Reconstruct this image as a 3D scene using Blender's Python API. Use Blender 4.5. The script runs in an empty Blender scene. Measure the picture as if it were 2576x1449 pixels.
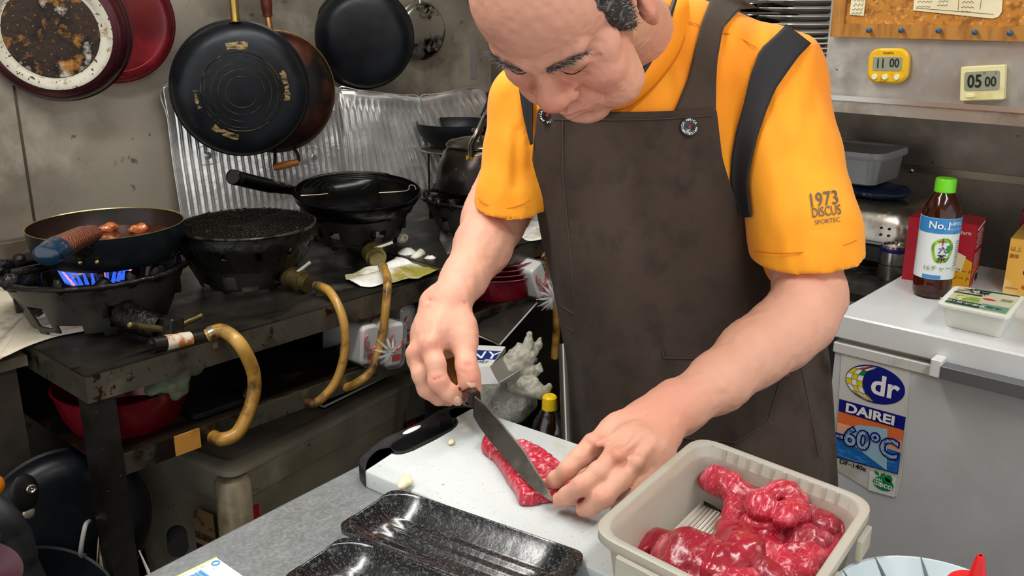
import bpy, bmesh, math, random
import numpy as np
from mathutils import Vector, Matrix
random.seed(4); RNG=np.random.RandomState(7)
SC=bpy.context.scene; COL=SC.collection
# ---------------------------------------------------------------- camera
F=2362.; CX,CY=1288.,724.5; HC=1.40; PIT=math.atan(724.5/F); TH=math.radians(41.8)
cf=np.array([math.cos(TH)*math.cos(PIT),math.sin(TH)*math.cos(PIT),-math.sin(PIT)])
cr=np.array([math.sin(TH),-math.cos(TH),0.]); cd=np.cross(cf,cr); C0=np.array([0,0,HC])
cam=bpy.data.cameras.new('camera'); cam.sensor_width=36; cam.lens=36*F/2576; cam.clip_start=.02
camo=bpy.data.objects.new('camera',cam); COL.objects.link(camo); SC.camera=camo
camo.matrix_world=Matrix(((cr[0],-cd[0],-cf[0],C0[0]),(cr[1],-cd[1],-cf[1],C0[1]),(cr[2],-cd[2],-cf[2],C0[2]),(0,0,0,1)))
# ---------------------------------------------------------------- world, exposure
wd=bpy.data.worlds.new('world'); SC.world=wd; wd.use_nodes=True
wd.node_tree.nodes['Background'].inputs[0].default_value=(.86,.87,.86,1); wd.node_tree.nodes['Background'].inputs[1].default_value=1.5
SC.view_settings.view_transform='Standard'; SC.view_settings.look='None'; SC.view_settings.gamma=1; SC.view_settings.exposure=-0.08
# ceiling tube fixtures: (name, x, y, length, rotation, power)
LAMPS=[(.20,1.05,1.15,0,17.),(1.25,1.22,1.2,0,12.),(.75,-.35,1.15,0,13.)]
CEIL=2.36
# ---------------------------------------------------------------- point helpers: a photo pixel as a ray met with a plane of the room
def ray(x,y): return cf+cr*(x-CX)/F+cd*(y-CY)/F
def W(x,y,dep): return C0+dep*ray(x,y)
def Z(x,y,z): v=ray(x,y); return C0+v*(z-HC)/v[2]
def U(x,y,u): v=ray(x,y); return C0+v*u/v[0]
def V(x,y,w): v=ray(x,y); return C0+v*w/v[1]
# ---------------------------------------------------------------- materials
def lin(c):
    if isinstance(c,str):
        c=c.lstrip('#'); c=[int(c[i:i+2],16)/255 for i in (0,2,4)]
        return tuple([(x/12.92 if x<=.04045 else ((x+.055)/1.055)**2.4) for x in c])+(1,)
    return tuple(c)+(1,) if len(c)==3 else tuple(c)
MATS={}
def mat(name,col,rough=.5,metal=0,mix=(),bump=None,spec=.5,coat=0,trans=0,sss=0,emit=0,attr=None,ior=1.45,rmix=None,alpha=1,sheen=0):
    """mix: list of (colour, noise scale, lo, hi, detail, stretch, kind)"""
    if name in MATS: return MATS[name]
    m=bpy.data.materials.new(name); m.use_nodes=True; nt=m.node_tree; N=nt.nodes; L=nt.links
    b=N['Principled BSDF']; I=b.inputs
    I['Base Color'].default_value=lin(col); I['Roughness'].default_value=rough; I['Metallic'].default_value=metal
    I['Specular IOR Level'].default_value=spec; I['Coat Weight'].default_value=coat; I['Coat Roughness'].default_value=.15
    I['Transmission Weight'].default_value=trans; I['IOR'].default_value=ior; I['Alpha'].default_value=alpha
    if sheen: I['Sheen Weight'].default_value=sheen
    if sss: I['Subsurface Weight'].default_value=sss; I['Subsurface Radius'].default_value=(.012,.004,.002); I['Subsurface Scale'].default_value=1
    tc=N.new('ShaderNodeTexCoord')
    cur=None
    if attr:
        a=N.new('ShaderNodeAttribute'); a.attribute_name=attr; cur=a.outputs['Color']; L.new(cur,I['Base Color'])
    def tex(scale,detail,stretch,kind):
        mp=N.new('ShaderNodeMapping'); mp.inputs['Scale'].default_value=stretch; L.new(tc.outputs['Object'],mp.inputs[0])
        if kind=='vor':
            t=N.new('ShaderNodeTexVoronoi'); t.inputs['Scale'].default_value=scale; L.new(mp.outputs[0],t.inputs['Vector']); return t.outputs['Distance']
        if kind=='wave':
            t=N.new('ShaderNodeTexWave'); t.inputs['Scale'].default_value=scale; t.inputs['Distortion'].default_value=detail; t.inputs['Detail'].default_value=3; t.inputs['Detail Scale'].default_value=1.5
            L.new(mp.outputs[0],t.inputs['Vector']); return t.outputs['Fac']
        t=N.new('ShaderNodeTexNoise'); t.inputs['Scale'].default_value=scale; t.inputs['Detail'].default_value=detail; t.inputs['Roughness'].default_value=.6
        if kind=='dist': t.inputs['Distortion'].default_value=2.5
        L.new(mp.outputs[0],t.inputs['Vector'])
        if kind=='ridge':
            s=N.new('ShaderNodeMath'); s.operation='SUBTRACT'; s.inputs[1].default_value=.5; L.new(t.outputs['Fac'],s.inputs[0])
            q=N.new('ShaderNodeMath'); q.operation='ABSOLUTE'; L.new(s.outputs[0],q.inputs[0]); return q.outputs[0]
        return t.outputs['Fac']
    def ramp(src,lo,hi):
        r=N.new('ShaderNodeMapRange'); r.inputs['From Min'].default_value=lo; r.inputs['From Max'].default_value=hi; r.clamp=True; L.new(src,r.inputs['Value']); return r.outputs[0]
    for k in mix:
        c2,sc,lo,hi=k[:4]; det=k[4] if len(k)>4 else 6; st=k[5] if len(k)>5 else (1,1,1); kd=k[6] if len(k)>6 else 'noise'
        fac=ramp(tex(sc,det,st,kd),lo,hi)
        mx=N.new('ShaderNodeMix'); mx.data_type='RGBA'; L.new(fac,mx.inputs['Factor'])
        if cur is None: mx.inputs['A'].default_value=lin(col)
        else: L.new(cur,mx.inputs['A'])
        mx.inputs['B'].default_value=lin(c2); cur=mx.outputs['Result']; L.new(cur,I['Base Color'])
    if rmix:
        fac=tex(rmix[0],5,rmix[3] if len(rmix)>3 else (1,1,1),'noise')
        r=N.new('ShaderNodeMapRange'); r.inputs['From Min'].default_value=.3; r.inputs['From Max'].default_value=.7
        r.inputs['To Min'].default_value=rmix[1]; r.inputs['To Max'].default_value=rmix[2]; L.new(fac,r.inputs['Value']); L.new(r.outputs[0],I['Roughness'])
    if bump:
        hs=None
        for bp in (bump if isinstance(bump,list) else [bump]):
            t=tex(bp[0],4,bp[2] if len(bp)>2 else (1,1,1),bp[3] if len(bp)>3 else 'noise')
            bn=N.new('ShaderNodeBump'); bn.inputs['Strength'].default_value=1; bn.inputs['Distance'].default_value=bp[1]; L.new(t,bn.inputs['Height'])
            if hs is not None: L.new(hs,bn.inputs['Normal'])
            hs=bn.outputs[0]
        L.new(hs,I['Normal'])
    if emit: I['Emission Color'].default_value=lin(col); I['Emission Strength'].default_value=emit
    MATS[name]=m; return m
# ---------------------------------------------------------------- mesh builder
def rotm(rx=0,ry=0,rz=0): return np.array(Matrix.Rotation(rz,3,'Z')@Matrix.Rotation(ry,3,'Y')@Matrix.Rotation(rx,3,'X'))
def frame(zax,xhint=(1,0,0)):
    z=np.array(zax,float); z/=np.linalg.norm(z); x=np.array(xhint,float); x=x-z*(x@z)
    if np.linalg.norm(x)<1e-4: x=np.array([0,1,0.])-z*z[1]
    x/=np.linalg.norm(x); return np.column_stack([x,np.cross(z,x),z])
def smoothpath(P,n=8,closed=False):
    P=[np.array(p,float) for p in P]; out=[]; m=len(P)
    rng=range(m if closed else m-1)
    for i in rng:
        g=lambda j:(P[j%m] if closed else P[max(0,min(m-1,j))])
        p0,p1,p2,p3=g(i-1),g(i),g(i+1),g(i+2)
        for k in range(n):
            t=k/n; out.append(.5*((2*p1)+(-p0+p2)*t+(2*p0-5*p1+4*p2-p3)*t*t+(-p0+3*p1-3*p2+p3)*t**3))
    if not closed: out.append(P[-1])
    return out
class M:
    def __init__(s): s.v=[]; s.f=[]
    def add(s,v,f):
        o=len(s.v); s.v+= [np.array(a,float) for a in v]; s.f+=[tuple(i+o for i in q) for q in f]; return s
    def box(s,c,size,R=None,bev=0):
        hx,hy,hz=[a/2 for a in size]; R=np.eye(3) if R is None else R
        if bev:
            return s.rbox(c,size,R,bev)
        v=[np.array(c)+R@np.array([x*hx,y*hy,z*hz]) for z in (-1,1) for y in (-1,1) for x in (-1,1)]
        return s.add(v,[(0,2,3,1),(4,5,7,6),(0,1,5,4),(2,6,7,3),(0,4,6,2),(1,3,7,5)])
    def mm(s,a,b,bev=0): 
        a=np.array(a,float); b=np.array(b,float); lo=np.minimum(a,b); hi=np.maximum(a,b); return s.box((lo+hi)/2,hi-lo,None,bev)
    def rbox(s,c,size,R,b,n=3):
        # box with rounded vertical edges and small chamfer on top and bottom
        hx,hy,hz=[a/2 for a in size]; b=min(b,hx*.99,hy*.99); ch=min(b*.5,hz*.5)
        def loop(ins,z):
            L=[]
            for (sx,sy,a0) in ((1,1,0),(-1,1,90),(-1,-1,180),(1,-1,270)):
                for k in range(n+1):
                    a=math.radians(a0+90*k/n); L.append(np.array([sx*(hx-b)+(b-ins)*math.cos(a),sy*(hy-b)+(b-ins)*math.sin(a),z]))
            return L
        loops=[loop(ch,-hz),loop(0,-hz+ch),loop(0,hz-ch),loop(ch,hz)]
        return s.loops([[np.array(c)+R@p for p in l] for l in loops],True,True)
    def loops(s,Ls,cap0=False,cap1=False,closed=True):
        m=len(Ls[0]); v=[p for l in Ls for p in l]; f=[]
        for i in range(len(Ls)-1):
            for j in range(m if closed else m-1):
                a=i*m+j; b=i*m+(j+1)%m; f.append((a,b,b+m,a+m))
        if cap0: f.append(tuple(range(m-1,-1,-1)))
        if cap1: f.append(tuple((len(Ls)-1)*m+j for j in range(m)))
        return s.add(v,f)
    def lathe(s,prof,c=(0,0,0),R=None,n=48,cap0=False,cap1=False,a0=0,a1=360):
        R=np.eye(3) if R is None else R; full=abs(a1-a0)>=360; Ls=[]
        cnt=n if full else n+1
        for r,z in prof:
            Ls.append([np.array(c)+R@np.array([r*math.cos(math.radians(a0+(a1-a0)*k/n)),r*math.sin(math.radians(a0+(a1-a0)*k/n)),z]) for k in range(cnt)])
        return s.loops(Ls,cap0,cap1,full)
    def cyl(s,a,b,r,r2=None,n=20,cap=True):
        a=np.array(a,float); b=np.array(b,float); Rm=frame(b-a); r2=r if r2 is None else r2
        return s.lathe([(r,0),(r2,np.linalg.norm(b-a))],a,Rm,n,cap,cap)
    def tube(s,P,r,n=10,closed=False,cap=True,sq=None):
        P=[np.array(p,float) for p in P]; m=len(P); Ls=[]; prev=None
        for i,p in enumerate(P):
            if closed: t=P[(i+1)%m]-P[i-1]
            else: t=P[min(i+1,m-1)]-P[max(i-1,0)]
            t=t/(np.linalg.norm(t)+1e-12)
            if prev is None: prev=frame(t)[:,0]
            x=prev-t*(prev@t); x/=np.linalg.norm(x)+1e-12; y=np.cross(t,x); prev=x
            rr=r[i] if hasattr(r,'__len__') else r
            q=sq or 1
            Ls.append([p+rr*(math.cos(2*math.pi*k/n)*x*q+math.sin(2*math.pi*k/n)*y) for k in range(n)])
        if closed: Ls.append(Ls[0])
        return s.loops(Ls,cap and not closed,cap and not closed)
    def torus(s,c,Rr,r,axis=(0,0,1),n=48,m=8,sx=1,sy=1):
        Rm=frame(axis); P=[np.array(c)+Rm@np.array([Rr*sx*math.cos(2*math.pi*k/n),Rr*sy*math.sin(2*math.pi*k/n),0]) for k in range(n)]
        return s.tube(P,r,m,closed=True)
    def sphere(s,c,r,n=16,m=10,R=None):
        r=(r,r,r) if not hasattr(r,'__len__') else r; R=np.eye(3) if R is None else R
        Ls=[[np.array(c)+R@np.array([r[0]*math.sin(math.pi*j/m)*math.cos(2*math.pi*k/n),r[1]*math.sin(math.pi*j/m)*math.sin(2*math.pi*k/n),-r[2]*math.cos(math.pi*j/m)]) for k in range(n)] for j in range(1,m)]
        return s.loops(Ls,True,True)
    def prism(s,poly,ext):
        """planar polygon (3D points) extruded by vector"""
        n=len(poly); e=np.array(ext,float); v=[np.array(p,float) for p in poly]; v2=[p+e for p in v]
        return s.add(v+v2,[tuple(range(n-1,-1,-1)),tuple(range(n,2*n))]+[(i,(i+1)%n,n+(i+1)%n,n+i) for i in range(n)])
    def grid(s,G):
        """G: 2D list of points"""
        a=len(G); b=len(G[0]); return s.add([p for r in G for p in r],[(i*b+j,i*b+j+1,(i+1)*b+j+1,(i+1)*b+j) for i in range(a-1) for j in range(b-1)])
    def disp(s,amp,sc,seed=0):
        """rough up the surface"""
        P=np.array(s.v); n=noise3(P*sc+seed*17.3); n2=noise3(P*sc+seed*7.1+31); n3=noise3(P*sc+seed*3.7+77)
        s.v=list(P+amp*np.column_stack([n,n2,n3])); return s
    def build(s,name,m,parent=None,flip=False,ang=38,world=False,solid=0,sub=0,recalc=True,off=-1):
        V_=np.array(s.v)
        if parent is not None and world:
            Mi=np.array(MW[parent.name].inverted()); V_=V_@Mi[:3,:3].T+Mi[:3,3]
        me=bpy.data.meshes.new(name); me.from_pydata([tuple(a) for a in V_],[],s.f); me.update()
        if recalc:
            bm=bmesh.new(); bm.from_mesh(me); bmesh.ops.recalc_face_normals(bm,faces=bm.faces); bm.to_mesh(me); bm.free()
        me.polygons.foreach_set('use_smooth',[True]*len(me.polygons))
        if ang<180: me.set_sharp_from_angle(angle=math.radians(ang))
        o=bpy.data.objects.new(name,me); COL.objects.link(o)
        if m: me.materials.append(m)
        if parent is not None: o.parent=parent; MW[o.name]=MW[parent.name].copy()
        else: MW[o.name]=Matrix.Identity(4)
        if solid: sm=o.modifiers.new('solid','SOLIDIFY'); sm.thickness=solid; sm.offset=off
        if sub: sb=o.modifiers.new('sub','SUBSURF'); sb.levels=sub; sb.render_levels=sub
        return o
MW={}
def thing(name,label,cat,loc=(0,0,0),rotz=0,group=None,R=None):
    o=bpy.data.objects.new(name,None); COL.objects.link(o); o.empty_display_size=.05
    Mx=Matrix.Translation(Vector(loc))@Matrix.Rotation(rotz,4,'Z')
    if R is not None: Mx=Matrix.Translation(Vector(loc))@Matrix(R.tolist()).to_4x4()
    o.matrix_world=Mx; MW[o.name]=Mx
    o['label']=label; o['category']=cat
    if group: o['group']=group
    return o
def tag(o,label,cat,group=None):
    o['label']=label; o['category']=cat
    if group: o['group']=group
    return o
def struct(o): o['kind']='structure'; return o
def center(o):
    """move the origin of a one-mesh thing to the middle of its base"""
    me=o.data; P=np.zeros(len(me.vertices)*3); me.vertices.foreach_get('co',P); P=P.reshape(-1,3)
    c=(P.min(0)+P.max(0))/2; c[2]=P[:,2].min(); me.vertices.foreach_set('co',(P-c).ravel()); me.update(); o.location=c; return o
def text(s,size,O,X,Y,m,parent,name='lettering',ext=.0004,sx=1,align='CENTER',shear=0,bold=0):
    """flat lettering standing on the plane O + x*X + y*Y"""
    cu=bpy.data.curves.new('t','FONT'); cu.body=s; cu.size=size; cu.align_x=align; cu.align_y='CENTER'; cu.shear=shear; cu.resolution_u=3; cu.offset=bold
    ob=bpy.data.objects.new('t',cu); COL.objects.link(ob)
    dg=bpy.context.evaluated_depsgraph_get(); me=bpy.data.meshes.new_from_object(ob.evaluated_get(dg)); 
    vs=np.array([tuple(v.co) for v in me.vertices]); fs=[tuple(p.vertices) for p in me.polygons]
    bpy.data.objects.remove(ob); bpy.data.curves.remove(cu); bpy.data.meshes.remove(me)
    if len(vs)==0: return None
    X=np.array(X,float); Y=np.array(Y,float); X/=np.linalg.norm(X); Y/=np.linalg.norm(Y); N_=np.cross(X,Y)
    P=[np.array(O)+X*v[0]*sx+Y*v[1]+N_*ext for v in vs]
    mb=M(); mb.add(P,fs)
    if m is None: return mb
    return mb.build(name,m,parent,world=True,recalc=False)
# ---------------------------------------------------------------- value noise and implicit surfaces
_T=np.random.RandomState(3).rand(64,64,64).astype(np.float32)*2-1
def noise3(P):
    P=np.asarray(P,float); i=np.floor(P).astype(int); f=P-i; f=f*f*(3-2*f); r=0
    for dx in (0,1):
        for dy in (0,1):
            for dz in (0,1):
                w=(f[...,0] if dx else 1-f[...,0])*(f[...,1] if dy else 1-f[...,1])*(f[...,2] if dz else 1-f[...,2])
                r=r+w*_T[(i[...,0]+dx)&63,(i[...,1]+dy)&63,(i[...,2]+dz)&63]
    return r
def d_cone(P,a,b,ra,rb):
    a=np.array(a,float); b=np.array(b,float); ab=b-a; L=ab@ab+1e-12
    t=np.clip(((P-a)@ab)/L,0,1); return np.linalg.norm(P-a-t[...,None]*ab,axis=-1)-(ra+(rb-ra)*t)
def d_ell(P,c,R,r):
    q=(P-np.array(c))@R; r=np.array(r,float); k0=np.linalg.norm(q/r,axis=-1); k1=np.linalg.norm(q/(r*r),axis=-1)+1e-9
    return k0*(k0-1)/k1
class Field:
    """a list of primitives blended into one surface"""
    def __init__(s): s.p=[]
    def cone(s,a,b,ra,rb=None,k=.01,op=1): s.p.append(('c',np.array(a,float),np.array(b,float),ra,ra if rb is None else rb,k,op)); return s
    def ell(s,c,r,R=None,k=.01,op=1): s.p.append(('e',np.array(c,float),np.eye(3) if R is None else R,np.array(r if hasattr(r,'__len__') else (r,r,r),float),0,k,op)); return s
    def half(s,pt,nrm): s.p.append(('h',np.array(pt,float),np.array(nrm,float)/np.linalg.norm(nrm),0,0,0,-2)); return s
    def chain(s,pts,rs,k=.01,op=1):
        for i in range(len(pts)-1): s.cone(pts[i],pts[i+1],rs[i],rs[i+1],k,op)
        return s
    def bb(s,q):
        if q[0]=='c': r=max(q[3],q[4]); return np.minimum(q[1],q[2])-r,np.maximum(q[1],q[2])+r
        if q[0]=='e': e=np.sqrt(((q[2]*q[3])**2).sum(1)); return q[1]-e,q[1]+e
    @staticmethod
    def ev(q,P):
        if q[0]=='c': return d_cone(P,q[1],q[2],q[3],q[4])
        if q[0]=='e': return d_ell(P,q[1],q[2],q[3])
        return (P-q[1])@q[2]
    @staticmethod
    def comb(D,d,k,op):
        if op==1:
            if k<=0: return np.minimum(D,d)
            h=np.clip(.5+.5*(D-d)/k,0,1); return D+(d-D)*h-k*h*(1-h)
        if op==-1:
            h=np.clip(.5-.5*(D+d)/max(k,1e-5),0,1); return D+(-d-D)*h+k*h*(1-h)
        return np.maximum(D,d)
    def __call__(s,P):
        D=np.full(P.shape[:-1],1.)
        for q in s.p: D=s.comb(D,s.ev(q,P),q[5],q[6])
        return D
    def mesh(s,h,nz=None,pad=.01):
        bbs=[s.bb(q) for q in s.p if q[6]==1]; lo=np.min([b[0] for b in bbs],0)-pad; hi=np.max([b[1] for b in bbs],0)+pad
        n=np.ceil((hi-lo)/h).astype(int)+1; D=np.full(tuple(n),.05,np.float32)
        for q in s.p:
            if q[0]=='h': a=np.zeros(3,int); b=n
            else:
                l,u=s.bb(q); m=q[5]+3*h+.004; a=np.clip(((l-m-lo)/h).astype(int),0,n); b=np.clip(((u+m-lo)/h).astype(int)+2,0,n)
            if (b<=a).any(): continue
            gx,gy,gz=np.meshgrid(*[lo[i]+h*np.arange(a[i],b[i]) for i in range(3)],indexing='ij')
            P=np.stack([gx,gy,gz],-1); sl=tuple(slice(a[i],b[i]) for i in range(3))
            D[sl]=s.comb(D[sl],s.ev(q,P),q[5],q[6])
        if nz:
            band=np.abs(D)<nz[0]*2+h*2; I=np.argwhere(band); P=lo+I*h
            D[band]+=(nz[0]*noise3(P*nz[1])+nz[0]*.5*noise3(P*nz[1]*2.3+9)).astype(np.float32)
        D[0]=D[-1]=.05; D[:,0]=D[:,-1]=.05; D[:,:,0]=D[:,:,-1]=.05
        return nets(D,lo,h)
def nets(D,lo,h):
    nx,ny,nz=D.shape; ins=D<0
    c=[(i,j,k) for i in (0,1) for j in (0,1) for k in (0,1)]
    cnt=sum(ins[i:nx-1+i,j:ny-1+j,k:nz-1+k].astype(np.int8) for i,j,k in c)
    act=(cnt>0)&(cnt<8); I=np.argwhere(act); idx=-np.ones(act.shape,np.int64); idx[act]=np.arange(len(I))
    acc=np.zeros((len(I),3)); w=np.zeros(len(I))
    val={k:D[I[:,0]+k[0],I[:,1]+k[1],I[:,2]+k[2]] for k in c}
    for ax in range(3):
        for a in c:
            if a[ax]: continue
            b=list(a); b[ax]=1; b=tuple(b); va,vb=val[a],val[b]; m=(va<0)!=(vb<0); t=np.where(m,va/(va-vb+1e-20),0)
            p=np.zeros((len(I),3)); p[:]=a; p[:,ax]=t; acc[m]+=p[m]; w[m]+=1
    P=lo+(I+acc/w[:,None])*h; faces=[]
    for ax in range(3):
        o1,o2=[(1,2),(2,0),(0,1)][ax]; sl0=[slice(1,-1)]*3; sl1=[slice(1,-1)]*3
        sl0[ax]=slice(0,D.shape[ax]-1); sl1[ax]=slice(1,D.shape[ax])
        A=ins[tuple(sl0)]; B=ins[tuple(sl1)]; m=A!=B; E=np.argwhere(m); 
        for q in range(3):
            if q!=ax: E[:,q]+=1
        e1=np.zeros(3,int); e1[o1]=1; e2=np.zeros(3,int); e2[o2]=1
        g=lambda X: idx[X[:,0],X[:,1],X[:,2]]
        Q=np.column_stack([g(E-e1-e2),g(E-e2),g(E),g(E-e1)]); fl=B[m]; Q[fl]=Q[fl][:,::-1]; faces.append(Q)
    Q=np.concatenate(faces); return P,Q
def fbuild(P,Q,name,m,parent=None,world=True,col=None,smooth=1):
    if smooth: # light relaxation
        for _ in range(smooth):
            A=np.zeros_like(P); n=np.zeros(len(P))
            for a,b in ((0,1),(1,2),(2,3),(3,0)):
                for u,w in ((a,b),(b,a)): np.add.at(A,Q[:,u],P[Q[:,w]]); np.add.at(n,Q[:,u],1)
            P=P*.5+.5*A/n[:,None]
    me=bpy.data.meshes.new(name); V_=P
    if parent is not None and world:
        Mi=np.array(MW[parent.name].inverted()); V_=P@Mi[:3,:3].T+Mi[:3,3]
    me.vertices.add(len(P)); me.vertices.foreach_set('co',V_.ravel()); me.loops.add(len(Q)*4); me.loops.foreach_set('vertex_index',Q.ravel().astype(np.int32))
    me.polygons.add(len(Q)); me.polygons.foreach_set('loop_start',np.arange(0,len(Q)*4,4,dtype=np.int32)); me.polygons.foreach_set('loop_total',np.full(len(Q),4,np.int32))
    me.polygons.foreach_set('use_smooth',[True]*len(Q)); me.update(calc_edges=True)
    if col is not None:
        at=me.color_attributes.new('tint','FLOAT_COLOR','POINT'); at.data.foreach_set('color',np.column_stack([col,np.ones(len(P))]).ravel().astype(np.float32))
    o=bpy.data.objects.new(name,me); COL.objects.link(o); me.materials.append(m)
    if parent is not None: o.parent=parent; MW[o.name]=MW[parent.name].copy()
    else: MW[o.name]=Matrix.Identity(4)
    return o
# ================================================================ ROOM
steel=mat('wall_steel','#a39b8c',.36,.45,mix=[('#5c5448',2.2,.44,.70,8),('#c9c2b2',3.4,.54,.75,8),('#4d453c',26,.66,.74,4)],bump=[(3,.003)],rmix=(5,.3,.6))
steelR=mat('wall_steel_right','#948a7e',.38,.5,mix=[('#65594f',2.0,.42,.62,8),('#a39d92',7,.62,.78,8),('#3a2f28',40,.68,.74,4)],bump=[(5,.004)],rmix=(6,.3,.6))
black=mat('grime_black','#0c0b0a',.45,.2,mix=[('#1c1917',9,.45,.7)])
floorm=mat('floor_tile','#2c2925',.6,0,mix=[('#171412',5,.4,.7)])
ceilm=mat('ceiling_paint','#b9b3a4',.8)
WL=2.26; WR=2.42
def wallbox(n,a,b,m): return struct(M().mm(a,b).build(n,m))
wallbox('floor',(-1.6,-1.8,-.05),(WR+.05,WL+.05,0),floorm)
wallbox('ceiling',(-1.6,-1.8,CEIL),(WR+.05,WL+.05,CEIL+.05),ceilm)
wallbox('wall_left',(-1.6,WL,0),(WR+.05,WL+.05,CEIL),steel)
wallbox('wall_right',(WR,-1.8,0),(WR+.05,WL,CEIL),steelR)
# seams of the steel sheets
seam=mat('seam_steel','#6d665c',.35,.9)
s0=V(35,220,WL); 
struct(M().mm((s0[0]-.003,WL-.0015,.8),(s0[0]+.003,WL,CEIL)).build('trim_1',seam))
q=U(2400,432,WR); struct(M().mm((WR-.004,-1.5,q[2]-.012),(WR,1.9,q[2]+.006),).build('trim_2',mat('brass_trim','#8c8070',.35,.8)))
# dark lower panel of the left wall beside the seam
# ---- ceiling lamps
lampw=mat('lamp_diffuser','#ffffff',.5,emit=6.5); lampb=mat('lamp_body','#d8d8d4',.5)
LBL=['long white ceiling lamp above the stove side of the counter','long white ceiling lamp over the aisle in front of the burners','long white ceiling lamp behind the camera side of the counter']
for i,(x,y,L_,rz,pw) in enumerate(LAMPS):
    t=thing('ceiling_light',LBL[i],'ceiling light',(x,y,CEIL-.001),rz)
    M().box((0,0,-.02),(L_,.20,.038),bev=.01).build('lamp_body',lampb,t)
    M().box((0,0,-.05),(L_-.06,.15,.02),bev=.01).build('diffuser',lampw,t)
    a=bpy.data.lights.new('lamp_light','AREA'); a.shape='RECTANGLE'; a.size=L_-.08; a.size_y=.14; a.energy=pw; a.color=(1,.97,.92)
    ao=bpy.data.objects.new('lamp_light',a); COL.objects.link(ao); ao.parent=t; ao.location=(0,0,-.064)
# ================================================================ STOVE TABLES
greasy=mat('greasy_steel','#4b4840',.3,.75,mix=[('#1a1714',3,.42,.6,8),('#8a8474',6,.58,.72,8),('#2a1a0c',11,.6,.7,6)],bump=[(14,.0008)],rmix=(8,.2,.6))
greasyedge=mat('greasy_edge_steel','#6a6558',.35,.75,mix=[('#2a231b',6,.5,.62,8),('#9b947f',5,.58,.7,8),('#3a2410',40,.6,.66,4)],rmix=(12,.2,.5))
legm=mat('speckled_leg_steel','#3b3833',.32,.7,mix=[('#24211e',6,.4,.6,8),('#d8d4c8',160,.735,.75,2)],rmix=(20,.2,.5))
shelfm=mat('shelf_grime','#241a12',.35,.3,mix=[('#5f5140',9,.56,.68,8,(1,4,1)),('#0e0a08',4,.5,.65,6)],bump=[(30,.001)])
TF=1.504
def table(x0,x1,y1,ztop,zsh,label,legs,ap=.052):
    t=thing('stove_table',label,'table',((x0+x1)/2,(TF+y1)/2,0))
    M().mm((x0,TF,ztop-.004),(x1,y1,ztop)).build('table_top',greasy,t,world=True)
    m=M(); m.mm((x0,TF,ztop-ap),(x1,TF+.004,ztop-.0041)); m.mm((x0,TF+.0041,ztop-ap),(x0+.004,y1,ztop-.0041)); m.mm((x1-.004,TF+.0041,ztop-ap),(x1,y1,ztop-.0041)); m.build('apron',greasyedge,t,world=True)
    for (lx,ly,sx) in legs:
        m=M(); sy=1 if ly<1.9 else -1
        m.mm((lx,ly,0),(lx+sx*.045,ly+sy*.005,ztop-ap+.02)); m.mm((lx,ly+sy*.0051,0),(lx+sx*.005,ly+sy*.045,ztop-ap+.02)); m.build('leg',legm,t,world=True)
    M().mm((x0+.01,TF+.012,zsh-.004),(x1-.01,y1-.03,zsh)).build('shelf',shelfm,t,world=True)
    M().mm((x0+.01,TF+.007,zsh-.038),(x1-.01,TF+.0115,zsh+.001)).build('shelf_edge',greasyedge,t,world=True)
    return t
T1=V(1082,700,TF)[0]+.03; ZT=.80
table(.61,T1-.004,2.22,ZT,.630,'long greasy steel table carrying the three burners nearest the camera','x' and [(.613,TF+.002,1),(T1-.008,TF+.002,-1),(.613,2.2,1),(T1-.008,2.2,-1)])
ZT2=.815
table(T1+.004,2.36,2.22,ZT2,.668,'steel table at the far end under the kettle and the dark mat',[(T1+.008,TF+.002,1),(2.35,TF+.002,-1),(T1+.008,2.2,1),(2.35,2.2,-1)],.045)
# ledge left of the table
t=thing('side_bench','low brown grimy bench left of the stove table beneath the greasy paper','bench',(.3,2.0,0))
M().mm((-.2,1.716,.765),(.600,2.24,.785)).build('bench_top',mat('bench_brown','#6e6352',.6,.1,mix=[('#3a2e22',5,.45,.62,8)]),t,world=True)
M().mm((-.19,1.735,0),(.585,2.23,.7649)).build('bench_body',mat('bench_dark','#3d352b',.7,0,mix=[('#1d1812',4,.4,.6)]),t,world=True)
# backsplash step along the wall
tag(center(M().mm((-.2,WL-.035,.802),(1.15,WL-.002,.875),.004).build('backsplash_ledge',mat('ledge_steel','#8b8678',.4,.6,mix=[('#5b5346',5,.45,.7,8)]))),'grimy grey metal ledge along the foot of the steel wall','ledge')
# ---- paper under the left burner
paperg=mat('greasy_paper','#d3c9b4',.45,0,mix=[('#7d5a2c',7,.5,.62,8),('#2d1a0b',9,.6,.68,8),('#efece4',3,.55,.7)],bump=[(18,.003)])
P=[Z(-60,925,ZT+.004),Z(10,898,ZT+.004),Z(128,850,ZT+.004),Z(300,800,ZT+.004),Z(250,690,ZT+.004),Z(60,665,ZT+.004),Z(-150,700,ZT+.004)]
m=M(); c=np.mean(P,0); ring=smoothpath(P,6,True)
G=[[c+(p-c)*s+np.array([0,0,.0035*abs(noise3(p*20*s+s))]) for p in ring+[ring[0]]] for s in (.02,.25,.5,.75,.9,1)]
m.grid(G); tag(center(m.build('greasy_paper',paperg,solid=.0006)),'brown-stained greasy sheet under the flaming burner at far left','paper')
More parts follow.
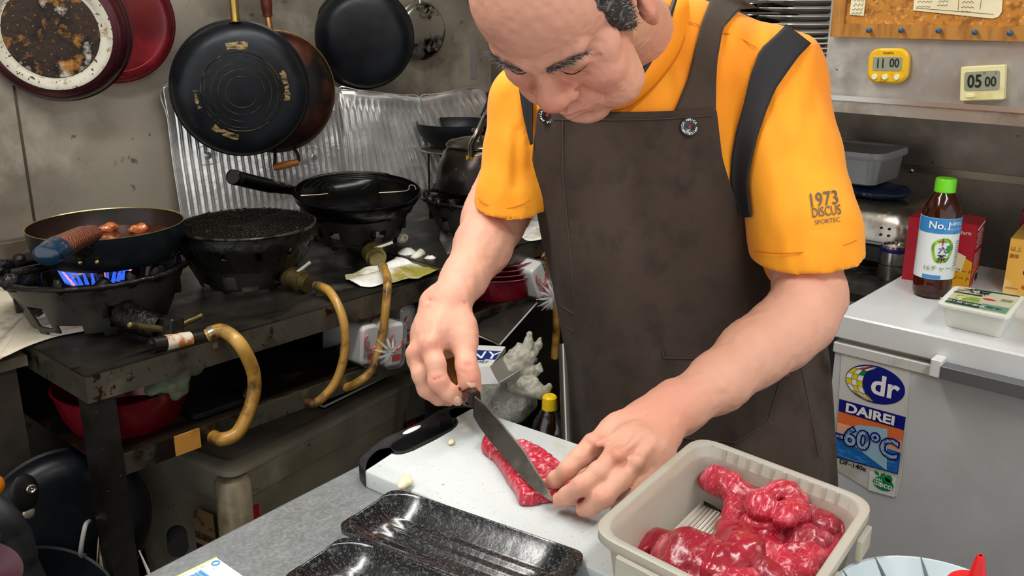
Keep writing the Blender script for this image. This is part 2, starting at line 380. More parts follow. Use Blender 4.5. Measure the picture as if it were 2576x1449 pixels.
# ---- dark mat on second table
m=M(); P=[Z(1118,535,ZT2+.001),Z(1105,600,ZT2+.001),Z(1125,640,ZT2+.001),Z(1240,598,ZT2+.001),Z(1330,540,ZT2+.001),Z(1210,485,ZT2+.001)]
c=np.mean(P,0); m.grid([[c+(p-c)*s+np.array([0,0,.002*abs(noise3(p*12*s))]) for p in P+[P[0]]] for s in (.01,.5,1)])
tag(center(m.build('table_mat',mat('dark_mat','#3b3b36',.35,.1,mix=[('#1b1b19',6,.45,.6),('#8d8c80',50,.68,.72,3)]),solid=.001)),'dark grey greasy mat under the kettle burner','mat')
# ---- aluminium guard
alum=mat('aluminium_foil','#e6e6e4',.25,.75,mix=[('#b3b0a8',5,.5,.75)],bump=[(9,.002),(35,.0006)],rmix=(12,.12,.34))
t=thing('stove_guard','shiny corrugated aluminium splash guard standing behind the burners','stove guard',(1.6,2.15,ZT))
def panel(bl,br,tl,tr,nr,corner=0,seed=0,wob=.004,mar=.04):
    bl,br,tl,tr=[np.array(a) for a in (bl,br,tl,tr)]; nn=np.cross(br-bl,tl-bl); nn/=np.linalg.norm(nn)
    A=nr*6; G=[]
    for j in range(21):
        b=j/20; row=[]
        for i in range(A+1):
            a=i/A; p=(bl*(1-a)+br*a)*(1-b)+(tl*(1-a)+tr*a)*b
            r=.0040*math.sin(2*math.pi*a*nr) if (mar<a<1-mar and .06<b<.90) else 0
            if b>.93: r=.004
            w=wob*noise3(np.array([a*5+seed,b*4,seed*1.7]))
            if corner and b>.9:
                e=(b-.9)/.1
                if (corner==1 or corner==3) and a<.12: p=p-(tl-bl)*.06*(e)*((.12-a)/.12)**2
                if (corner==2 or corner==3) and a>.88: p=p-(tl-bl)*.06*(e)*((a-.88)/.12)**2
            row.append(p+nn*(r+w))
        G.append(row)
    m=M().grid(G); m.tube(smoothpath([G[k][0] for k in (0,5,10,15,20)]+[G[20][k] for k in (A//4,A//2,3*A//4,A)]+[G[k][A] for k in (15,10,5,0)],4),.0022,6); return m
VW=2.20
def gp(x,y,v): return V(x,y,v)
a0=gp(405,192,2.245);a1=gp(850,222,2.235);a2=gp(1055,245,2.15);a3=gp(1210,215,2.24)
def floorpt(p,dx=0,dy=0): return np.array([p[0]+dx,p[1]+dy,(ZT2 if p[0]>T1 else ZT)+.006])
for (p,q_,nr,c,sd,wb,dx0,dx1) in ((a0,a1,26,1,0,.003,0,0),(a1,a2,14,0,3,.008,0,.10),(a2,a3,9,2,6,.010,.10,.16)):
    panel(floorpt(p,dx0,-.035),floorpt(q_,dx1,-.035),p,q_,nr,c,sd,wb,mar=.04 if c else .01).build('foil_panel',alum,t,world=True,solid=.0006)
# embossed squares with a fruit mark
for (x,y,mk) in ((523,390,0),(790,393,1)):
    o=V(x,y,2.215 if x<600 else 2.205); Xa=np.array([1,-.03,0]); Ya=np.array([0,0,1.]); hw=.021
    m=M(); pts=[o+Xa*sx*hw*1+Ya*sy*hw for sx,sy in ((-1,-1),(1,-1),(1,1),(-1,1))]; m.tube(smoothpath(pts,6,True),.0012,6,closed=True); 
    m.sphere(o+Ya*-.002,(.011,.003,.010)); m.cyl(o+Ya*(-.016 if mk else .007),o+Ya*(-.008 if mk else .014),.0015)
    m.build('embossed_mark',alum,t,world=True)
# tape strip on the wall
p=V(1190,158,WL); tag(center(M().box((p[0],WL-.0015,p[2]),(.034,.002,.105)).build('tape_strip',mat('silver_tape','#a9aaa6',.3,.6,mix=[('#6b6b66',12,.5,.7)],bump=[(40,.001)]))),'short vertical strip of silver tape stuck on the steel wall','tape')
# ================================================================ PANS ON THE WALL
blackpan=mat('seasoned_black','#111419',.36,.35,mix=[('#20242a',6,.45,.7)],bump=[(60,.0003)],rmix=(9,.25,.45))
blackmatte=mat('black_plastic','#101010',.45)
steelshine=mat('polished_steel','#c9c4b8',.18,1,mix=[('#8a7a58',14,.5,.66)])
woodh=mat('worn_wood','#9a5b2a',.4,0,mix=[('#5b3116',10,.4,.65,4,(1,1,6))])
# rail and hooks above the frame
RZ=1.72
tag(center(M().cyl((.5,WL-.06,RZ),(2.3,WL-.06,RZ),.009).cyl((.6,WL-.06,RZ),(.6,WL-.001,RZ),.007).cyl((2.2,WL-.06,RZ),(2.2,WL-.001,RZ),.007).build('hanging_rail',steelshine)),'steel rail on the wall from which the frying pans hang','rail')
def panframe(c,tilt=0,lean=0,face=(-.25,-1,0)):
    """z axis of the frame points into the room"""
    z=np.array(face,float)+np.array([0,0,lean]); z/=np.linalg.norm(z)
    x=np.cross(np.array([0,0,1.]),z); x/=np.linalg.norm(x); y=np.cross(z,x)
    a=tilt; return np.column_stack([x*math.cos(a)+y*math.sin(a),-x*math.sin(a)+y*math.cos(a),z])
def hangpan(name,label,c,Rr,rb,dep,m_out,base=None,baser=0,R=None,handle=None,inner=None,group=None,ring=None,rim=.0025):
    """hangs with its underside towards the room: bottom disc at z=+dep"""
    R=panframe(c) if R is None else R
    t=thing(name,label,'pan',c,R=R,group=group)
    prof=[(Rr-.004,.0),(Rr+rim,.0),(Rr+rim,.004),(Rr-.002,.007)]
    for k in range(1,9):
        a=k/8; prof.append((rb+(Rr-.002-rb)*(1-a**1.8),.007+(dep-.007)*math.sin(a*math.pi/2)**.9))
    prof+= [(rb*.97,dep+.0005),(.001,dep+.0005)]
    ins=[(.001,dep-.003),(rb*.95,dep-.003)]
    for k in range(7,-1,-1):
        a=k/8; ins.append((rb+(Rr-.005-rb)*(1-a**1.8)-.002,max(0,(dep-.004)*math.sin(a*math.pi/2)**.9)))
    M().lathe(prof+ins,n=72).build('pan_body',m_out,t)
    return t,R
def handle_up(t,R,Rr,L1,L2,m1,m2,ang=90,r1=.009,r2=.013,z=.002,len0=0):
    a=math.radians(ang); d=np.array([math.cos(a),math.sin(a),0]); zz=np.array([0,0,1.])
    p0=d*(Rr-.006)+zz*(z+.012); p1=d*(Rr+.02)+zz*(z+.006); p2=d*(Rr+L1)+zz*z; p3=d*(Rr+L1+L2)+zz*z
    M().tube(smoothpath([p0,p1,p2],6),[r1*1.5]+[r1]*12,12).build('handle_neck',m1,t)
    g=M().tube(smoothpath([p2-d*.004,p2+d*.01,(p2+p3)/2,p3-d*.012,p3],5),[r2*1.0]*6+[r2*1.12]*10+[r2*.8]*5,14).build('handle_grip',m2,t)
    mm=M(); mm.torus(p3+d*.012,.013,.003,axis=(0,0,1),n=20); mm.build('hanging_loop',steelshine,g)
maroon=mat('maroon_enamel','#4a1a22',.25,.5,mix=[('#2b0f14',4,.4,.7)],coat=.3)
burnt=mat('burnt_disc','#cdc6b4',.3,.8,mix=[('#8d7033',30,.55,.7,4),('#5b4a3a',90,.62,.66,2)],rmix=(20,.2,.5))
burnt2=mat('burnt_crust','#33221a',.5,.3,mix=[('#120d0b',14,.45,.56,8),('#a8702a',17,.53,.62,8),('#b8afa2',13,.575,.63,9),('#5a3a20',60,.6,.7,4)],bump=[(90,.0012),(25,.001)],rmix=(12,.3,.7))
redpanm=mat('red_pan_enamel','#5a0d18',.26,.45,mix=[('#b03038',4,.5,.72),('#2f0a0f',5,.6,.75),('#d8c0b0',70,.74,.78,3)],coat=.3)
# front left pan with the burnt base
c=V(140,72,2.19); t,R=hangpan('frying_pan','maroon frying pan hanging at far left, its silver base burnt dark brown',c,.158,.128,.055,maroon,R=panframe(0,0,-.12,(-.55,-.83,0)),rim=.003)
handle_up(t,R,.158,.05,.13,blackmatte,blackmatte,100)
M().lathe([(.112,.0552),(.122,.0568),(.124,.0575),(.108,.0578),(.106,.0566),(.098,.0566)],n=72).build('base_rim',burnt,t)
M().lathe([(.098,.0560),(.0965,.0574),(.06,.0575),(.001,.0575)],n=72).build('base_disc',burnt2,t)
m=M()
for i in range(60):
    a=i*2.39996; r=.0118*math.sqrt(i+.5); 
    if r<.093: m.sphere((r*math.cos(a),r*math.sin(a),.0575),(.0016,.0016,.0006),8,4)
m.build('base_studs',mat('stud_steel','#8d7650',.4,.6,mix=[('#2a1a10',40,.45,.6)]),t)
c=V(283,55,2.235); t,R=hangpan('frying_pan','bright red scratched frying pan half hidden behind the burnt-base pan at far left',c,.140,.108,.03,redpanm,R=panframe(0,0,-.05,(-.30,-.95,0)))
handle_up(t,R,.140,.05,.13,blackmatte,blackmatte,92)
M().torus((0,0,.0302),.112,.0012,n=64).build('base_ring',mat('red_ring','#a8404a',.3,.4),t)
# big black pan in the middle
c=V(605,224,2.105); t,R=hangpan('frying_pan','large seasoned black frying pan hanging in front over the foil guard',c,.167,.1,.05,blackpan,R=panframe(0,0,-.06,(-.50,-.86,0)))
handle_up(t,R,.167,.055,.12,mat('brass_neck','#a58a4a',.3,.9,mix=[('#2b221a',20,.5,.6)]),blackmatte,90,r1=.011,r2=.014)
M().torus((0,0,.0508),.0965,.0011,n=72).torus((0,0,.0505),.088,.0005).torus((0,0,.0505),.072,.0004).torus((0,0,.0505),.055,.0004).torus((0,0,.0505),.038,.0004).build('base_ring',mat('worn_bronze_ring','#6f6244',.35,.8,mix=[('#191715',18,.45,.55)]),t)
ch=mat('worn_patch','#a08a5c',.45,.5,mix=[('#12141a',55,.42,.58,8,(1,3,1))])
m=M()
for (a0_,a1_,r0,r1) in ((78,104,.104,.121),(-14,26,.103,.116),(228,262,.104,.119),(176,200,.104,.112)):
    G=[]
    for r_ in np.linspace(r0,r1,5):
        row=[]
        for a in np.linspace(a0_,a1_,16):
            rr=r_+.0025*noise3(np.array([a*.3,r_*300,1.])); aa=math.radians(a); k=((.165-rr)/(.165-.1)); k=min(1,max(0,k))
            # height of the wall of the pan at this radius
            al=(1-(rr-.1)/(.165-.1))**(1/1.8); h_=.007+.043*math.sin(al*math.pi/2)**.9
            row.append((rr*math.cos(aa),rr*math.sin(aa),h_+.0009))
        G.append(row)
    M().grid(G).build('worn_patch',ch,t)
# brown wok with the wooden handle behind
rust=mat('rusty_wok_iron','#171310',.4,.5,mix=[('#5e2c16',7,.5,.66,8),('#0d0d0e',4,.5,.7)],rmix=(12,.3,.55))
c=V(692,232,2.165); t,R=hangpan('frying_pan','rust-brown iron pan with a wooden handle, behind the large black pan',c,.158,.07,.055,rust,R=panframe(0,0,-.04,(-.40,-.9,0)))
handle_up(t,R,.158,.04,.13,mat('copper_neck','#9b6a42',.35,.8),mat('red_wood_handle','#5b2018',.35,0,mix=[('#3a120c',12,.4,.7)]),92,r1=.009,r2=.013)
M().torus((0,0,.003),.1595,.0024,n=72).build('rim',mat('ochre_rim','#8a6428',.4,.6),t)
lp=M().tube(smoothpath([(-.012,-.154,.012),(-.016,-.178,.02),(-.016,-.196,.022),(.016,-.190,.022),(.044,-.187,.022),(.046,-.165,.02),(.038,-.15,.012)],6),.0045,8).build('helper_handle',rust,t)
M().tube([(-.022,-.197,.022),(-.012,-.196,.022),(.02,-.191,.022),(.046,-.187,.022)],[.008,.0105,.0105,.008],14).build('wooden_grip',mat('amber_wood','#a8662a',.4,0,mix=[('#6e3c14',8,.4,.6,4,(1,8,1))]),lp)
# black deep pan top middle and stained lid beside it
c=V(915,96,2.20); t,R=hangpan('frying_pan','plain matte black deep pan hanging to the right of the large black pan',c,.145,.085,.055,blackpan,R=panframe(0,0,-.1,(-.55,-.83,0)))
handle_up(t,R,.145,.05,.12,steelshine,blackmatte,90)
c=V(1058,78,2.235); t,R=hangpan('small_pan','small stained silver pan hanging farthest right on the wall',c,.086,.062,.022,mat('stained_silver','#a7a39a',.28,.85,mix=[('#1a1613',10,.5,.58,9),('#efe9db',12,.6,.7)]),R=panframe(0,0,0,(-.2,-1,0)))
handle_up(t,R,.086,.03,.1,steelshine,steelshine,95,r1=.005,r2=.007)
# ================================================================ BURNERS
iron=mat('cast_iron','#141312',.38,.4,mix=[('#38322b',14,.55,.75,8)],bump=[(70,.0016),(22,.003)],rmix=(25,.15,.6))
ironb=mat('cast_iron_side','#4a4a45',.4,.6,mix=[('#22211e',6,.45,.65),('#2a1b10',12,.6,.7)],bump=[(60,.0004)])
crust=mat('sooty_crust','#090808',.28,.2,bump=[(90,.003),(35,.004)],rmix=(40,.08,.5))
def burner(c,rt,h,label,rot,group='cast iron gas burners'):
    zb0=ZT2 if c[0]>T1 else ZT
    """c: centre on the table, rt: top flange radius"""
    t=thing('gas_burner',label,'burner',(c[0],c[1],zb0+.0035),rot,group)
    n=96; zt=h
    # skirt with four legs and windows
    m=M(); rb=rt*.70; zs=h*.80; cols=144
    def skin(r0,r1):
        return [[(lambda rr,a,z:(rr*math.cos(a),rr*math.sin(a),z))((r0+(r1-r0)*(j/11)),2*math.pi*i/cols,zs*j/11) for i in range(cols+1)] for j in range(12)]
    A=skin(rb,rt*.93); B=skin(rb-.005,rt*.93-.005); v=[]; f=[]
    def keep(i,j):
        a=(i+.5)/cols*360; q=(a+22.5)%60-30
        if j<7 and j>=2 and abs(q)<6.5: return False       # window
        w=(a)%60-30
        if j<3 and abs(w)<9: return False                  # gap under the skirt
        if j<1 and abs(w)<24: return False
        return True
    W_=cols+1
    for L_ in (A,B):
        for r_ in L_: v+=r_
    o=12*W_
    for j in range(11):
        for i in range(cols):
            if keep(i,j):
                a=j*W_+i; f.append((a,a+1,a+W_+1,a+W_)); f.append((o+a,o+a+W_,o+a+W_+1,o+a+1))
                if not keep((i-1)%cols,j): f.append((a,a+W_,o+a+W_,o+a))
                if not keep((i+1)%cols,j): f.append((a+1,o+a+1,o+a+W_+1,a+W_+1))
                if j==0 or not keep(i,j-1): f.append((a,o+a,o+a+1,a+1))
                if j<10 and not keep(i,j+1): f.append((a+W_,a+W_+1,o+a+W_+1,o+a+W_))
    m.add(v,f); m.build('skirt',ironb,t,ang=60)
    # wide flange
    m=M().lathe([(rt*.90,zs),(rt*1.0,zs+.004),(rt*1.01,zs+.010),(rt*.97,zs+.013),(rt*.86,zs+.004),(rt*.86,zs-.004),(rt*.90,zs)],n=96); m.disp(.0022,60,1); m.build('flange',iron,t,ang=180)
    for k in range(14):
        a=2*math.pi*(k+.3*math.sin(k*5))/14; M().sphere((rt*.92*math.cos(a),rt*.92*math.sin(a),zs+.010),(.015+.006*math.sin(k*3),.012,.010+.008*abs(math.sin(k*7))),10,7).disp(.004,70,k).build('crust_lump',crust,t,ang=180)
    # pot supports
    for k in range(5):
        a=2*math.pi*(k+.3)/5; d=np.array([math.cos(a),math.sin(a),0]); 
        R_=frame((0,0,1),d); m=M(); m.box(d*rt*.72+np.array([0,0,zs*.5+h*.25]),(rt*.30,.012,h*.62),R_,bev=.004); m.box(d*rt*.62+np.array([0,0,h-.006]),(rt*.46,.012,.016),R_,bev=.004); m.disp(.0012,70,k); m.build('pot_support',iron,t,ang=60)
    m=M().lathe([(.001,.06),(.05,.06),(.052,.075),(.03,.085),(.001,.085)],n=36).lathe([(.001,.02),(.035,.02),(.035,.06),(.001,.06)],n=24); m.build('burner_head',iron,t)
    return t
B1=Z(258,800,ZT); B2=Z(622,712,ZT); B3=Z(905,628,ZT); B4=Z(1195,578,ZT2)
bt1=burner(B1,.178,.125,'gas burner at far left with a blue flame, under the stew pan',0.2)
bt2=burner(B2,.138,.085,'gas burner in the middle, under the round mesh grill',.55)
bt3=burner(B3,.135,.10,'gas burner under the shiny new wok, crusted white at its rim',.2)
bt4=burner(B4,.140,.10,'dark greenish gas burner under the kettle by the arm',.9)
# flame
fl=mat('flame','#3f74f5',.5,emit=1.2,alpha=.4); fl2=mat('flame_tip','#ff9a7a',.5,emit=1.2,alpha=.45)
m=M()
for k in range(30):
    a=2*math.pi*k/30; p=np.array([.055*math.cos(a),.055*math.sin(a),.08]); m.cyl(p,p+np.array([.02*math.cos(a),.02*math.sin(a),.045]),.0042,.0006,8)
m.build('flame',fl,bt1)
for k in range(0,30,5):
    a=2*math.pi*(k+.5)/30; p=np.array([.055*math.cos(a),.055*math.sin(a),.08]); M().cyl(p,p+np.array([.03*math.cos(a),.03*math.sin(a),.045]),.0032,.0005,8).build('flame_tip',fl2,bt1)
# gas pipe and valve of each burner
brass=mat('dirty_brass','#7d7149',.35,.8,mix=[('#2a2015',18,.5,.64)])
hosem=mat('rubber_hose','#a77c33',.42,0,mix=[('#3a200c',15,.49,.61,9),('#cda04e',5,.5,.7)],coat=.3,bump=[(50,.0006)])
def gastail(t,base,px,dz,label=None,big=False):
    """pipe from the burner to the valve point px (world)"""
    p0=np.array([base[0],base[1],ZT+.05]); p2=np.array(px); d=(p2-p0); L_=np.linalg.norm(d); d/=L_
    M().tube([p0+d*.03,p0+d*(L_*.6),p2-d*.05],[.014,.017,.019],14).disp(.0012,60,3).build('gas_pipe',iron,t,world=True)
    v=M().cyl(p2-d*.06,p2,.021,.019,20).cyl(p2-d*.052,p2-d*.045,.026).cyl(p2-d*.02,p2-d*.014,.025).build('valve_body',brass,t,world=True)
    s=np.cross(d,(0,0,1)); s/=np.linalg.norm(s)
    M().cyl(p2-d*.03+np.array([0,0,.016]),p2-d*.03+np.array([0,0,.016])+s*(-.045)+np.array([0,0,.012]),.0045,.004,10).build('valve_lever',mat('pale_lever','#d6d2c8',.35,.6),v,world=True)
    return d
# left burner: black valve block with two brass taps
pv=V(415,850,1.545)
def tapblock():
    p0=np.array([B1[0],B1[1],ZT+.05]); p1=V(330,800,1.60)
    M().tube([p0,p1,V(400,825,1.55)],[.03,.028,.022],14).disp(.003,50,5).build('gas_pipe',crust,bt1,world=True)
    a=V(383,868,1.52); b=V(520,848,1.52)
    vb=M().cyl(a,b,.0145,n=18).cyl(a+(b-a)*-.06,a,.009,n=6).cyl(b,b+(b-a)*.07,.011).box(V(425,828,1.545),(.035,.045,.045),rotm(0,.2,.3),bev=.006).build('valve_body',mat('valve_iron','#26231f',.4,.6,bump=[(40,.001)]),bt1,world=True)
    lb=M(); lb.cyl(a+(b-a)*.22,a+(b-a)*.68,.0149,n=18).build('worn_label',mat('worn_white_label','#c9bda8',.6,0,mix=[('#9a5a24',22,.5,.6)]),vb,world=True)
    m=M(); q=V(405,828,1.525); m.cyl(q,V(328,818,1.515),.0065,.0058,12); m.sphere(V(328,818,1.515),.0062,10,6); m.build('gas_tap',brass,bt1,world=True)
    m=M(); q=V(445,822,1.555); m.cyl(q,V(505,795,1.56),.0062,.0055,12); m.sphere(V(505,795,1.56),.0058,10,6); m.build('gas_tap',brass,bt1,world=True)
    return b
hb=tapblock()
def hose(pts,r,label,clampi=None):
    t=thing('gas_hose',label,'hose',pts[0])
    S=smoothpath(pts,10); M().tube(S,r,14).build('hose_tube',hosem,t,world=True)
    d=S[1]-S[0]; d/=np.linalg.norm(d)
    cl=M().cyl(S[0]+d*.006,S[0]+d*.016,r*1.18,n=20).box(S[0]+d*.011+np.array([0,0,-r*1.5]),(.010,.016,.012)).box(S[0]+d*.011+np.array([0,0,-r*2.1]),(.016,.004,.014),bev=.002)
    cl.build('hose_clamp',mat('clamp_steel','#b3a88c',.3,.8,mix=[('#6b4a22',20,.5,.65)]),t,world=True)
    return t
hv=1.46
hose([V(520,846,1.515),V(560,832,1.50),V(605,868,hv),V(638,940,hv),V(634,1010,hv),V(600,1085,hv),V(560,1105,hv+.01),V(535,1098,1.515)],.0132,'thick yellowed gas hose looping in front of the table from the leftmost burner')
gp2=V(775,715,1.60); gastail(bt2,B2,gp2,0)
hose([V(795,718,1.585),V(830,735,1.53),V(862,800,1.48),V(868,880,1.47),V(845,960,1.475),V(800,1010,1.49),V(770,1012,1.515)],.0095,'yellowed gas hose hanging from the middle burner under the mesh grill')
gp3=V(950,655,1.64); gastail(bt3,B3,gp3,0)
hose([V(962,668,1.60),V(974,700,1.505),V(972,760,1.475),V(960,850,1.475),V(935,930,1.475),V(895,965,1.49),V(868,975,1.515)],.0095,'yellowed gas hose hanging from the burner under the new wok')
hose([V(1300,602,1.62),V(1335,612,1.57),V(1372,650,1.50),V(1392,715,1.49),V(1400,800,1.49),V(1395,900,1.50)],.0105,'yellowed gas hose of the far burner curving behind the apron')
p4=V(1285,600,1.66); gastail(bt4,B4,p4,0)
# white crust on third burner
m=M(); pcm=(mat('pale_crust','#cfc6b2',.5,0,mix=[('#3b2d20',30,.5,.62)]))
for q in (V(930,628,1.70),V(1010,600,1.72)): M().sphere(q,(.018,.014,.012),12,8).disp(.004,60,4).build('salt_crust',pcm,bt3,world=True,ang=180)
# ================================================================ COOKWARE ON THE BURNERS
# stew pan
c=np.array([B1[0]-.005,B1[1]-.055,0]); zr=.998; zb=.925
c=Z(267,562,zr); 
t=thing('stew_pan','dark blue-black deep frying pan of simmering stew with a wood-grain handle','pan',(c[0],c[1],ZT+.0035+.128))
zl=zr-(ZT+.0035+.128); bm_=mat('navy_black_pan','#0c1216',.33,.2,mix=[('#101c22',3,.4,.7)]); inn=mat('brown_pan_inside','#2a1913',.3,.2,mix=[('#120c0a',6,.4,.7)],rmix=(8,.15,.4))
M().lathe([(.001,0),(.108,0),(.122,.008),(.136,.035),(.1395,zl)],n=80).build('pan_body',bm_,t)
M().lathe([(.1393,zl),(.1405,zl+.0012),(.1385,zl+.0014),(.1375,zl)],n=80).build('pan_rim',mat('pale_gold_rim','#a89660',.3,.8),t)
M().lathe([(.1376,zl),(.133,.035),(.118,.010),(.001,.006)],n=80).build('pan_inside',inn,t)
f=Z(205,590,zr)-Z(267,562,zr); 
hd=(Z(150,640,zr+.0)-Z(262,562,zr)); hd[2]=0; hd/=np.linalg.norm(hd)
h0=hd*.136+np.array([0,0,zl-.018]); 
zz=np.array([0,0,1.])
ph=[hd*.137+zz*(zl-.02),hd*.16+zz*(zl-.012),hd*.185+zz*(zl+.001)]
M().tube(smoothpath(ph,5),[.012]*11,12,sq=1.7).build('handle_bracket',blackmatte,t)
pw=np.array(Z(222,585,zr+.012))-np.array([c[0],c[1],ZT+.0035+.128])
hp=[W(228,588,1.62),W(200,598,1.575),W(168,612,1.53),W(135,630,1.49)]
hg=M().tube(smoothpath(hp,6),[.015]*4+[.0175]*11+[.0165]*4,18,sq=1.35).build('handle_grip',mat('wavy_wood','#7a4632',.35,0,mix=[('#4a2519',60,.35,.65,5,(1,1,2.5),'wave')],coat=.3),t,world=True)
M().tube(smoothpath([W(148,622,1.503),W(133,631,1.488),W(112,645,1.462)],5),[.0178]*6+[.0165]*4+[.011],18,sq=1.3).build('handle_cap',mat('navy_plastic','#08263c',.2,0,coat=.6),hg,world=True)
m=M()
for p in ((232,628),(267,609)): 
    q=np.array(Z(p[0],p[1],zr-.03)); dd=q-np.array([c[0],c[1],zr-.03]); dd[2]=0; dd/=np.linalg.norm(dd); q=np.array([c[0],c[1],0])+dd*.137; q[2]=Z(p[0],p[1],.96)[2]+.0; m.sphere(q+dd*.001,.0042,12,8)
m.build('rivet',mat('brass_rivet','#c9a95a',.25,.9),t,world=True)
broth=mat('stew_broth','#4a2410',.08,0,mix=[('#8d4b20',22,.55,.66,7),('#1d0d06',8,.5,.7)],coat=1)
tag(center(M().lathe([(.001,0),(.126,0),(.127,-.003),(.001,-.004)],(c[0],c[1],zr-.032),n=64).build('stew',broth)),'brown bubbling stew filling the pan on the leftmost burner','stew')
for i,(x,y,lb) in enumerate(((270,574,'orange chunk of stewed meat left in the simmering broth'),(346,577,'orange chunk of stewed meat right in the simmering broth'))):
    q=Z(x,y,zr-.026); P_,Q_=Field().ell(q,(.017,.009,.009),k=.01).ell(q+np.array([.008,-.006,.003]),(.009,.008,.009),k=.01).mesh(.0016,(.0025,110))
    tag(center(fbuild(P_,Q_,'stew_chunk',mat('stewed_meat','#b5602c',.25,0,mix=[('#7a3414',40,.4,.7)],coat=.5))),lb,'meat','meat chunks in the stew')
# round grill
g=Z(620,563,.965); g[2]=ZT+.09
gz=.965-g[2]; t=thing('round_grill','black round grill stand with a fine wire mesh top on the middle burner','grill',g)
cols=120; RG=.136
m=M()
def gk(i,j):
    a=(i+.5)/cols*360; return not(3<=j<=6 and (a%30-15)**2/5+(j-4.5)**2/2.2<1)
v=[];f=[];NJ=10
for r0 in (0,-.004):
    for j in range(NJ+1):
        for i in range(cols+1):
            a=2*math.pi*i/cols; r_=.112+(RG-.112)*min(1,j/NJ*1.5)+r0; v.append((r_*math.cos(a),r_*math.sin(a),gz*j/NJ))
W_=cols+1;o=(NJ+1)*W_
for j in range(NJ):
    for i in range(cols):
        if gk(i,j):
            a=j*W_+i; f.append((a,a+1,a+W_+1,a+W_)); f.append((o+a,o+a+W_,o+a+W_+1,o+a+1))
m.add(v,f).disp(.0015,60,3); m.build('grill_body',mat('rough_black_iron','#121110',.42,.3,bump=[(80,.002),(30,.002)],rmix=(30,.15,.6)),t,ang=60)
M().torus((0,0,gz),RG+.001,.003,n=80).build('rim_ring',mat('worn_ring','#5a5750',.3,.8,mix=[('#1a1816',30,.45,.6)]),t)
m=M()
for k in range(-11,12):
    x=k*.0116; L_=math.sqrt(max(0,RG**2-x*x)); 
    if L_>.01:
        w_=[(x+.0004*math.sin(s*40),-L_+2*L_*s,gz+.0015+.0022*noise3(np.array([x*60,s*9,1.]))) for s in np.linspace(0,1,14)]; m.tube(w_,.0011,5); w_=[(-L_+2*L_*s,x,gz+.0032+.0022*noise3(np.array([x*60,s*9,8.]))) for s in np.linspace(0,1,14)]; m.tube(w_,.0011,5)
m.build('wire_mesh',mat('mesh_wire','#26241f',.4,.7),t)
t.rotation_euler=(0,0,.35)
MW[t.name]=Matrix.Translation(Vector(g))
# new wok
newblk=mat('new_black_wok','#0b0c0e',.2,.55,rmix=(4,.16,.26))
c=Z(897,478,.965); zb=ZT+.106; t=thing('wok','shiny new black wok with a tubular steel handle and a wire draining rack','wok',(c[0],c[1],zb)); hz=.965-zb
def bowl(R,r0,h,n=14,pw=2.0): return [(r0+(R-r0)*math.sin(k/n*math.pi/2)**.85,h*(1-math.cos(k/n*math.pi/2))**.9) for k in range(n+1)]
TL=rotm(.10,-.06,0)
pr=bowl(.150,.045,hz)
M().lathe([(.001,0)]+pr+[(.1515,hz+.001),(.148,hz+.0012)]+[(r-.0022,z+.0022) for r,z in reversed(pr)]+[(.001,.0022)],R=TL,n=88).build('wok_body',newblk,t)
hw=[W(757,487,2.31),W(735,478,2.27),W(715,474,2.24),W(690,470,2.2),W(640,459,2.12),W(585,445,2.03)]
hh=M().tube(smoothpath(hw,5),[.012]*6+[.0125]*5+[.014]*5+[.0165]*10,20,cap=False).build('tubular_handle',newblk,t,world=True,solid=.0012)
M().cyl(W(586,445,2.03),W(600,449,2.05),.0150,n=20).build('handle_bore',blackmatte,hh,world=True)
cw=np.array([c[0],c[1],.965])
wire=mat('rack_wire','#2b2a27',.35,.8); wire2=mat('bright_wire','#c8c0a2',.3,.8)
def onp(x,y,dz=.004): return Z(x,y,.968+dz)
m=M()
for k in range(5):
    r_=.145-.016*k; pts=[cw+TL@np.array([r_*math.cos(a)*.98,r_*math.sin(a),.004-.016*0]) for a in np.linspace(math.radians(15),math.radians(158),28)]
    m.tube(pts,.0011,6)
m.tube([onp(812,447),onp(835,470),onp(850,480)],.0016,6); m.tube([onp(945,443),onp(925,468),onp(910,478)],.0016,6)
rk=thing('draining_rack','half-round wire draining rack hooked on the rim of the new wok','rack',cw); m.build('rack_rings',wire,rk,world=True)
m=M().tube(smoothpath([onp(953,485),onp(1022,480),onp(1030,467),onp(1042,467),onp(1046,476)],5),.0015,6).tube([onp(757,492),onp(800,490),onp(825,487)],.0012,6); m.build('rack_bar',wire2,rk,world=True)
# far wok on a stand above the kettle burner
c=V(1148,318,2.02); c=W(1150,312,2.95)
c=np.array([2.06,2.10,0]); 
cz=V(1150,308,2.05)
R_=.5*185*2.95/F
t=thing('wok','matte black wok resting high behind the kettle at the far end','wok',(cz[0],cz[1],cz[2]-.075))
pr=bowl(.125,.03,.075); M().lathe([(.001,0)]+pr+[(.1265,.076),(.124,.0762)]+[(r-.0022,z+.0022) for r,z in reversed(pr)]+[(.001,.0022)],n=72).build('wok_body',mat('matte_black_wok','#16181b',.42,.3),t)
zst=cz[2]-.075
ws=thing('wire_stand','tall wire stand with a steel mesh shelf holding the far wok','stand',(cz[0],cz[1],ZT2+.003))
m=M()
for a in (0,1.57,3.14,4.71): m.cyl((cz[0]+.09*math.cos(a+.8),cz[1]+.09*math.sin(a+.8),ZT2+.003),(cz[0]+.09*math.cos(a+.8),cz[1]+.09*math.sin(a+.8),zst-.006),.003)
m.build('stand_leg',wire,ws,world=True)
m=M().torus((cz[0],cz[1],zst-.004),.118,.003)
for k in range(-9,10):
    x=k*.0125; L_=math.sqrt(max(1e-6,.118**2-x*x)); m.cyl((cz[0]+x,cz[1]-L_,zst-.004),(cz[0]+x,cz[1]+L_,zst-.004),.0014,n=5); m.cyl((cz[0]-L_,cz[1]+x,zst-.003),(cz[0]+L_,cz[1]+x,zst-.003),.0014,n=5)
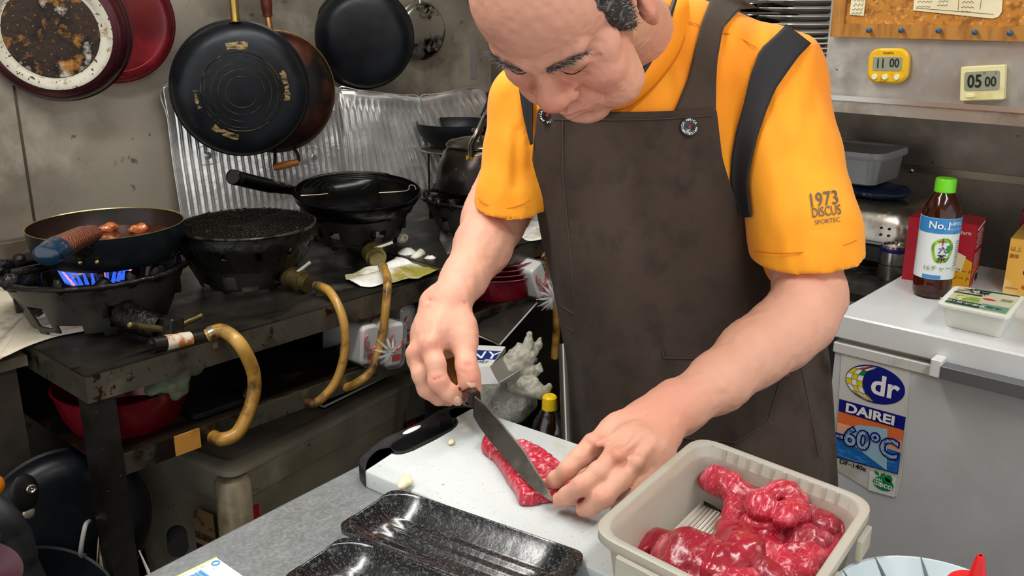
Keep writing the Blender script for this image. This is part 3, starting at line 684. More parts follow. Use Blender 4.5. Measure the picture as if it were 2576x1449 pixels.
m.build('mesh_shelf',mat('shelf_wire','#a7a59d',.3,.9),ws,world=True)
# kettle
kc=np.array([B4[0]+.008,B4[1]-.006,ZT2+.0035+.103]); kp=V(1190,520,kc[1])
t=thing('kettle','soot-blackened steel kettle on the far burner, half hidden by the sleeve','kettle',kc)
km=mat('sooty_kettle','#2b2522',.25,.75,mix=[('#6e4a2a',6,.52,.68,8),('#12100f',5,.5,.66,6),('#8a8178',45,.68,.76,4)],rmix=(9,.15,.45))
KZ=lambda pr:[(r_*1.02,z_k*.88) for r_,z_k in pr]
M().lathe(KZ([(.001,0),(.098,0),(.108,.01),(.110,.03),(.104,.075),(.088,.118),(.078,.130),(.074,.134)]),n=64).build('kettle_body',km,t)
ld=M().lathe(KZ([(.080,.132),(.082,.138),(.074,.148),(.045,.156),(.010,.158),(.010,.170),(.016,.176),(.014,.184),(.001,.186)]),n=64).build('lid',mat('kettle_lid','#8d877c',.2,.95,mix=[('#3f3024',9,.5,.7)]),t)
fr=cr; dn=-cf*np.array([1,1,0]); dn/=np.linalg.norm(dn)
kb=kc+dn*.084-cr*.012+np.array([0,0,.104])
br=M().box(kb+np.array([0,0,-.01]),(.030,.006,.022),frame(( -dn[1],dn[0],0),dn),bev=.003); br=M().box(kb+dn*.004+np.array([0,0,-.008]),(.032,.004,.02),np.column_stack([cr,dn,[0,0,1.]]),bev=.002).cyl(kb+np.array([0,0,-.006]),kb+dn*.010+np.array([0,0,-.006]),.004)
br.build('handle_bracket',mat('gold_heat_steel','#b98f2e',.25,.9,mix=[('#5b3a1a',20,.5,.7)]),t,world=True)
hdl=M().tube(smoothpath([kb+dn*.006,kb+dn*.012+np.array([0,0,.03]),kb+dn*.01+cr*.015+np.array([0,0,.06]),kb-dn*.02+cr*.035+np.array([0,0,.10])],6),.0055,10,sq=2).build('handle_strap',steelshine,t,world=True)
M().tube(smoothpath([kb-dn*.018+cr*.033+np.array([0,0,.095]),kb-dn*.05+cr*.05+np.array([0,0,.135]),kb-dn*.10+cr*.045+np.array([0,0,.14])],6),.012,14).build('handle_grip',blackmatte,hdl,world=True)
M().tube(smoothpath([kc+cr*.09+np.array([0,0,.07]),kc+cr*.13+np.array([0,0,.10]),kc+cr*.15+np.array([0,0,.13])],5),[.018]*5+[.012]*6,14).build('spout',km,t,world=True)
# papers on the tables
def sheet(name,pts,z,m,label,amp=.004,sc=16,n=4,solid=.0005,curl=()):
    P=[Z(x,y,z) for x,y in pts]; ring=smoothpath(P,5,True); c=np.mean(ring,0); G=[]
    for s in np.linspace(.02,1,9):
        row=[]
        for i,p in enumerate(ring+[ring[0]]):
            q=c+(p-c)*s; h_=amp*abs(noise3(q*sc))*1.5
            for (x,y,hh,rr) in curl:
                k=Z(x,y,z); h_+=hh*math.exp(-((q-k)@(q-k))/rr**2)
            row.append(q+np.array([0,0,h_]))
        G.append(row)
    return tag(center(M().grid(G).build(name,m,solid=solid)),label,'paper')
wax=mat('oily_white_paper','#ecebe6',.4,0,mix=[('#9c9340',5,.47,.58,5),('#6e6420',9,.62,.72,5)],bump=[(25,.002)])
sheet('greasy_paper',[(868,700),(930,675),(985,660),(1010,640),(1035,632),(1050,645),(1065,662),(1095,655),(1100,685),(1040,705),(980,712),(920,722)],ZT+.004,wax,'crumpled oil-soaked white paper on the table edge beside the wok burner',.008,24,curl=((1030,645,.018,.022),(1085,660,.014,.015)))
sheet('greasy_paper',[(1315,600),(1310,570),(1330,552),(1372,548),(1395,560),(1395,595),(1350,606)],ZT2+.001,wax,'oil-stained white paper on the far table beside the apron',.006,20)
p=Z(1050,640,ZT+.012); tag(center(M().tube([Z(1038,652,ZT+.012),Z(1062,634,ZT+.02)],.010,10).disp(.003,60).build('paper_roll',mat('roll_paper','#d9d6c3',.6),ang=180)),'small roll of pale paper standing at the back of the oily paper','paper')
t=thing('jar','small clear jar with a pink lid on the far table behind the sleeve','jar',Z(1346,552,ZT2+.001))
M().lathe([(.001,0),(.028,0),(.03,.004),(.03,.045),(.026,.052)],n=32).build('jar_body',mat('cloudy_plastic','#dcdcd4',.3,0,trans=.5),t); M().lathe([(.001,.068),(.028,.068),(.03,.064),(.03,.052),(.001,.052)],n=32).build('lid',mat('pink_plastic','#d23c58',.35),t)
# ================================================================ THINGS UNDER THE STOVE TABLES
SH1=.630; SH2=.668
redm=mat('glossy_red','#7a0a1c',.25,.3,mix=[('#4a0612',5,.5,.75)],coat=.5)
def pan_up(name,label,c,R,rb,h,m,inside=None,group=None,handle=None,hm=None,tilt=None,hand_name='handle',lug=None):
    t=thing(name,label,'pan',c,R=tilt if tilt is not None else np.eye(3),group=group)
    M().lathe([(.001,0),(rb,0),(rb+(R-rb)*.5,h*.35),(R,h),(R+.002,h+.001),(R-.003,h+.001),(rb+(R-rb)*.5-.003,h*.38),(rb-.002,.003),(.001,.003)],n=64).build('pan_body',m,t)
    if handle is not None:
        d=np.array([math.cos(handle),math.sin(handle),0]); M().tube(smoothpath([d*R+np.array([0,0,h*.8]),d*(R+.05)+np.array([0,0,h+.006]),d*(R+.17)+np.array([0,0,h+.012])],5),[.008]*4+[.011]*7,12,sq=1.5).build(hand_name,hm or blackmatte,t)
    if lug is not None:
        d=np.array([math.cos(lug),math.sin(lug),0]); e=np.array([-d[1],d[0],0])
        M().tube(smoothpath([d*(R-.002)+e*.022+np.array([0,0,h-.006]),d*(R+.024)+e*.018+np.array([0,0,h]),d*(R+.024)-e*.018+np.array([0,0,h]),d*(R-.002)-e*.022+np.array([0,0,h-.006])],5),.005,10).build('side_handle',hm or blackmatte,t)
    return t
c=V(750,905,1.70); pan_up('frying_pan','wide black frying pan on the shelf below the middle burner',(c[0],1.70,SH1+.001),.150,.115,.055,blackpan,handle=1.6)
c=V(312,1010,1.64); pan_up('pot','bright red pot on the shelf behind the corner table leg',(c[0]+.01,1.66,SH1+.001),.125,.10,.075,redm,handle=2.0)
# green rag
q=V(475,960,1.56); P_,Q_=Field().ell(q+np.array([-.05,0,.01]),(.035,.03,.016),k=.02).ell(q+np.array([0,.01,.03]),(.05,.03,.02),k=.02).ell(q+np.array([.05,.02,.045]),(.04,.03,.018),k=.02).ell(q+np.array([-.03,-.01,-.008]),(.028,.014,.022),k=.02).mesh(.004,(.007,38))
tag(center(fbuild(P_,Q_,'rag',mat('green_rag','#6f7a62',.9,0,mix=[('#3a3d2d',14,.45,.65)],bump=[(160,.0008)]))),'crumpled grey-green rag hanging over the red pot under the table','cloth')
c=V(560,1032,1.545); t=thing('pan_tray','black flat tray lying on the shelf in front of the red pot','tray',(c[0],1.60,SH1+.0015)); M().rbox((0,0,.006),(.13,.12,.012),np.eye(3),.02).build('tray_body',blackpan,t); M().cyl((.05,-.055,.012),(.065,-.055,.030),.009).build('tray_knob',blackmatte,t)
# old tape on shelf edge
q0=V(437,1098,TF+.0062); q1=V(500,1075,TF+.0062)
tag(center(M().mm((q0[0],TF+.004,SH1-.037),(q1[0],TF+.0069,SH1+.002)).build('tape_piece',mat('old_yellow_tape','#b98338',.5,0,mix=[('#6b3f14',18,.5,.7)]))),'torn piece of old yellow tape stuck on the shelf edge','tape')
# wrapped cartons
cart=mat('carton_silver','#cfcdcc',.3,.2); cartr=mat('carton_red','#b01a22',.3,.1); film=mat('clear_film','#ffffff',.06,0,trans=.0,alpha=.07,bump=[(35,.004)]); film2=mat('crinkled_film','#e8e8e6',.1,0,alpha=.26,bump=[(40,.008),(110,.002)])
def carton(x,y,v,w,h,L_,rz,tilt,label,group='shrink-wrapped cartons'):
    c=V(x,y,v); R=rotm(0,tilt,0); R=rotm(0,0,rz)@R
    t=thing('wrapped_carton',label,'carton',c,R=R,group=group)
    R2=rotm(math.pi/2,0,0) # long axis along local +y
    M().rbox((0,L_/2,0),(w,h,L_),R2,.012,5).build('carton_body',cart,t)
    m=M(); pts=[(w*.36*math.cos(a)+.000,-.0012,h*.10+w*.40*math.sin(a)) for a in np.linspace(2.2,6.2,16)]; m.tube(pts,.0022,6); m.build('red_swirl',cartr,t)
    M().box((w*.1,-.0006,-h*.30),(w*.5,.001,h*.16)).build('red_band',cartr,t)
    M().rbox((0,.02+L_*.25,0),(w+.0008,h+.0008,.012),R2,.0124,5).build('red_stripe',cartr,t)
    for i in range(6): pass
    mm=M()
    for i in range(9): mm.box((-w*.22,-.0006,h*.10-i*.0042),(w*.36,.0008,.0013))
    mm.build('fine_print',mat('print_grey','#5a5856',.6),t)
    M().rbox((0,L_/2-.004,0),(w+.008,h+.008,L_+.012),R2,.016,4).build('film_wrap',film,t)
    return t
carton(932,868,1.500,.048,.088,.14,0,.10,'leftmost silver and red carton in clear film on the shelf')
carton(995,868,1.475,.050,.098,.16,0,.14,'middle silver and red carton in clear film with twisted knot on the shelf')
carton(1030,820,1.545,.048,.095,.14,0,.05,'rear right silver and red carton in clear film on the shelf')
q=V(975,885,1.462); m=M()
for k in range(9):
    a=k*.7; m.tube(smoothpath([q,q+np.array([.012*math.cos(a),-.006,.012*math.sin(a)]),q+np.array([.034*math.cos(a),.012,.034*math.sin(a)])],4),[.002]*4+[.003]*3+[.001,.001],5)
tag(center(m.build('twisted_film',film2)),'twisted knot of clear film on the front of the cartons','plastic film')
t=thing('plastic_bottle','small clear plastic bottle lying left of the wrapped cartons','bottle',V(885,880,1.60)*np.array([1,1,0])+np.array([0,0,SH1+.001])); M().lathe([(.001,0),(.028,0),(.03,.01),(.03,.09),(.012,.12),(.012,.135),(.001,.135)],n=24).build('bottle_body',film2,t)
# second bundle right
for x,y,l,tl in ((1362,705,'left carton of the wrapped pair beside the stacked red pans',-.45),(1398,735,'right carton of the wrapped pair, tucked behind the apron',-.30)): 
    carton(x,y,1.46 if x<1380 else 1.49,.050,.095,.12,0,tl,l)
q=V(1382,745,1.435); m=M()
for k in range(12):
    a=k*.53; m.tube(smoothpath([q,q+np.array([.014*math.cos(a),-.008,.014*math.sin(a)]),q+np.array([.040*math.cos(a),.010,.040*math.sin(a)])],4),[.002]*4+[.003]*3+[.001,.001],5)
tag(center(m.build('twisted_film',film2)),'starry twist of clear film on the carton pair beside the apron','plastic film')
# red pan stack
redd=mat('dark_red_enamel','#8e1028',.22,.35,mix=[('#34050f',4,.45,.7)],coat=.5); coprim=mat('copper_rim','#9c5a56',.2,.8)
sc=V(1252,740,1.60); sc[2]=SH2+.001
t=pan_up('pot','deep red pot at the bottom of the stack of red pans',sc,.114,.098,.058,redd)
M().torus((0,0,.059),.115,.0018,n=56).build('pot_rim',coprim,t)
for k,lb in enumerate(('first shallow red pan nested on the deep red pot','second shallow red pan from the bottom of the stack','third shallow red pan from the bottom of the stack','topmost shallow red pan of the stack')):
    tl=rotm(.0,-.045-.008*k,0); cc=sc+np.array([.012+.003*k,-.004,.037+.0125*k]); t=pan_up('frying_pan',lb,cc,.122-.002*k,.090,.026,redd,group='stacked red pans',tilt=tl,lug=-.35,hm=blackmatte)
    M().torus((0,0,.0265),.123-.002*k,.0016,n=56).build('pan_rim',coprim,t)
# ---- storage bin
binm=mat('cloudy_bin_plastic','#9d9684',.32,0,mix=[('#6f6856',3,.4,.65,6),('#b7b09c',5,.55,.72,6),('#2e261b',60,.70,.75,3)],rmix=(6,.25,.5))
ZB=.50; A_=Z(575,1190,ZB); B_=Z(1058,941,ZB); ex=(B_-A_); Lb=np.linalg.norm(ex); ex/=Lb; ey=np.array([-ex[1],ex[0],0])
Rb=np.column_stack([ex,ey,[0,0,1.]]); t=thing('storage_box','large cloudy plastic storage box on the floor under the stove table','storage box',A_*np.array([1,1,0])+np.array([0,0,.001]),R=Rb)
D_=.42
def rr(x0,x1,y0,y1,z,r=.03,n=5):
    L=[]
    for (cx,cy,a0) in ((x1-r,y1-r,0),(x0+r,y1-r,90),(x0+r,y0+r,180),(x1-r,y0+r,270)):
        for k in range(n+1):
            a=math.radians(a0+90*k/n); L.append((cx+r*math.cos(a),cy+r*math.sin(a),z))
    return L
M().loops([rr(.045,Lb-.045,.045,D_-.04,.0),rr(.02,Lb-.02,.02,D_-.02,ZB-.09),rr(.012,Lb-.012,.012,D_-.01,ZB-.085),rr(.008,Lb-.008,.006,D_-.006,ZB-.012)],True,True).build('box_body',binm,t)
M().loops([rr(0,Lb,-.004,D_,ZB-.016),rr(0,Lb,-.004,D_,ZB-.004),rr(.006,Lb-.006,.002,D_-.006,ZB),rr(.03,Lb-.03,.03,D_-.03,ZB),rr(.036,Lb-.036,.036,D_-.036,ZB-.008)],True,True).build('box_lid',mat('bin_lid_plastic','#9b9484',.3,0,mix=[('#5b5446',3,.4,.7,6),('#a39c88',5,.6,.74)],rmix=(6,.2,.5)),t)
M().lathe([(.036,0.02),(.036,ZB-.03),(.030,ZB-.022),(.001,ZB-.022)],(.018,.014,0),n=32).build('corner_post',mat('post_plastic','#8a8069',.3,0,mix=[('#5d4a2c',9,.5,.7)]),t)
lbm=mat('old_label_paper','#a98c62',.6,0,mix=[('#5b3a20',30,.55,.66,4)])
lab=M(); lx0,lx1=.12,.19
lab.box((.0055,.10,.33),(.002,.062,.10)).build('paper_label',lbm,t)
for i,w_ in enumerate('醤油用品'): text(w_,.020,MW[t.name]@Vector((.004,.123-.0155*i,.315)),-ey,(0,0,1),mat('ink_black','#141210',.6),t,'label_text')
M().box((.0038,.10,.288),(.0016,.062,.014)).build('label_foot',mat('maroon_print','#3d1018',.6),t)
for i,(x,y,w_,h_) in enumerate(((625,1297,.055,.03),(1035,1072,.03,.026))):
    p=np.array(Z(x,y,.5)); 
    # on the front face: intersect the ray with the face plane
    v_=ray(x,y); pl=A_+ey*.006; s_=((pl-C0)@ey)/(v_@ey); p=C0+s_*v_; loc=np.array(MW[t.name].inverted()@Vector(p))
    M().box((loc[0],loc[1]+.0,loc[2]),(w_,.004,h_)).build('red_tape',mat('red_tape','#a31524',.4),t)
# white-edged black tray on the box
def edged_panel(label,pts,z,lift,back):
    P=[Z(x,y,z) for x,y in pts]; t=thing('flat_tray',label,'tray',P[0]); M().prism(P,(0,0,-.006)).build('tray_body',mat('dark_tray','#1c1b19',.35,.2),t,world=True)
    M().tube([P[0]+np.array([0,0,.002]),P[1]+np.array([0,0,.002]),P[2]+np.array([0,0,.002])],.0028,8).build('white_edge',mat('white_edge_plastic','#c9c7c2',.3),t,world=True)
edged_panel('black tray with a white edge lying on the storage box lid',[(768,1008),(815,1025),(972,948),(930,930)],ZB+.010,0,0)
# black castor seen under the bin side
q=V(448,1378,1.50); tag(center(M().cyl(q,q+np.array([.03,.06,-.01]),.019,n=24).build('black_knob',blackmatte)),'black round knob low beside the storage box','knob')
# ================================================================ THINGS HANGING AT THE LOWER LEFT
def bd(x,y,v): return V(x,y,v)
c=V(165,1330,1.655); RR=panframe(0,1.2,.1,(-.15,-1,0)); t,R=hangpan('frying_pan','large dull black pan hanging in the dark below the bench at lower left',c,.155,.10,.045,blackpan,R=RR)
e=M().box((-.0,.0,0),(.001,.001,.001)); 
pb=bd(62,1240,1.60); bk=M().sphere(pb,(.024,.008,.036),16,10).build('handle_bracket',blackmatte,t,world=True)
M().torus(bd(80,1230,1.59),.0062,.0028,axis=(-.2,-1,.1),n=24).sphere(bd(80,1230,1.592),.0035,8,6).build('rivet',steelshine,t,world=True)
M().sphere(bd(73,1290,1.60),(.011,.004,.011),12,8).build('worn_patch',mat('bare_metal','#b9ab95',.4,.7,mix=[('#3b3630',60,.5,.6)]),t,world=True)
# lid with dirty cream rim, on edge
c=bd(232,1400,1.60); t=thing('pan_cover','pot lid hanging on edge with a dirty cream rim beside the corner leg','lid',c)
arc=[bd(x,y,1.59) for x,y in ((252,1218),(243,1250),(234,1300),(228,1360),(226,1420),(232,1480),(246,1530))]
S=smoothpath(arc,6); S=[p+np.array([0,-.035,0]) for p in S]; dd=np.array([.12,.30,0]); dd/=np.linalg.norm(dd)
m=M().grid([[p+np.array([0,0,0])+cr*(.011+.000)+cf*.0 for p in S],[p-cr*.004 for p in S],[p-cr*.006+cf*.09 for p in S]]); m.build('lid_rim',mat('dirty_cream_enamel','#c4b48d',.35,.1,mix=[('#7c4f1d',14,.5,.66),('#20150d',40,.62,.7)]),t,world=True,solid=.002)
M().tube(S,.0022,8).build('lid_edge',steelshine,t,world=True)
M().tube(smoothpath([bd(224,1312,1.58),bd(214,1325,1.55),bd(203,1390,1.55),bd(212,1398,1.58)],5),.0042,10).build('lid_handle',mat('grey_plastic_handle','#a5a1a0',.35),t,world=True)
# thick black handle of another pan + maroon pan + orange thing
t=thing('saucepan','saucepan with a thick black curved handle at the bottom left corner','pan',bd(70,1460,1.52))
M().tube(smoothpath([bd(-30,1262,1.52),bd(15,1300,1.50),bd(45,1345,1.50),bd(62,1400,1.50),bd(95,1470,1.50)],6),[.020]*12+[.021]*7+[.017]*6,16).build('handle_grip',mat('soft_black_plastic','#232324',.5),t,world=True)
M().lathe([(.001,0),(.10,0),(.11,.06),(.113,.062),(.108,.06),(.098,.003),(.001,.003)],bd(100,1560,1.52),rotm(.4,.3,0),n=48).build('pan_body',blackpan,t,world=True)
tag(center(M().lathe([(.001,0),(.03,0),(.045,.035),(.047,.037),(.043,.035),(.001,.004)],bd(-45,1465,1.42),rotm(.5,.3,0),n=48).build('bowl',mat('maroon_plastic','#3d0f20',.6))),'maroon bowl at the very bottom left corner','bowl')
tag(center(M().sphere(bd(-12,1222,1.62),(.016,.012,.02),16,10).build('orange_knob',mat('amber_plastic','#c8741a',.3))),'orange knob at the left frame edge below the bench','knob')
# white strip beside the corner leg
tag(center(M().tube([V(350,1385,1.50),V(372,1435,1.49),V(385,1480,1.48)],[.002,.005,.006],8,sq=.5).build('white_strip',mat('scuffed_white','#cfcbc4',.4))),'narrow white scuffed strip sticking up right of the corner leg','strip')
# ================================================================ RUBBISH BETWEEN TABLE AND COUNTER
rc=W(1225,1120,2.16); RBZ=.46
t=thing('waste_bin','black waste bin under the gloves and clear bag, behind the cutting board','bin',(rc[0],rc[1],0.001))
M().loops([rr(-.14,.14,-.12,.12,0),rr(-.17,.17,-.14,.14,RBZ-.09),rr(-.175,.175,-.145,.145,RBZ-.085),rr(-.165,.165,-.135,.135,RBZ-.085)],True,True).build('bin_body',mat('bin_black','#141413',.5),t)
crk=mat('crinkled_bag','#c9c8bc',.14,0,alpha=.42,mix=[('#f4f3ee',22,.56,.62,5,(1,1,1),'dist'),('#5f5c4e',12,.5,.62)],bump=[(28,.02),(75,.006)],spec=.8)
q=W(1250,1015,2.05); P_,Q_=Field().ell(q,(.075,.06,.055),k=.03).ell(q+cr*-.03+np.array([0,0,-.01]),(.04,.05,.04),k=.02).ell(q+cr*.04+np.array([0,0,.01]),(.05,.05,.045),k=.02).mesh(.005,(.007,26))
tag(center(fbuild(P_,Q_,'plastic_bag',crk,smooth=0)),'crumpled clear plastic bag bulging behind the cutting board','bag')
glm=mat('dirty_glove','#d3d0bf',.25,0,alpha=.5,mix=[('#8d8668',12,.5,.66),('#e3e1d2',30,.58,.68)],bump=[(30,.008)])
def glove(pts,label,seed):
    F_=Field()
    for ch,rs in pts: F_.chain([W(*p) for p in ch],[r_*.8 for r_ in rs],k=.008)
    P_,Q_=F_.mesh(.0028,(.0045,70)); tag(center(fbuild(P_,Q_,'plastic_glove',glm,smooth=0)),label,'glove')
glove([([(1285,925,2.0),(1318,900,2.0),(1330,870,2.0),(1332,842,2.0)],[.03,.026,.014,.008]),([(1318,900,2.0),(1352,870,2.02),(1358,850,2.02)],[.022,.012,.007]),([(1290,900,2.0),(1305,868,2.0)],[.02,.010]),([(1285,925,2.0),(1335,930,2.0)],[.03,.02])],'crumpled dirty glove with fingers up, on top of the grey carton',1)
glove([([(1300,965,2.0),(1340,975,1.98),(1372,985,1.98)],[.028,.024,.016]),([(1325,955,2.0),(1350,930,2.0),(1358,918,2.0)],[.02,.012,.008]),([(1365,985,1.98),(1380,972,1.98)],[.016,.008])],'second dirty glove hanging lower, just above the yellow-capped bottle',2)
# grey folded carton
gc=mat('grey_card','#a9a8a6',.5,0,mix=[('#85837e',6,.5,.7)]); gci=mat('grey_card_inside','#6f6a62',.5)
t=thing('card_tray','folded grey cardboard tray lying on the rubbish bag','carton',W(1240,930,2.0))
a,b,c_,d_=W(1175,928,1.95),W(1232,922,1.95),W(1255,965,1.93),W(1190,968,1.93)
M().prism([a,b,c_,d_],cf*.004).build('tray_end',gc,t,world=True)
M().prism([W(1232,922,1.95),W(1300,870,2.05),W(1345,905,2.03),W(1258,966,1.93)],cf*.004).build('tray_inside',gci,t,world=True)
M().tube([W(1256,967,1.925),W(1300,940,1.975),W(1350,905,2.025)],.006,6,sq=.4).build('tray_lip',gc,t,world=True)
# blue and white box
t=thing('printed_box','flat box with white letters on blue, lying beside the grasping hand','box',W(1225,895,2.06))
P=[W(1160,925,2.0),W(1200,868,2.1),W(1272,872,2.1),W(1232,925,2.0)]
M().prism(P,(0,0,-.012)).build('box_body',mat('box_white','#d6d4ce',.5),t,world=True)
nrm=np.cross(P[1]-P[0],P[3]-P[0]); nrm/=np.linalg.norm(nrm); nrm=nrm if nrm[2]>0 else -nrm
ctr=np.mean(P,0); X_=P[2]-P[1]; X_/=np.linalg.norm(X_); Y_=(P[1]-P[0]); Y_/=np.linalg.norm(Y_)
bl=mat('deep_blue_print','#12307a',.4); wh=mat('white_print','#eeeeee',.5)
M().prism([ctr+nrm*.0006+X_*sx*.030+Y_*(sy*.024+.004) for sx,sy in ((-1,-1),(1,-1),(1,1),(-1,1))],nrm*.0006).build('blue_panel',bl,t,world=True)
text('NY',.050,ctr+nrm*.0018+Y_*.002,X_,Y_,wh,t,'box_lettering',sx=1.0)
text('CHEF',.016,ctr+nrm*.0018-Y_*.030,X_,Y_,bl,t,'box_lettering')
# dark panels with white edges behind
def edged2(label,P,e):
    t=thing('flat_tray',label,'tray',P[0]); n_=np.cross(P[1]-P[0],P[-1]-P[0]); n_/=np.linalg.norm(n_); M().prism(P,n_*.005).build('tray_body',mat('dark_tray2','#2a2825',.35,.2,mix=[('#4a463c',4,.5,.7)]),t,world=True)
    M().tube([P[i] for i in e],.0028,8).build('white_edge',mat('white_edge_plastic','#c9c7c2',.3),t,world=True)
edged2('dark tray with white edges standing below the red pans',[W(1188,838,2.25),W(1256,868,2.2),W(1350,762,2.42),W(1275,745,2.5)],(0,1,2))
# soy bottle
q=W(1381,1100,1.95); q[2]=0
t=thing('soy_sauce_bottle','dark brown bottle with a bright yellow cap behind the cutting board','bottle',W(1381,1140,2.0))
zt=W(1381,975,2.0)[2]-MW[t.name].translation[2]
brn=mat('soy_brown','#150a06',.08,0,coat=1)
M().lathe([(.001,-.12),(.036,-.12),(.037,0),(.037,.055),(.034,.072),(.022,.094),(.0155,.104),(.015,zt-.02),(.001,zt-.02)],n=40).build('bottle_body',brn,t)
M().lathe([(.001,zt),(.012,zt),(.0155,zt-.004),(.0165,zt-.030),(.014,zt-.031),(.001,zt-.031)],n=32).build('cap',mat('yellow_cap','#e2bd10',.35),t)
sp=t
M().mm((MW[t.name].translation.x-.10,MW[t.name].translation.y-.08,.0005),(MW[t.name].translation.x+.08,MW[t.name].translation.y+.08,MW[t.name].translation[2]-.121)); 
st=tag(center(M().mm((MW[t.name].translation.x-.045,MW[t.name].translation.y-.045,.0005),(MW[t.name].translation.x+.045,MW[t.name].translation.y+.045,MW[t.name].translation[2]-.1205),.01).build('crate',mat('crate_black','#0f0f0f',.6))),'black crate on the floor beneath the yellow-capped bottle','crate')
tag(center(M().cyl(W(1418,870,2.0),W(1432,1240,1.85),.012).build('steel_pole',mat('pole_steel','#55544f',.3,.7))),'grey metal pole standing beside the brown bottle','pole')
# ================================================================ COUNTER
ctm=mat('counter_steel','#999da1',.42,.55,mix=[('#868882',3,.45,.7,7),('#a9adb0',230,.4,.7,3),('#8c8672',5,.6,.75,7)],bump=[(240,.0001)],rmix=(60,.36,.5))
CZ=.88
l0=Z(373,1430,CZ); l1=Z(1158,1031,CZ); dl=(l1-l0)/np.linalg.norm(l1-l0); fr1=Z(2240,1447,CZ); df=(fr1-l1); df/=np.linalg.norm(df)
Pn=[l1,l0-dl*.45,np.array([-.05,-.55,CZ]),l1+df*1.4]
t=thing('prep_counter','stainless steel work counter in the foreground under the cutting board','counter',np.mean(Pn,0)*np.array([1,1,0])+np.array([0,0,.001]))
cc=np.mean(Pn,0); lp=[]
def cpoly(ins,z):
    out=[]
    for i,p in enumerate(Pn):
        a=Pn[i-1]-p; b=Pn[(i+1)%4]-p; a=a/np.linalg.norm(a); b=b/np.linalg.norm(b)
        bis=(a+b); r=.03
        for k in range(7):
            s_=k/6; q=p+a*r*(1-s_)**2+b*r*s_**2
            dr=(cc-q); dr[2]=0; dr/=np.linalg.norm(dr); out.append(q+dr*ins+np.array([0,0,z-CZ]))
    return out
M().loops([cpoly(.02,CZ-.045),cpoly(.0,CZ-.044),cpoly(0,CZ-.012),cpoly(.003,CZ-.004),cpoly(.012,CZ),],False,True).build('counter_top',ctm,t,world=True,ang=60)
M().loops([cpoly(.03,.08),cpoly(.03,CZ-.0455)],True,True).build('cabinet',mat('cabinet_steel','#7d7b74',.4,.6),t,world=True)
# sticker
P=[Z(x,y,CZ+.0006) for x,y in ((425,1462),(545,1404),(640,1470),(520,1530))]
t=thing('price_sticker','white price sticker with a blue barcode on the counter at bottom left','sticker',P[0]); M().prism(P,(0,0,.0004)).build('sticker_paper',mat('sticker_paper','#eeece0',.5),t,world=True)
u_=(P[1]-P[0]); u_/=np.linalg.norm(u_); w2=(P[3]-P[0]); w2-=u_*(w2@u_); w2/=np.linalg.norm(w2); lbm2=mat('sky_blue_print','#4f97cf',.5)
Lw=np.linalg.norm(P[1]-P[0]); m=M(); x=.012
O_=P[0]+np.array([0,0,.0012])
for i in range(22):
    w_=random.choice([.0008,.0014,.0022]); m.box(O_+u_*(x+w_/2)+w2*.0175,(w_,.019,.0003),np.column_stack([u_,w2,[0,0,1.]])); x+=w_+random.choice([.0007,.0012])
    if x>Lw-.022: break
m.build('barcode',lbm2,t,world=True)
text('4902102 07 3851',.0042,O_+u_*(Lw*.45)+w2*.0045,u_,-w2,lbm2,t,'sticker_text')
M().torus(P[1]-u_*.006+w2*.008+np.array([0,0,.001]),.0035,.0007,n=20).build('round_mark',lbm2,t,world=True)
text('プラ',.0045,P[1]-u_*.012+w2*.017+np.array([0,0,.0012]),u_,-w2,lbm2,t,'sticker_text')
# yellow edge
M().tube([P[0]+np.array([0,0,.0006]),P[1]+np.array([0,0,.0006])],.0008,6).build('yellow_edge',mat('pale_yellow','#e8e48e',.5),t,world=True)
# ================================================================ CUTTING BOARD
BZ=.9
def bp(pts,z=BZ): return [Z(x,y,z) for x,y in pts]
whb=mat('speckled_board','#c3c9c9',.5,0,mix=[('#a2a8aa',320,.62,.70,3),('#b9b084',11,.60,.74,5),('#8d9091',60,.70,.74,3)],bump=[(150,.0001)])
blk=mat('board_black','#15171a',.45)
t=thing('cutting_board','white speckled cutting board with a black slotted grip under the meat','cutting board',Z(1250,1180,CZ+.0005))
wb=bp([(917,1184),(922,1162),(938,1142),(955,1131),(970,1131),(983,1140),(1002,1144),(1034,1136),(1095,1104),(1140,1080),(1152,1064),(1147,1050),(1133,1042),(1130,1034),(1143,1027),(1165,1025),(1190,1027)])
far=wb[-1]; near=wb[0]
bdir=Z(1440,1112,BZ)-Z(1190,1027,BZ); bdir/=np.linalg.norm(bdir)
wpoly=wb+[far+bdir*.325,near+bdir*.335]
def slab(poly,z0,m_,nm,ch=.002):
    cc=np.mean(poly,0); cc[2]=0
    top=[np.array(p) for p in poly]; lo=[p+np.array([0,0,-(z0)]) for p in top]
    ins=[]
    for p in top:
        d_=cc-p; d_[2]=0; d_/=np.linalg.norm(d_); ins.append(p+d_*ch+np.array([0,0,0]))
    up=[p+np.array([0,0,-ch]) for p in top]
    M().loops([lo,up,ins],True,True).build(nm,m_,t,world=True,ang=50)
slab(wpoly,.0195,whb,'board_plate')
outer=smoothpath(bp([(917,1186),(903,1166),(905,1154),(915,1144),(960,1107),(1010,1083),(1060,1060),(1098,1036),(1125,1026),(1160,1020),(1192,1024)]),6)
inner=smoothpath(wb[:],4)
def resample(P,n):
    P=np.array(P); s_=np.r_[0,np.cumsum(np.linalg.norm(np.diff(P,axis=0),axis=1))]; x=np.linspace(0,s_[-1],n); return np.column_stack([np.interp(x,s_,P[:,i]) for i in range(3)])
slot=bp([(986,1128),(997,1135),(1020,1133),(1060,1114),(1124,1083),(1144,1070),(1147,1058),(1136,1053),(1095,1064),(1040,1087),(1000,1108),(985,1120)])
# ring between outline and slot: outline = outer line + inner line back
ol=list(resample(outer,60))+list(resample(inner[::-1],60)); sl=resample(slot+[slot[0]],121)[:-1]
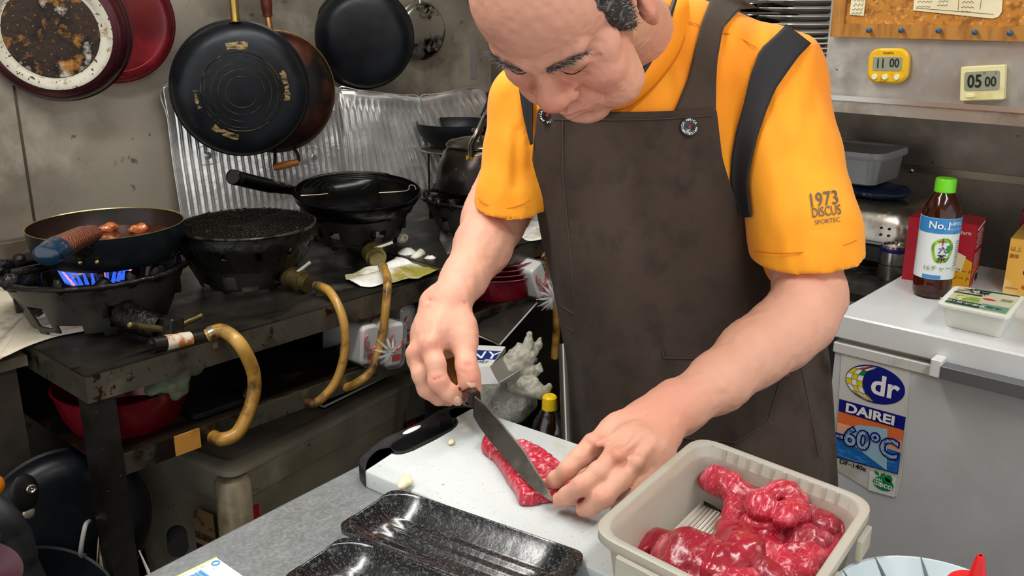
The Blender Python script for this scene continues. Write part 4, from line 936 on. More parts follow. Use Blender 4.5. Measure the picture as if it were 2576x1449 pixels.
# align start of the slot loop to be nearest the outline start, same sense
cs=sl.mean(0); ang_=lambda P: np.unwrap([math.atan2(p[1]-cs[1],p[0]-cs[0]) for p in P])
ao=ang_(ol); 
S2=[]
sl_=np.array(smoothpath(slot,10,True)); an=np.array([math.atan2(p[1]-cs[1],p[0]-cs[0]) for p in sl_])
# map by normalised arc along the long axis
ax=(sl_[np.argmax(sl_@dl)]-sl_[np.argmin(sl_@dl)]); ax/=np.linalg.norm(ax)
for p in ol:
    i=np.argmin(np.linalg.norm(sl_-p,axis=1)); S2.append(sl_[i])
z_=np.array([0,0,1.])
m=M().loops([[p-z_*.0195 for p in ol],[p-z_*.001 for p in ol],[p*.97+q*.03+z_*.0004 for p,q in zip(ol,S2)],[p*.05+q*.95+z_*.0004 for p,q in zip(ol,S2)],[q-z_*.0005 for q in S2],[q-z_*.0195 for q in S2]])
m.build('grip_frame',blk,t,world=True,ang=50)
q=Z(1036,1081,BZ+.0006); 
M().sphere(q,(.0155,.0045,.0006),20,6,R=np.column_stack([dl,np.cross(z_,dl),z_])).build('white_mark',mat('white_dot','#e6e6e6',.3),t,world=True)
for i,(x,y,lb) in enumerate(((1135,1112,'tiny yellow scrap on the cutting board near its black grip'),(1018,1214,'curled pale scrap of fat at the near edge of the cutting board'))):
    q=Z(x,y,BZ+.003 if i==0 else BZ+.006); r_=(.009,.003,.0016) if i==0 else (.014,.007,.005)
    P_,Q_=Field().ell(q,r_,R=rotm(0,0,.4),k=.003).mesh(.0012,(.0014,150)); tag(center(fbuild(P_,Q_,'food_scrap',mat('pale_scrap','#e4d6b4',.4))),lb,'scrap')
# ================================================================ MEAT
def meatmat(n,a,b,fat,sc=1): return mat(n,a,.3,0,mix=[(b,22*sc,.42,.66,6),('#cf5a68',38*sc,.53,.66,7,(1,2.0,1)),(fat,48*sc,.008,.0,2,(1,2.2,1),'ridge'),(fat,150*sc,.63,.73,3,(1,1.7,1))],bump=[(60,.0016),(180,.0005)],coat=.3,sss=.1,rmix=(30,.2,.45))
beef=meatmat('marbled_beef','#b8223a','#8e1428','#e29498',1.0); beef2=meatmat('marbled_beef_dark','#981a2e','#6a0f1f','#cf8086',.8); 
beef3=mat('striped_beef','#a81c32',.24,0,mix=[('#780d1d',9,.4,.6,5),('#e3a3a0',16,.57,.66,5,(.35,1.6,1),'dist'),('#e9b3b0',50,.66,.74,3)],bump=[(20,.002,(.4,1.6,1)),(120,.0004)],coat=.4,sss=.15)
mp=[(1212,1118),(1236,1108),(1262,1116),(1300,1122),(1345,1136),(1392,1166),(1440,1196),(1500,1205),(1560,1232),(1545,1258),(1470,1268),(1388,1264),(1345,1270),(1308,1270),(1296,1245),(1270,1205),(1245,1165),(1214,1138)]
MP=bp(mp,BZ+.004); c_=Z(1345,1200,BZ+.004); Fd=Field()
import itertools
def polyslab(pts,z0,th,h=.0016,nz=(.0014,110),edge=.006):
    """flat irregular slice: outline in the plane z0, domed top"""
    P=np.array([Z(x,y,z0)[:2] for x,y in pts]); P=np.array(smoothpath([np.r_[p,0] for p in P],4,True))[:,:2]; lo=np.r_[P.min(0)-.012,z0-.006]; hi=np.r_[P.max(0)+.012,z0+th+.008]
    n=np.ceil((hi-lo)/h).astype(int)+1; xs=lo[0]+h*np.arange(n[0]); ys=lo[1]+h*np.arange(n[1]); gx,gy=np.meshgrid(xs,ys,indexing='ij'); d2=np.full(gx.shape,9.); ins=np.zeros(gx.shape,bool)
    for i in range(len(P)):
        a=P[i]; b=P[(i+1)%len(P)]; ab=b-a; t=np.clip(((gx-a[0])*ab[0]+(gy-a[1])*ab[1])/(ab@ab+1e-12),0,1); d2=np.minimum(d2,np.hypot(gx-a[0]-t*ab[0],gy-a[1]-t*ab[1]))
        c=((a[1]>gy)!=(b[1]>gy))&(gx<(b[0]-a[0])*(gy-a[1])/(b[1]-a[1]+1e-12)+a[0]); ins^=c
    sd=np.where(ins,d2,-d2); prof=th*np.sqrt(np.clip(1-(1-np.clip(sd/edge,0,1))**2,0,1)); q=np.stack([gx*70,gy*70,gx*0+z0*99],-1); prof=np.where(sd>0,prof*(1+.22*noise3(q)+.12*noise3(q*2.6)),-.004+sd)
    zs=lo[2]+h*np.arange(n[2]); Dz=zs[None,None,:]-(z0+prof[:,:,None]); D=np.maximum(Dz,(z0-.001)-zs[None,None,:]); D=np.where(sd[:,:,None]<-.002,np.maximum(D,-sd[:,:,None]),D)
    g=np.stack(np.meshgrid(xs,ys,zs,indexing='ij'),-1); D=D+(nz[0]*noise3(g*nz[1])+nz[0]*.5*noise3(g*nz[1]*2.2+5)); D[0]=D[-1]=.01; D[:,0]=D[:,-1]=.01; D[:,:,0]=D[:,:,-1]=.01
    return nets(D.astype(np.float32),lo,h)
P_,Q_=polyslab(mp,BZ+.002,.013,.0013); P_[:,2]=np.maximum(P_[:,2],BZ+.0008)
tag(center(fbuild(P_,Q_,'beef_slice',beef)),'thick marbled slice of raw beef being cut on the board','meat')
# ================================================================ KNIFE
dt=Z(1390,1262,BZ+.002); 
def dep(y): return 1.125+(0.962-1.125)*(y-1000)/(1262-1000)
spx=[(1194,997),(1222,1020),(1250,1052),(1284,1092),(1318,1134),(1352,1190),(1380,1238),(1391,1262)]; epx=[(1190,1046),(1206,1074),(1228,1104),(1260,1142),(1296,1182),(1336,1224),(1368,1249),(1390,1262)]
SPi=[Z(x,y,np.interp(y,[997,1052,1134,1190,1238,1262],[.958,.952,.941,.933,.923,.9145])) for x,y in spx]; EPi=[Z(x,y,np.interp(y,[1046,1104,1182,1224,1262],[.932,.927,.9215,.9190,.9140])) for x,y in epx]
kn=thing('kitchen_knife','kitchen knife with a worn wooden handle slicing the raw beef','knife',SPi[0])
side=np.cross(SPi[-1]-SPi[0],EPi[0]-SPi[0]); side/=np.linalg.norm(side)
m=M(); v=[];f=[]
for s_,e_ in zip(SPi,EPi): v+=[s_+side*.0011,s_-side*.0011,e_]
for i in range(len(SPi)-1):
    a=i*3; f+=[(a,a+3,a+4,a+1),(a+1,a+4,a+5,a+2),(a+2,a+5,a+3,a)]
f+=[(0,1,2)]; m.add(v,f).build('blade',mat('worn_blade_steel','#77756f',.3,.9,mix=[('#4b4944',9,.45,.65,8,(1,1,3)),('#9a978f',20,.6,.75)],rmix=(15,.22,.42)),kn,world=True,ang=20)
h0=W(1193,1006,1.100); h1=W(1172,975,1.148); h2=W(1135,916,1.168); h3=W(1121,893,1.185)
M().tube([h0,W(1188,999,1.112),W(1178,985,1.134),W(1166,966,1.152)],[.0095,.0125,.0130,.0125],18,sq=.85).build('bolster',mat('dark_bolster','#1d1213',.25,0,coat=.5),kn,world=True)
M().tube(smoothpath([W(1167,968,1.150),W(1152,943,1.158),h2,h3],5),[.0122]*6+[.0115]*5+[.0125]*4+[.011],18,sq=.85).build('handle_grip',mat('honey_wood','#a9742b',.35,0,mix=[('#5f3410',8,.45,.7,5,(1,1,5))],coat=.3),kn,world=True)
# ================================================================ PLATTERS
plm=mat('speckled_glaze','#0c0d0f',.2,0,mix=[('#4a4e52',170,.53,.60,4,(1,1,1),'dist')],coat=.45,bump=[(70,.0005)])
def platter(c0,c1,c2,label,h=.024):
    """c0 front left, c1 back left, c2 back right corner of the rim"""
    e1=c2-c1; L_=np.linalg.norm(e1); e1/=L_; e2=c0-c1; e2-=e1*(e2@e1); Wd=np.linalg.norm(e2); e2/=Wd
    R=np.column_stack([e1,-e2,np.cross(e1,-e2)]); cc=c1+e1*L_/2+e2*Wd/2
    t=thing('platter',label,'plate',(cc[0],cc[1],cc[2]-h),R=R,group='ribbed black platters')
    na,nb=90,54; G=[]
    for j in range(nb+1):
        row=[]
        for i in range(na+1):
            s_=2*i/na-1; u_=2*j/nb-1
            s_=math.sin(s_*math.pi/2)*.35+s_*.65; u_=math.sin(u_*math.pi/2)*.35+u_*.65
            x=s_*L_/2; y=u_*Wd/2
            rc_=.014; ax_=abs(x)-(L_/2-rc_); ay_=abs(y)-(Wd/2-rc_)
            if ax_>0 and ay_>0:
                k=max(ax_,ay_)/math.hypot(ax_,ay_); x=math.copysign(L_/2-rc_+ax_*k,x); y=math.copysign(Wd/2-rc_+ay_*k,y)
            ex_=max(0,(abs(x)-(L_/2-.045))/.045); ey_=max(0,(abs(y)-(Wd/2-.030))/.030)
            z=.006+(h-.006)*min(1,(ex_**2.2*.95+ey_**1.7*1.0)) 
            z=min(z,h+.0)
            if ex_<.5 and ey_<.35: z+=.0016*math.cos(y/.0175*2*math.pi)*(1-ex_*2)*(1-ey_/.35)
            row.append((x,y,z))
        G.append(row)
    ob=M().grid(G).build('platter_body',plm,t,solid=.005,ang=180); 
    return t
platter(Z(868,1336,.907),Z(994,1226,.907),Z(1480,1392,.907),'black speckled ribbed platter between the cutting board and the meat container')
q1=Z(868,1345,.907); q0=Z(728,1452,.907); e=Z(1480,1392,.907)-Z(994,1226,.907); platter(q0+(q0-q1)*.1,q1,q1+e*1.0,'black speckled ribbed platter at the very bottom, nearest the camera')
# ================================================================ MEAT CONTAINER
RZ_=.98; cL,cF,cR=Z(1478,1333,RZ_),Z(1757,1094,RZ_),Z(2206,1262,RZ_); cN=cL+cR-cF
froz=mat('frosted_plastic','#e8e5d8',.36,0,mix=[('#cfc070',6,.58,.78,4)],trans=.62,sss=0,rmix=(7,.35,.5))
t=thing('meat_container','frosted plastic container holding the pile of raw beef','container',(cL+cR)/2*np.array([1,1,0])+np.array([0,0,CZ+.0008]))
def crr(ins,z,r=.028,n=7):
    P=[cL,cF,cR,cN]; cc=np.mean(P,0); out=[]
    e1=cF-cL; L1=np.linalg.norm(e1); e1/=L1; e2=cR-cF; L2=np.linalg.norm(e2); e2/=L2
    pts=[cL+(e1+e2)*ins,cF+(-e1+e2)*ins,cR+(-e1-e2)*ins,cN+(e1-e2)*ins]
    for i,p in enumerate(pts):
        a=pts[i-1]-p; b=pts[(i+1)%4]-p; a/=np.linalg.norm(a); b/=np.linalg.norm(b)
        for k in range(n):
            s_=k/(n-1); q=p+a*r*(1-s_)**2+b*r*s_**2; out.append(np.array([q[0],q[1],z]))
    return out
zb_=CZ+.0008
M().loops([crr(.020,zb_),crr(.017,zb_+.004),crr(.0075,RZ_-.013),crr(.0035,RZ_-.012),crr(0,RZ_-.008),crr(0,RZ_),crr(.002,RZ_+.001),crr(.0065,RZ_+.001),crr(.0085,RZ_-.001),crr(.0105,RZ_-.016),crr(.0195,zb_+.007),crr(.024,zb_+.004)],True,True).build('container_body',froz,t,world=True,ang=60)
def ctab(a,b,s0,s1,out):
    e=(b-a); L_=np.linalg.norm(e); e/=L_; nrm=np.cross(e,z_); p=a+e*(s0+s1)/2*L_+nrm*out*.003+np.array([0,0,-.017])
    M().box(p,((s1-s0)*L_,.005,.020),np.column_stack([e,nrm,z_]),bev=.002).build('lid_tab',froz,t,world=True)
ctab(cR,cN,.14,.28,-1 if np.cross(cN-cR,z_)@(cR-cL)<0 else 1); ctab(cR,cN,.52,.68,-1 if np.cross(cN-cR,z_)@(cR-cL)<0 else 1); ctab(cL,cN,.18,.42,1 if np.cross(cN-cL,z_)@(cL-cF)>0 else -1)
m=M()
for k in range(12):
    s_=.12+.07*k; p=cF+(cR-cF)*s_; q=p+(cL-cF)/np.linalg.norm(cL-cF)*.010; m.box(q+np.array([0,0,-.006]),(.0015,.003,.012),rotm(0,0,.1))
m.build('inner_ribs',froz,t,world=True)
# strainer tray
sx_=[(1668,1283),(1738,1222),(1900,1290),(1840,1372)]; SP=[Z(x,y,.902) for x,y in sx_]
t=thing('drain_tray','clear slotted drain tray at the bottom of the meat container','tray',np.mean(SP,0))
clr=mat('clear_tray','#e6e2d6',.2,0,trans=.1,coat=.4)
m=M(); 
_c=(cL+cF+cR+cN)/4; SP=[np.r_[(_c+(p-_c)*(1-.0235/.095))[:2],.918] for p in (cL,cF,cR,cN)]
def bil(a,b): return (SP[0]*(1-a)+SP[1]*a)*(1-b)+(SP[3]*(1-a)+SP[2]*a)*b
bars=M()
for i in range(32): 
    b_=.03+i*.030; bars.tube([bil(.03,b_)+z_*.006,bil(.52,b_)+z_*.006],.0017,6); bars.tube([bil(.56,b_)+z_*.006,bil(.97,b_)+z_*.006],.0017,6)
bars.build('tray_bars',clr,t,world=True)
fr=M(); fr.tube([bil(0,0)+z_*.006,bil(1,0)+z_*.006,bil(1,1)+z_*.006,bil(0,1)+z_*.006,bil(0,0)+z_*.006],.003,6); fr.tube([bil(.54,0)+z_*.006,bil(.54,1)+z_*.006],.0025,6); fr.build('tray_frame',clr,t,world=True)
for a_,b_ in ((.06,.06),(.94,.06),(.94,.94),(.06,.94)): M().cyl(bil(a_,b_)-z_*.0325,bil(a_,b_)+z_*.004,.003,n=10).build('tray_foot',clr,t,world=True)
tag(center(M().prism([bil(.04,.04)-z_*.030,bil(.96,.04)-z_*.030,bil(.96,.96)-z_*.030,bil(.04,.96)-z_*.030],z_*.001).build('meat_juice',mat('pink_juice','#a8705f',.1,0,mix=[('#7b2022',14,.5,.66),('#b3a48f',9,.5,.65)],coat=.5))),'thin pink meat juice under the slotted tray','liquid')
# pieces of beef
def curl(cx,cy,z,r,a0,a1,rt,n=7,sy=.75): return [(cx+r*math.cos(a0+(a1-a0)*i/n),cy+r*sy*math.sin(a0+(a1-a0)*i/n),z+.004*math.sin(i),rt*(1+.15*math.sin(i*2.3))) for i in range(n+1)]
pieces=[
 ('rolled end of beef at the far left top of the pile',beef,[(1786,1208,.935,.012),(1812,1214,.939,.0145),(1842,1228,.940,.0135),(1868,1243,.936,.012)],1),
 ('long strip of beef running down beside the slotted tray',beef,[(1862,1248,.932,.0105),(1856,1275,.932,.010),(1850,1300,.931,.011),(1838,1328,.928,.012)],1),
 ('lump of beef behind the long strip',beef2,[(1882,1238,.930,.012),(1900,1262,.932,.014),(1905,1290,.930,.012)],1),
 ('curled folded slice of beef on top of the pile',beef,curl(1958,1272,.950,46,2.6,7.6,.0105),1),
 ('inner fold of beef inside the curled slice',beef2,[(1950,1262,.940,.014),(1972,1282,.938,.015)],1),
 ('thin strip of beef under the curled slice',beef,[(1888,1318,.938,.009),(1935,1322,.939,.010),(1985,1318,.940,.010),(2022,1300,.941,.009)],1),
 ('knobbly chunk of beef right of the curled slice',beef2,[(2022,1295,.935,.013),(2055,1318,.936,.016),(2052,1278,.936,.007),(2060,1272,.937,.005)],1),
 ('dark rounded chunk of beef at the far right of the container',beef2,[(2098,1300,.933,.014),(2120,1325,.932,.014),(2128,1345,.930,.010)],1),
 ('round striped slab of beef at the far left of the container',beef3,[(1604,1400,.908,.010),(1632,1382,.910,.016),(1668,1374,.912,.017),(1705,1380,.912,.014)],1),
 ('large smooth slab of beef at the front of the pile',beef2,[(1690,1392,.928,.016),(1730,1392,.934,.022),(1775,1398,.936,.020),(1745,1430,.932,.022)],1),
 ('striped fold of beef in the middle of the container',beef3,[(1835,1338,.934,.012),(1852,1362,.938,.017),(1862,1392,.940,.019),(1832,1412,.940,.018),(1800,1430,.938,.016)],1),
 ('fatty scrap of beef at the middle right',beef,[(1905,1345,.928,.010),(1932,1352,.930,.013),(1938,1378,.929,.012)],1),
 ('slab of beef lying between the fatty scrap and the right wall',beef2,[(1985,1352,.930,.014),(2018,1362,.932,.017),(2055,1372,.930,.014)],1),
 ('twisted piece of beef at the right front',beef,curl(2010,1410,.930,30,0,5.6,.0115,6),1),
 ('pale marbled piece of beef at the bottom right of the pile',beef,[(1905,1400,.930,.012),(1940,1412,.934,.016),(1968,1432,.934,.016)],1),
 ('dark piece of beef at the lower edge left of the twisted piece',beef2,[(1900,1440,.930,.018),(1950,1462,.930,.018)],1),
 ('small red piece of beef squeezed against the right wall',beef,[(2100,1365,.924,.011),(2088,1395,.925,.012),(2070,1418,.925,.011)],1),
 ('piece of beef at the bottom edge of the picture in the container',beef,[(1880,1475,.926,.018),(1830,1462,.930,.019),(1785,1462,.928,.017)],1)]
for i,(lb,mm,pp,nz_) in enumerate(pieces):
    Fd=Field()
    for j,(x,y,z,r) in enumerate(pp):
        z+=.014; p=Z(x,y,z); r*=1.06; Fd.ell(p,(r*1.15,r,r*.72),R=rotm(.4*math.sin(i+j),.3*math.cos(j*2.+i),i*.7+j*.5),k=.006)
        if j: Fd.cone(Z(pp[j-1][0],pp[j-1][1],pp[j-1][2]+.014),p,pp[j-1][3]*.85,r*.72,k=.006)
    P_,Q_=Fd.mesh(.0019,(.0034,62)); P_[:,2]=np.maximum(P_[:,2],.9262+.0001*i); o=fbuild(P_,Q_,'beef_piece',mm); tag(center(o),lb,'meat','pieces of raw beef in the container')
Pb,Qb=Field().ell(Z(1900,1430,.932),(.048,.042,.012),R=rotm(0,0,.1),k=.01).ell(Z(2020,1350,.932),(.042,.042,.012),k=.02).mesh(.003,(.005,40)); Pb[:,2]=np.maximum(Pb[:,2],.9262)
tag(center(fbuild(Pb,Qb,'beef_piece',beef2)),'broad bottom layer of raw beef under all the other pieces','meat','pieces of raw beef in the container')
# ================================================================ BOWL AND SAUCE BOTTLE AT THE BOTTOM RIGHT
q=Z(2352,1540,.95); q[2]=CZ+.0008
t=thing('bowl','pale blue-white bowl with grey leaf strokes at bottom right','bowl',q)
rb_=np.linalg.norm((Z(2352,1408,.95)-Z(2352,1540,.95))[:2]); 
M().lathe([(.001,0),(.035,0),(.037,.004),(rb_*.8,.035),(rb_,.0692),(rb_-.003,.0696),(rb_*.78,.037),(.034,.008),(.001,.007)],n=80).build('bowl_body',mat('pale_bowl','#c9d6dc',.12,0,coat=.8,mix=[('#b3c3cc',8,.5,.7)]),t)
m=M()
for k in range(12):
    a=k*math.pi/6+.3; pts=[]
    for s_ in np.linspace(0,1,7):
        r_=rb_*(.80+.19*s_); z=.037+.002+(.0325*s_); aa=a+.18*s_; pts.append((r_*math.cos(aa)*.985,r_*math.sin(aa)*.985,z+.0008))
    m.tube(pts,[.0004,.0012,.0016,.0016,.0013,.0008,.0003],6)
m.build('leaf_strokes',mat('grey_glaze','#66757c',.2),t)
p=W(2467,1397,.655); t=thing('sauce_bottle','squeeze bottle with a red cone nozzle in front of the pale bowl','bottle',(p[0],p[1],CZ+.0008)); H_=p[2]-CZ-.0008
M().lathe([(.001,0),(.025,0),(.027,.005),(.027,H_-.05),(.022,H_-.032),(.001,H_-.03)],n=32).build('bottle_body',mat('milky_bottle','#dcd5cc',.35,0,trans=.3),t)
M().lathe([(.001,H_),(.0022,H_),(.0030,H_-.002),(.0062,H_-.020),(.0185,H_-.024),(.0205,H_-.028),(.0205,H_-.042),(.001,H_-.042)],(0,0,0),n=32).build('nozzle_cap',mat('red_nozzle','#d01018',.35),t)
# ================================================================ FREEZER
X_=np.array([0,-1.,0]); z_=np.array([0,0,1.]); OUT=np.array([-1.,0,0])
FZ=.86; FU=1.59; FV0=.636; FV1=.03
frz=mat('freezer_white','#c9ccce',.4,0,mix=[('#b7b8b6',3,.5,.75)]); frl=mat('freezer_lid_white','#dfe3e4',.28,0,mix=[('#cfd2d0',4,.55,.75)]); dirt=mat('yellowed_seal','#b9b39e',.5,0,mix=[('#8a6a2c',9,.58,.68)])
t=thing('chest_freezer','white chest freezer with a -60 degree label, right of the cook','freezer',((FU+2.1)/2,(FV0+FV1)/2,0.001))
M().mm((FU,FV1+.004,.03),(2.09,FV0-.006,.785)).build('freezer_body',frz,t,world=True)
M().mm((FU-.004,FV1,.7855),(2.095,FV0-.002,.806),.004).build('body_rim',mat('rim_white','#d5d6d2',.35,0,mix=[('#a9a590',14,.55,.7)]),t,world=True)
M().mm((FU+.012,FV1+.01,.8062),(2.08,FV0-.012,.8148)).build('seal',dirt,t,world=True)
lid=M().mm((FU-.006,FV1-.006,.815),(2.098,FV0+.002,FZ),.006).build('lid',frl,t,world=True)
h0=U(2362,893,FU-.012); h0=np.array([FU-.02,h0[1],.812])
hd=M().mm((FU-.034,h0[1]-.012,.797),(FU-.0065,h0[1]+.006,.828),.003).build('handle',mat('handle_white','#e6e8e8',.3),lid,world=True)
M().mm((FU-.036,h0[1]-.30,.798),(FU-.012,h0[1]-.0121,.820),.002).build('handle_bar',mat('handle_grey','#6c6f73',.4,.2),lid,world=True)
for sx,sy in ((0,0),(1,0),(0,1),(1,1)): M().cyl((FU+.05+sx*.4,FV1+.05+sy*.5,.0),(FU+.05+sx*.4,FV1+.05+sy*.5,.03),.018).build('foot',blackmatte,t,world=True)
LU=FU-.0008
def L(x,y,k=1): p=U(x,y,LU); p[0]=FU-.0006*k-.0002; return p
stk=thing('freezer_label','large label with a dr globe logo and a -60 degree sign on the freezer front','label',L(2190,1080))
M().prism([L(2118,872),L(2292,918),L(2268,1200),L(2256,1250),L(2190,1235),L(2100,1180)],OUT*.0004).build('label_sheet',mat('label_clear','#d4d4cf',.3,0,mix=[('#b5b2a2',6,.5,.7)]),stk,world=True)
navy=mat('navy_print','#141b7d',.4); white=mat('bright_white_print','#f2f2f2',.4); yel=mat('yellow_print','#e6d61f',.4); redp=mat('red_print','#c2202c',.4); grn=mat('green_print','#138a4a',.4); ora=mat('orange_print','#e8743a',.4,0); pale=mat('pale_orange_print','#f3b48d',.4); sea=mat('sea_print','#1a6ab8',.35,0,mix=[('#4f9bd8',60,.52,.68,4,(1,.6,3))]); ice=mat('iceberg_print','#9cc4d8',.4); iced=mat('ice_letter','#9db9cf',.3,0,mix=[('#4c6f98',90,.5,.58,4)]); blkp=mat('black_print','#101010',.4)
ctr=L(2201,967,2); ew=(L(2276,985,2)-L(2126,949,2)); eh=.0355
aX=np.array([0,-1,0.]); wv=abs(U(2276,980,LU)[1]-U(2126,950,LU)[1])/2
def ell(cx,cz,rx,rz,n=40,a0=0,a1=360): return [np.array([cx[0],cx[1],cx[2]])+aX*(cz+rx*math.cos(math.radians(a0+(a1-a0)*k/n)))+z_*(rz*math.sin(math.radians(a0+(a1-a0)*k/n))) for k in range(n)]
M().prism(ell(ctr,0,wv,eh),OUT*.0004).build('logo_oval',navy,stk,world=True)
# globe half: patches and grid
c2=L(2201,967,3); g=M(); gy=M(); gr_=M(); gg=M(); gk=M()
def gpnt(u,w): # u 0..1 from left limb to profile, w -1..1
    rz=math.sqrt(max(0,1-w*w)); x=-wv*.985*rz+(u*wv*.50)*(rz*.75+.4); return c2+aX*x+z_*(eh*.96*w)
rows=np.linspace(-.96,.96,7)
for i in range(6):
    for j in range(3):
        q=[gpnt(j/3,rows[i]),gpnt((j+1)/3,rows[i]),gpnt((j+1)/3,rows[i+1]),gpnt(j/3,rows[i+1])]
        tgt={(5,1):gr_,(4,2):gg}.get((i,j), gy if (i+j)%2==0 else g); tgt.prism(q,OUT*.0003)
for mb_,mm_,nm in ((g,white,'globe_white'),(gy,yel,'globe_yellow'),(gr_,redp,'globe_red'),(gg,grn,'globe_green')): mb_.build(nm,mm_,stk,world=True)
gl=M()
for j in range(4): gl.tube([gpnt(j/3,w)+OUT*.0004 for w in np.linspace(-.96,.96,14)],.0004,4)
for w in rows: gl.tube([gpnt(u,w)+OUT*.0004 for u in (0,.33,.66,1)],.0004,4)
gl.build('globe_lines',blkp,stk,world=True)
text('dr',.052,L(2226,975,3),aX,z_,white,stk,'logo_lettering',bold=.0014,sx=1.05)
def quad(pts,m_,nm,k): M().prism([L(x,y,k) for x,y in pts],OUT*.0003).build(nm,m_,stk,world=True)
quad([(2112,1003),(2279,1049),(2259,1193),(2103,1150)],navy,'label_panel',2)
quad([(2110,1034),(2274,1082),(2266,1137),(2106,1088)],ora,'sunset_band',3)
quad([(2108,1062),(2270,1110),(2267,1139),(2106,1090)],pale,'pale_band',4)
quad([(2106,1088),(2267,1137),(2258,1190),(2104,1146)],sea,'sea_band',5)
quad([(2134,1078),(2160,1068),(2200,1072),(2234,1078),(2232,1182),(2134,1108)],ice,'iceberg',6)
dX=L(2279,1049)-L(2112,1003); dX/=np.linalg.norm(dX)
text('DAIREI',.024,L(2190,1041,7),aX,z_,white,stk,'label_lettering',bold=.0009,sx=1.25)
text('-60°C',.050,L(2182,1111,7),aX,z_,navy,stk,'temperature_outline',bold=.0036,sx=.95)
text('-60°C',.050,L(2182,1111,9),aX,z_,iced,stk,'temperature_lettering',bold=.0008,sx=.95)
text('DF–140e',.0125,L(2146,1170,3),aX,z_,blkp,stk,'model_lettering',bold=.0002,sx=1.1)
eg=thing('eco_sticker','small green eco sticker with a leafy globe below the big freezer label','sticker',L(2221,1212))
M().prism([L(2188,1186,3),L(2254,1202,3),L(2250,1250,3),L(2184,1232,3)],OUT*.0003).build('sticker_sheet',mat('sticker_white','#e4e6e4',.35),eg,world=True)
ec=L(2223,1216,4)
m=M().prism(ell(ec,0,.0185,.0135),OUT*.0003); m.build('green_globe',grn,eg,world=True)
M().prism(ell(ec+z_*.0135,.008,.007,.007),OUT*.0003).build('green_dot',grn,eg,world=True)
for s_ in (-1,1): M().prism([ec+aX*(-.008+s_*.001)+z_*.013,ec+aX*(-.008+s_*.009)+z_*.015,ec+aX*(-.008+s_*.009)+z_*.022,ec+aX*(-.008+s_*.002)+z_*.018],OUT*.0003).build('leaf',grn,eg,world=True)
gw=M()
for k in range(4): gw.tube([ec+OUT*.0004+aX*(-.016+.004*k)+z_*(.009*math.sin(a)) for a in np.linspace(-1.2,1.2,6)],.0004,4)
for k in range(3): gw.tube([ec+OUT*.0004+aX*-.016+z_*(-.005+.005*k),ec+OUT*.0004+aX*-.004+z_*(-.005+.005*k)],.0004,4)
gw.build('globe_lines',white,eg,world=True)
text('eco',.0165,ec+OUT*.0006+aX*.005-z_*.002,aX,z_,white,eg,'eco_lettering',bold=.0004)
# ================================================================ TEA BOTTLE
bp_=Z(2341,742,FZ); t=thing('tea_bottle','plastic tea bottle with a light green cap and a round-logo label on the freezer','bottle',(bp_[0],bp_[1],FZ+.0004))
RB=.0352; tea=mat('brown_tea','#5a2410',.06,0,trans=.75,ior=1.33,coat=.6); 
M().lathe([(r_*(.885 if r_>.02 else 1),z_k) for r_,z_k in [(.001,.002),(.028,.0),(.036,.004),(.039,.012),(.039,.030),(.0378,.036),(.039,.042),(.0395,.050),(.0395,.152),(.038,.162),(.034,.178),(.026,.192),(.0175,.200),(.0165,.204),(.001,.204)]],n=64).build('bottle_body',tea,t)
capm=mat('lime_cap','#6fd321',.3)
M().lathe([(.001,.2005),(.0185,.2005),(.0188,.203),(.0184,.2045),(.0184,.223),(.0170,.2255),(.001,.226)],n=60).build('cap',capm,t)
face=math.atan2(-cf[1],-cf[0])  # towards the camera
RL=.0356
lab=M().lathe([(RL-.0006,.040),(RL+.0000,.0401),(RL,.156),(RL-.0006,.1562)],n=96).build('label',mat('white_film_label','#e3e8ea',.25),t)
def wrap(mb,R,a0,z0):
    out=M(); out.f=mb.f; out.v=[np.array([(R+.0007+v[2])*math.cos(a0+v[0]/R),(R+.0007+v[2])*math.sin(a0+v[0]/R),z0+v[1]]) for v in mb.v]; return out
def wtext(s,size,a0,z0,m_,R=RL,nm='label_lettering',sx=1,bold=0,lift=.0014,parent=None):
    mb=text(s,size,(0,0,lift),(1,0,0),(0,1,0),None,None,sx=sx,bold=bold)
    if mb is None or parent is None: return
    wrap(mb,R,a0,z0).build(nm,m_,parent,recalc=False)
def wrect(x0,x1,y0,y1,lift,m_,nm,parent,a0,R=RL):
    G=[[(x,y,lift) for x in np.linspace(x0,x1,14)] for y in (y0,y1)]; wrap(M().grid(G),R,a0,0).build(nm,m_,parent,recalc=False)
wrect(-.06,.06,.128,.156,.0002,mat('sky_label','#3a8acb',.3),'blue_band',lab,face)
wtext('No.1',.019,face-.42,.143,white,parent=lab,bold=.0003); wtext('16素材と',.0075,face+.36,.147,white,parent=lab); wtext('おいしいブレンド',.0046,face+.40,.137,white,parent=lab)
lg=M(); n=64; A_=[]
for k in range(n):
    a=2*math.pi*k/n; A_.append((a,.0185+.0015*math.sin(3*a),.0255+.002*math.sin(2*a+1)))
G=[[(r1*math.cos(a)*k_,r2*math.sin(a)*k_,.0004) for a,r1,r2 in A_+[A_[0]]] for k_ in (.76,1.0)]
wrap(M().grid(G),RL,face-.16,.096).build('green_wreath',mat('wreath_green','#8cc41e',.35,0,mix=[('#4c8a16',70,.5,.6),('#d8e85a',50,.6,.7)]),lab,recalc=False)
wtext('十',.0150,face-.20,.1115,mat('dark_red_ink','#8a1426',.4),parent=lab,bold=.0002); wtext('六',.0150,face-.17,.0965,mat('black_ink','#141414',.4),parent=lab,bold=.0002); wtext('茶',.0165,face-.17,.0805,MATS['black_ink'],parent=lab,bold=.0002)
wrect(.002,.008,.092,.106,.0007,grn,'green_tag',lab,face-.02)
wtext('16チャージ',.0125,face-.12,.0615,mat('olive_ink','#6f9a3a',.4),parent=lab); 
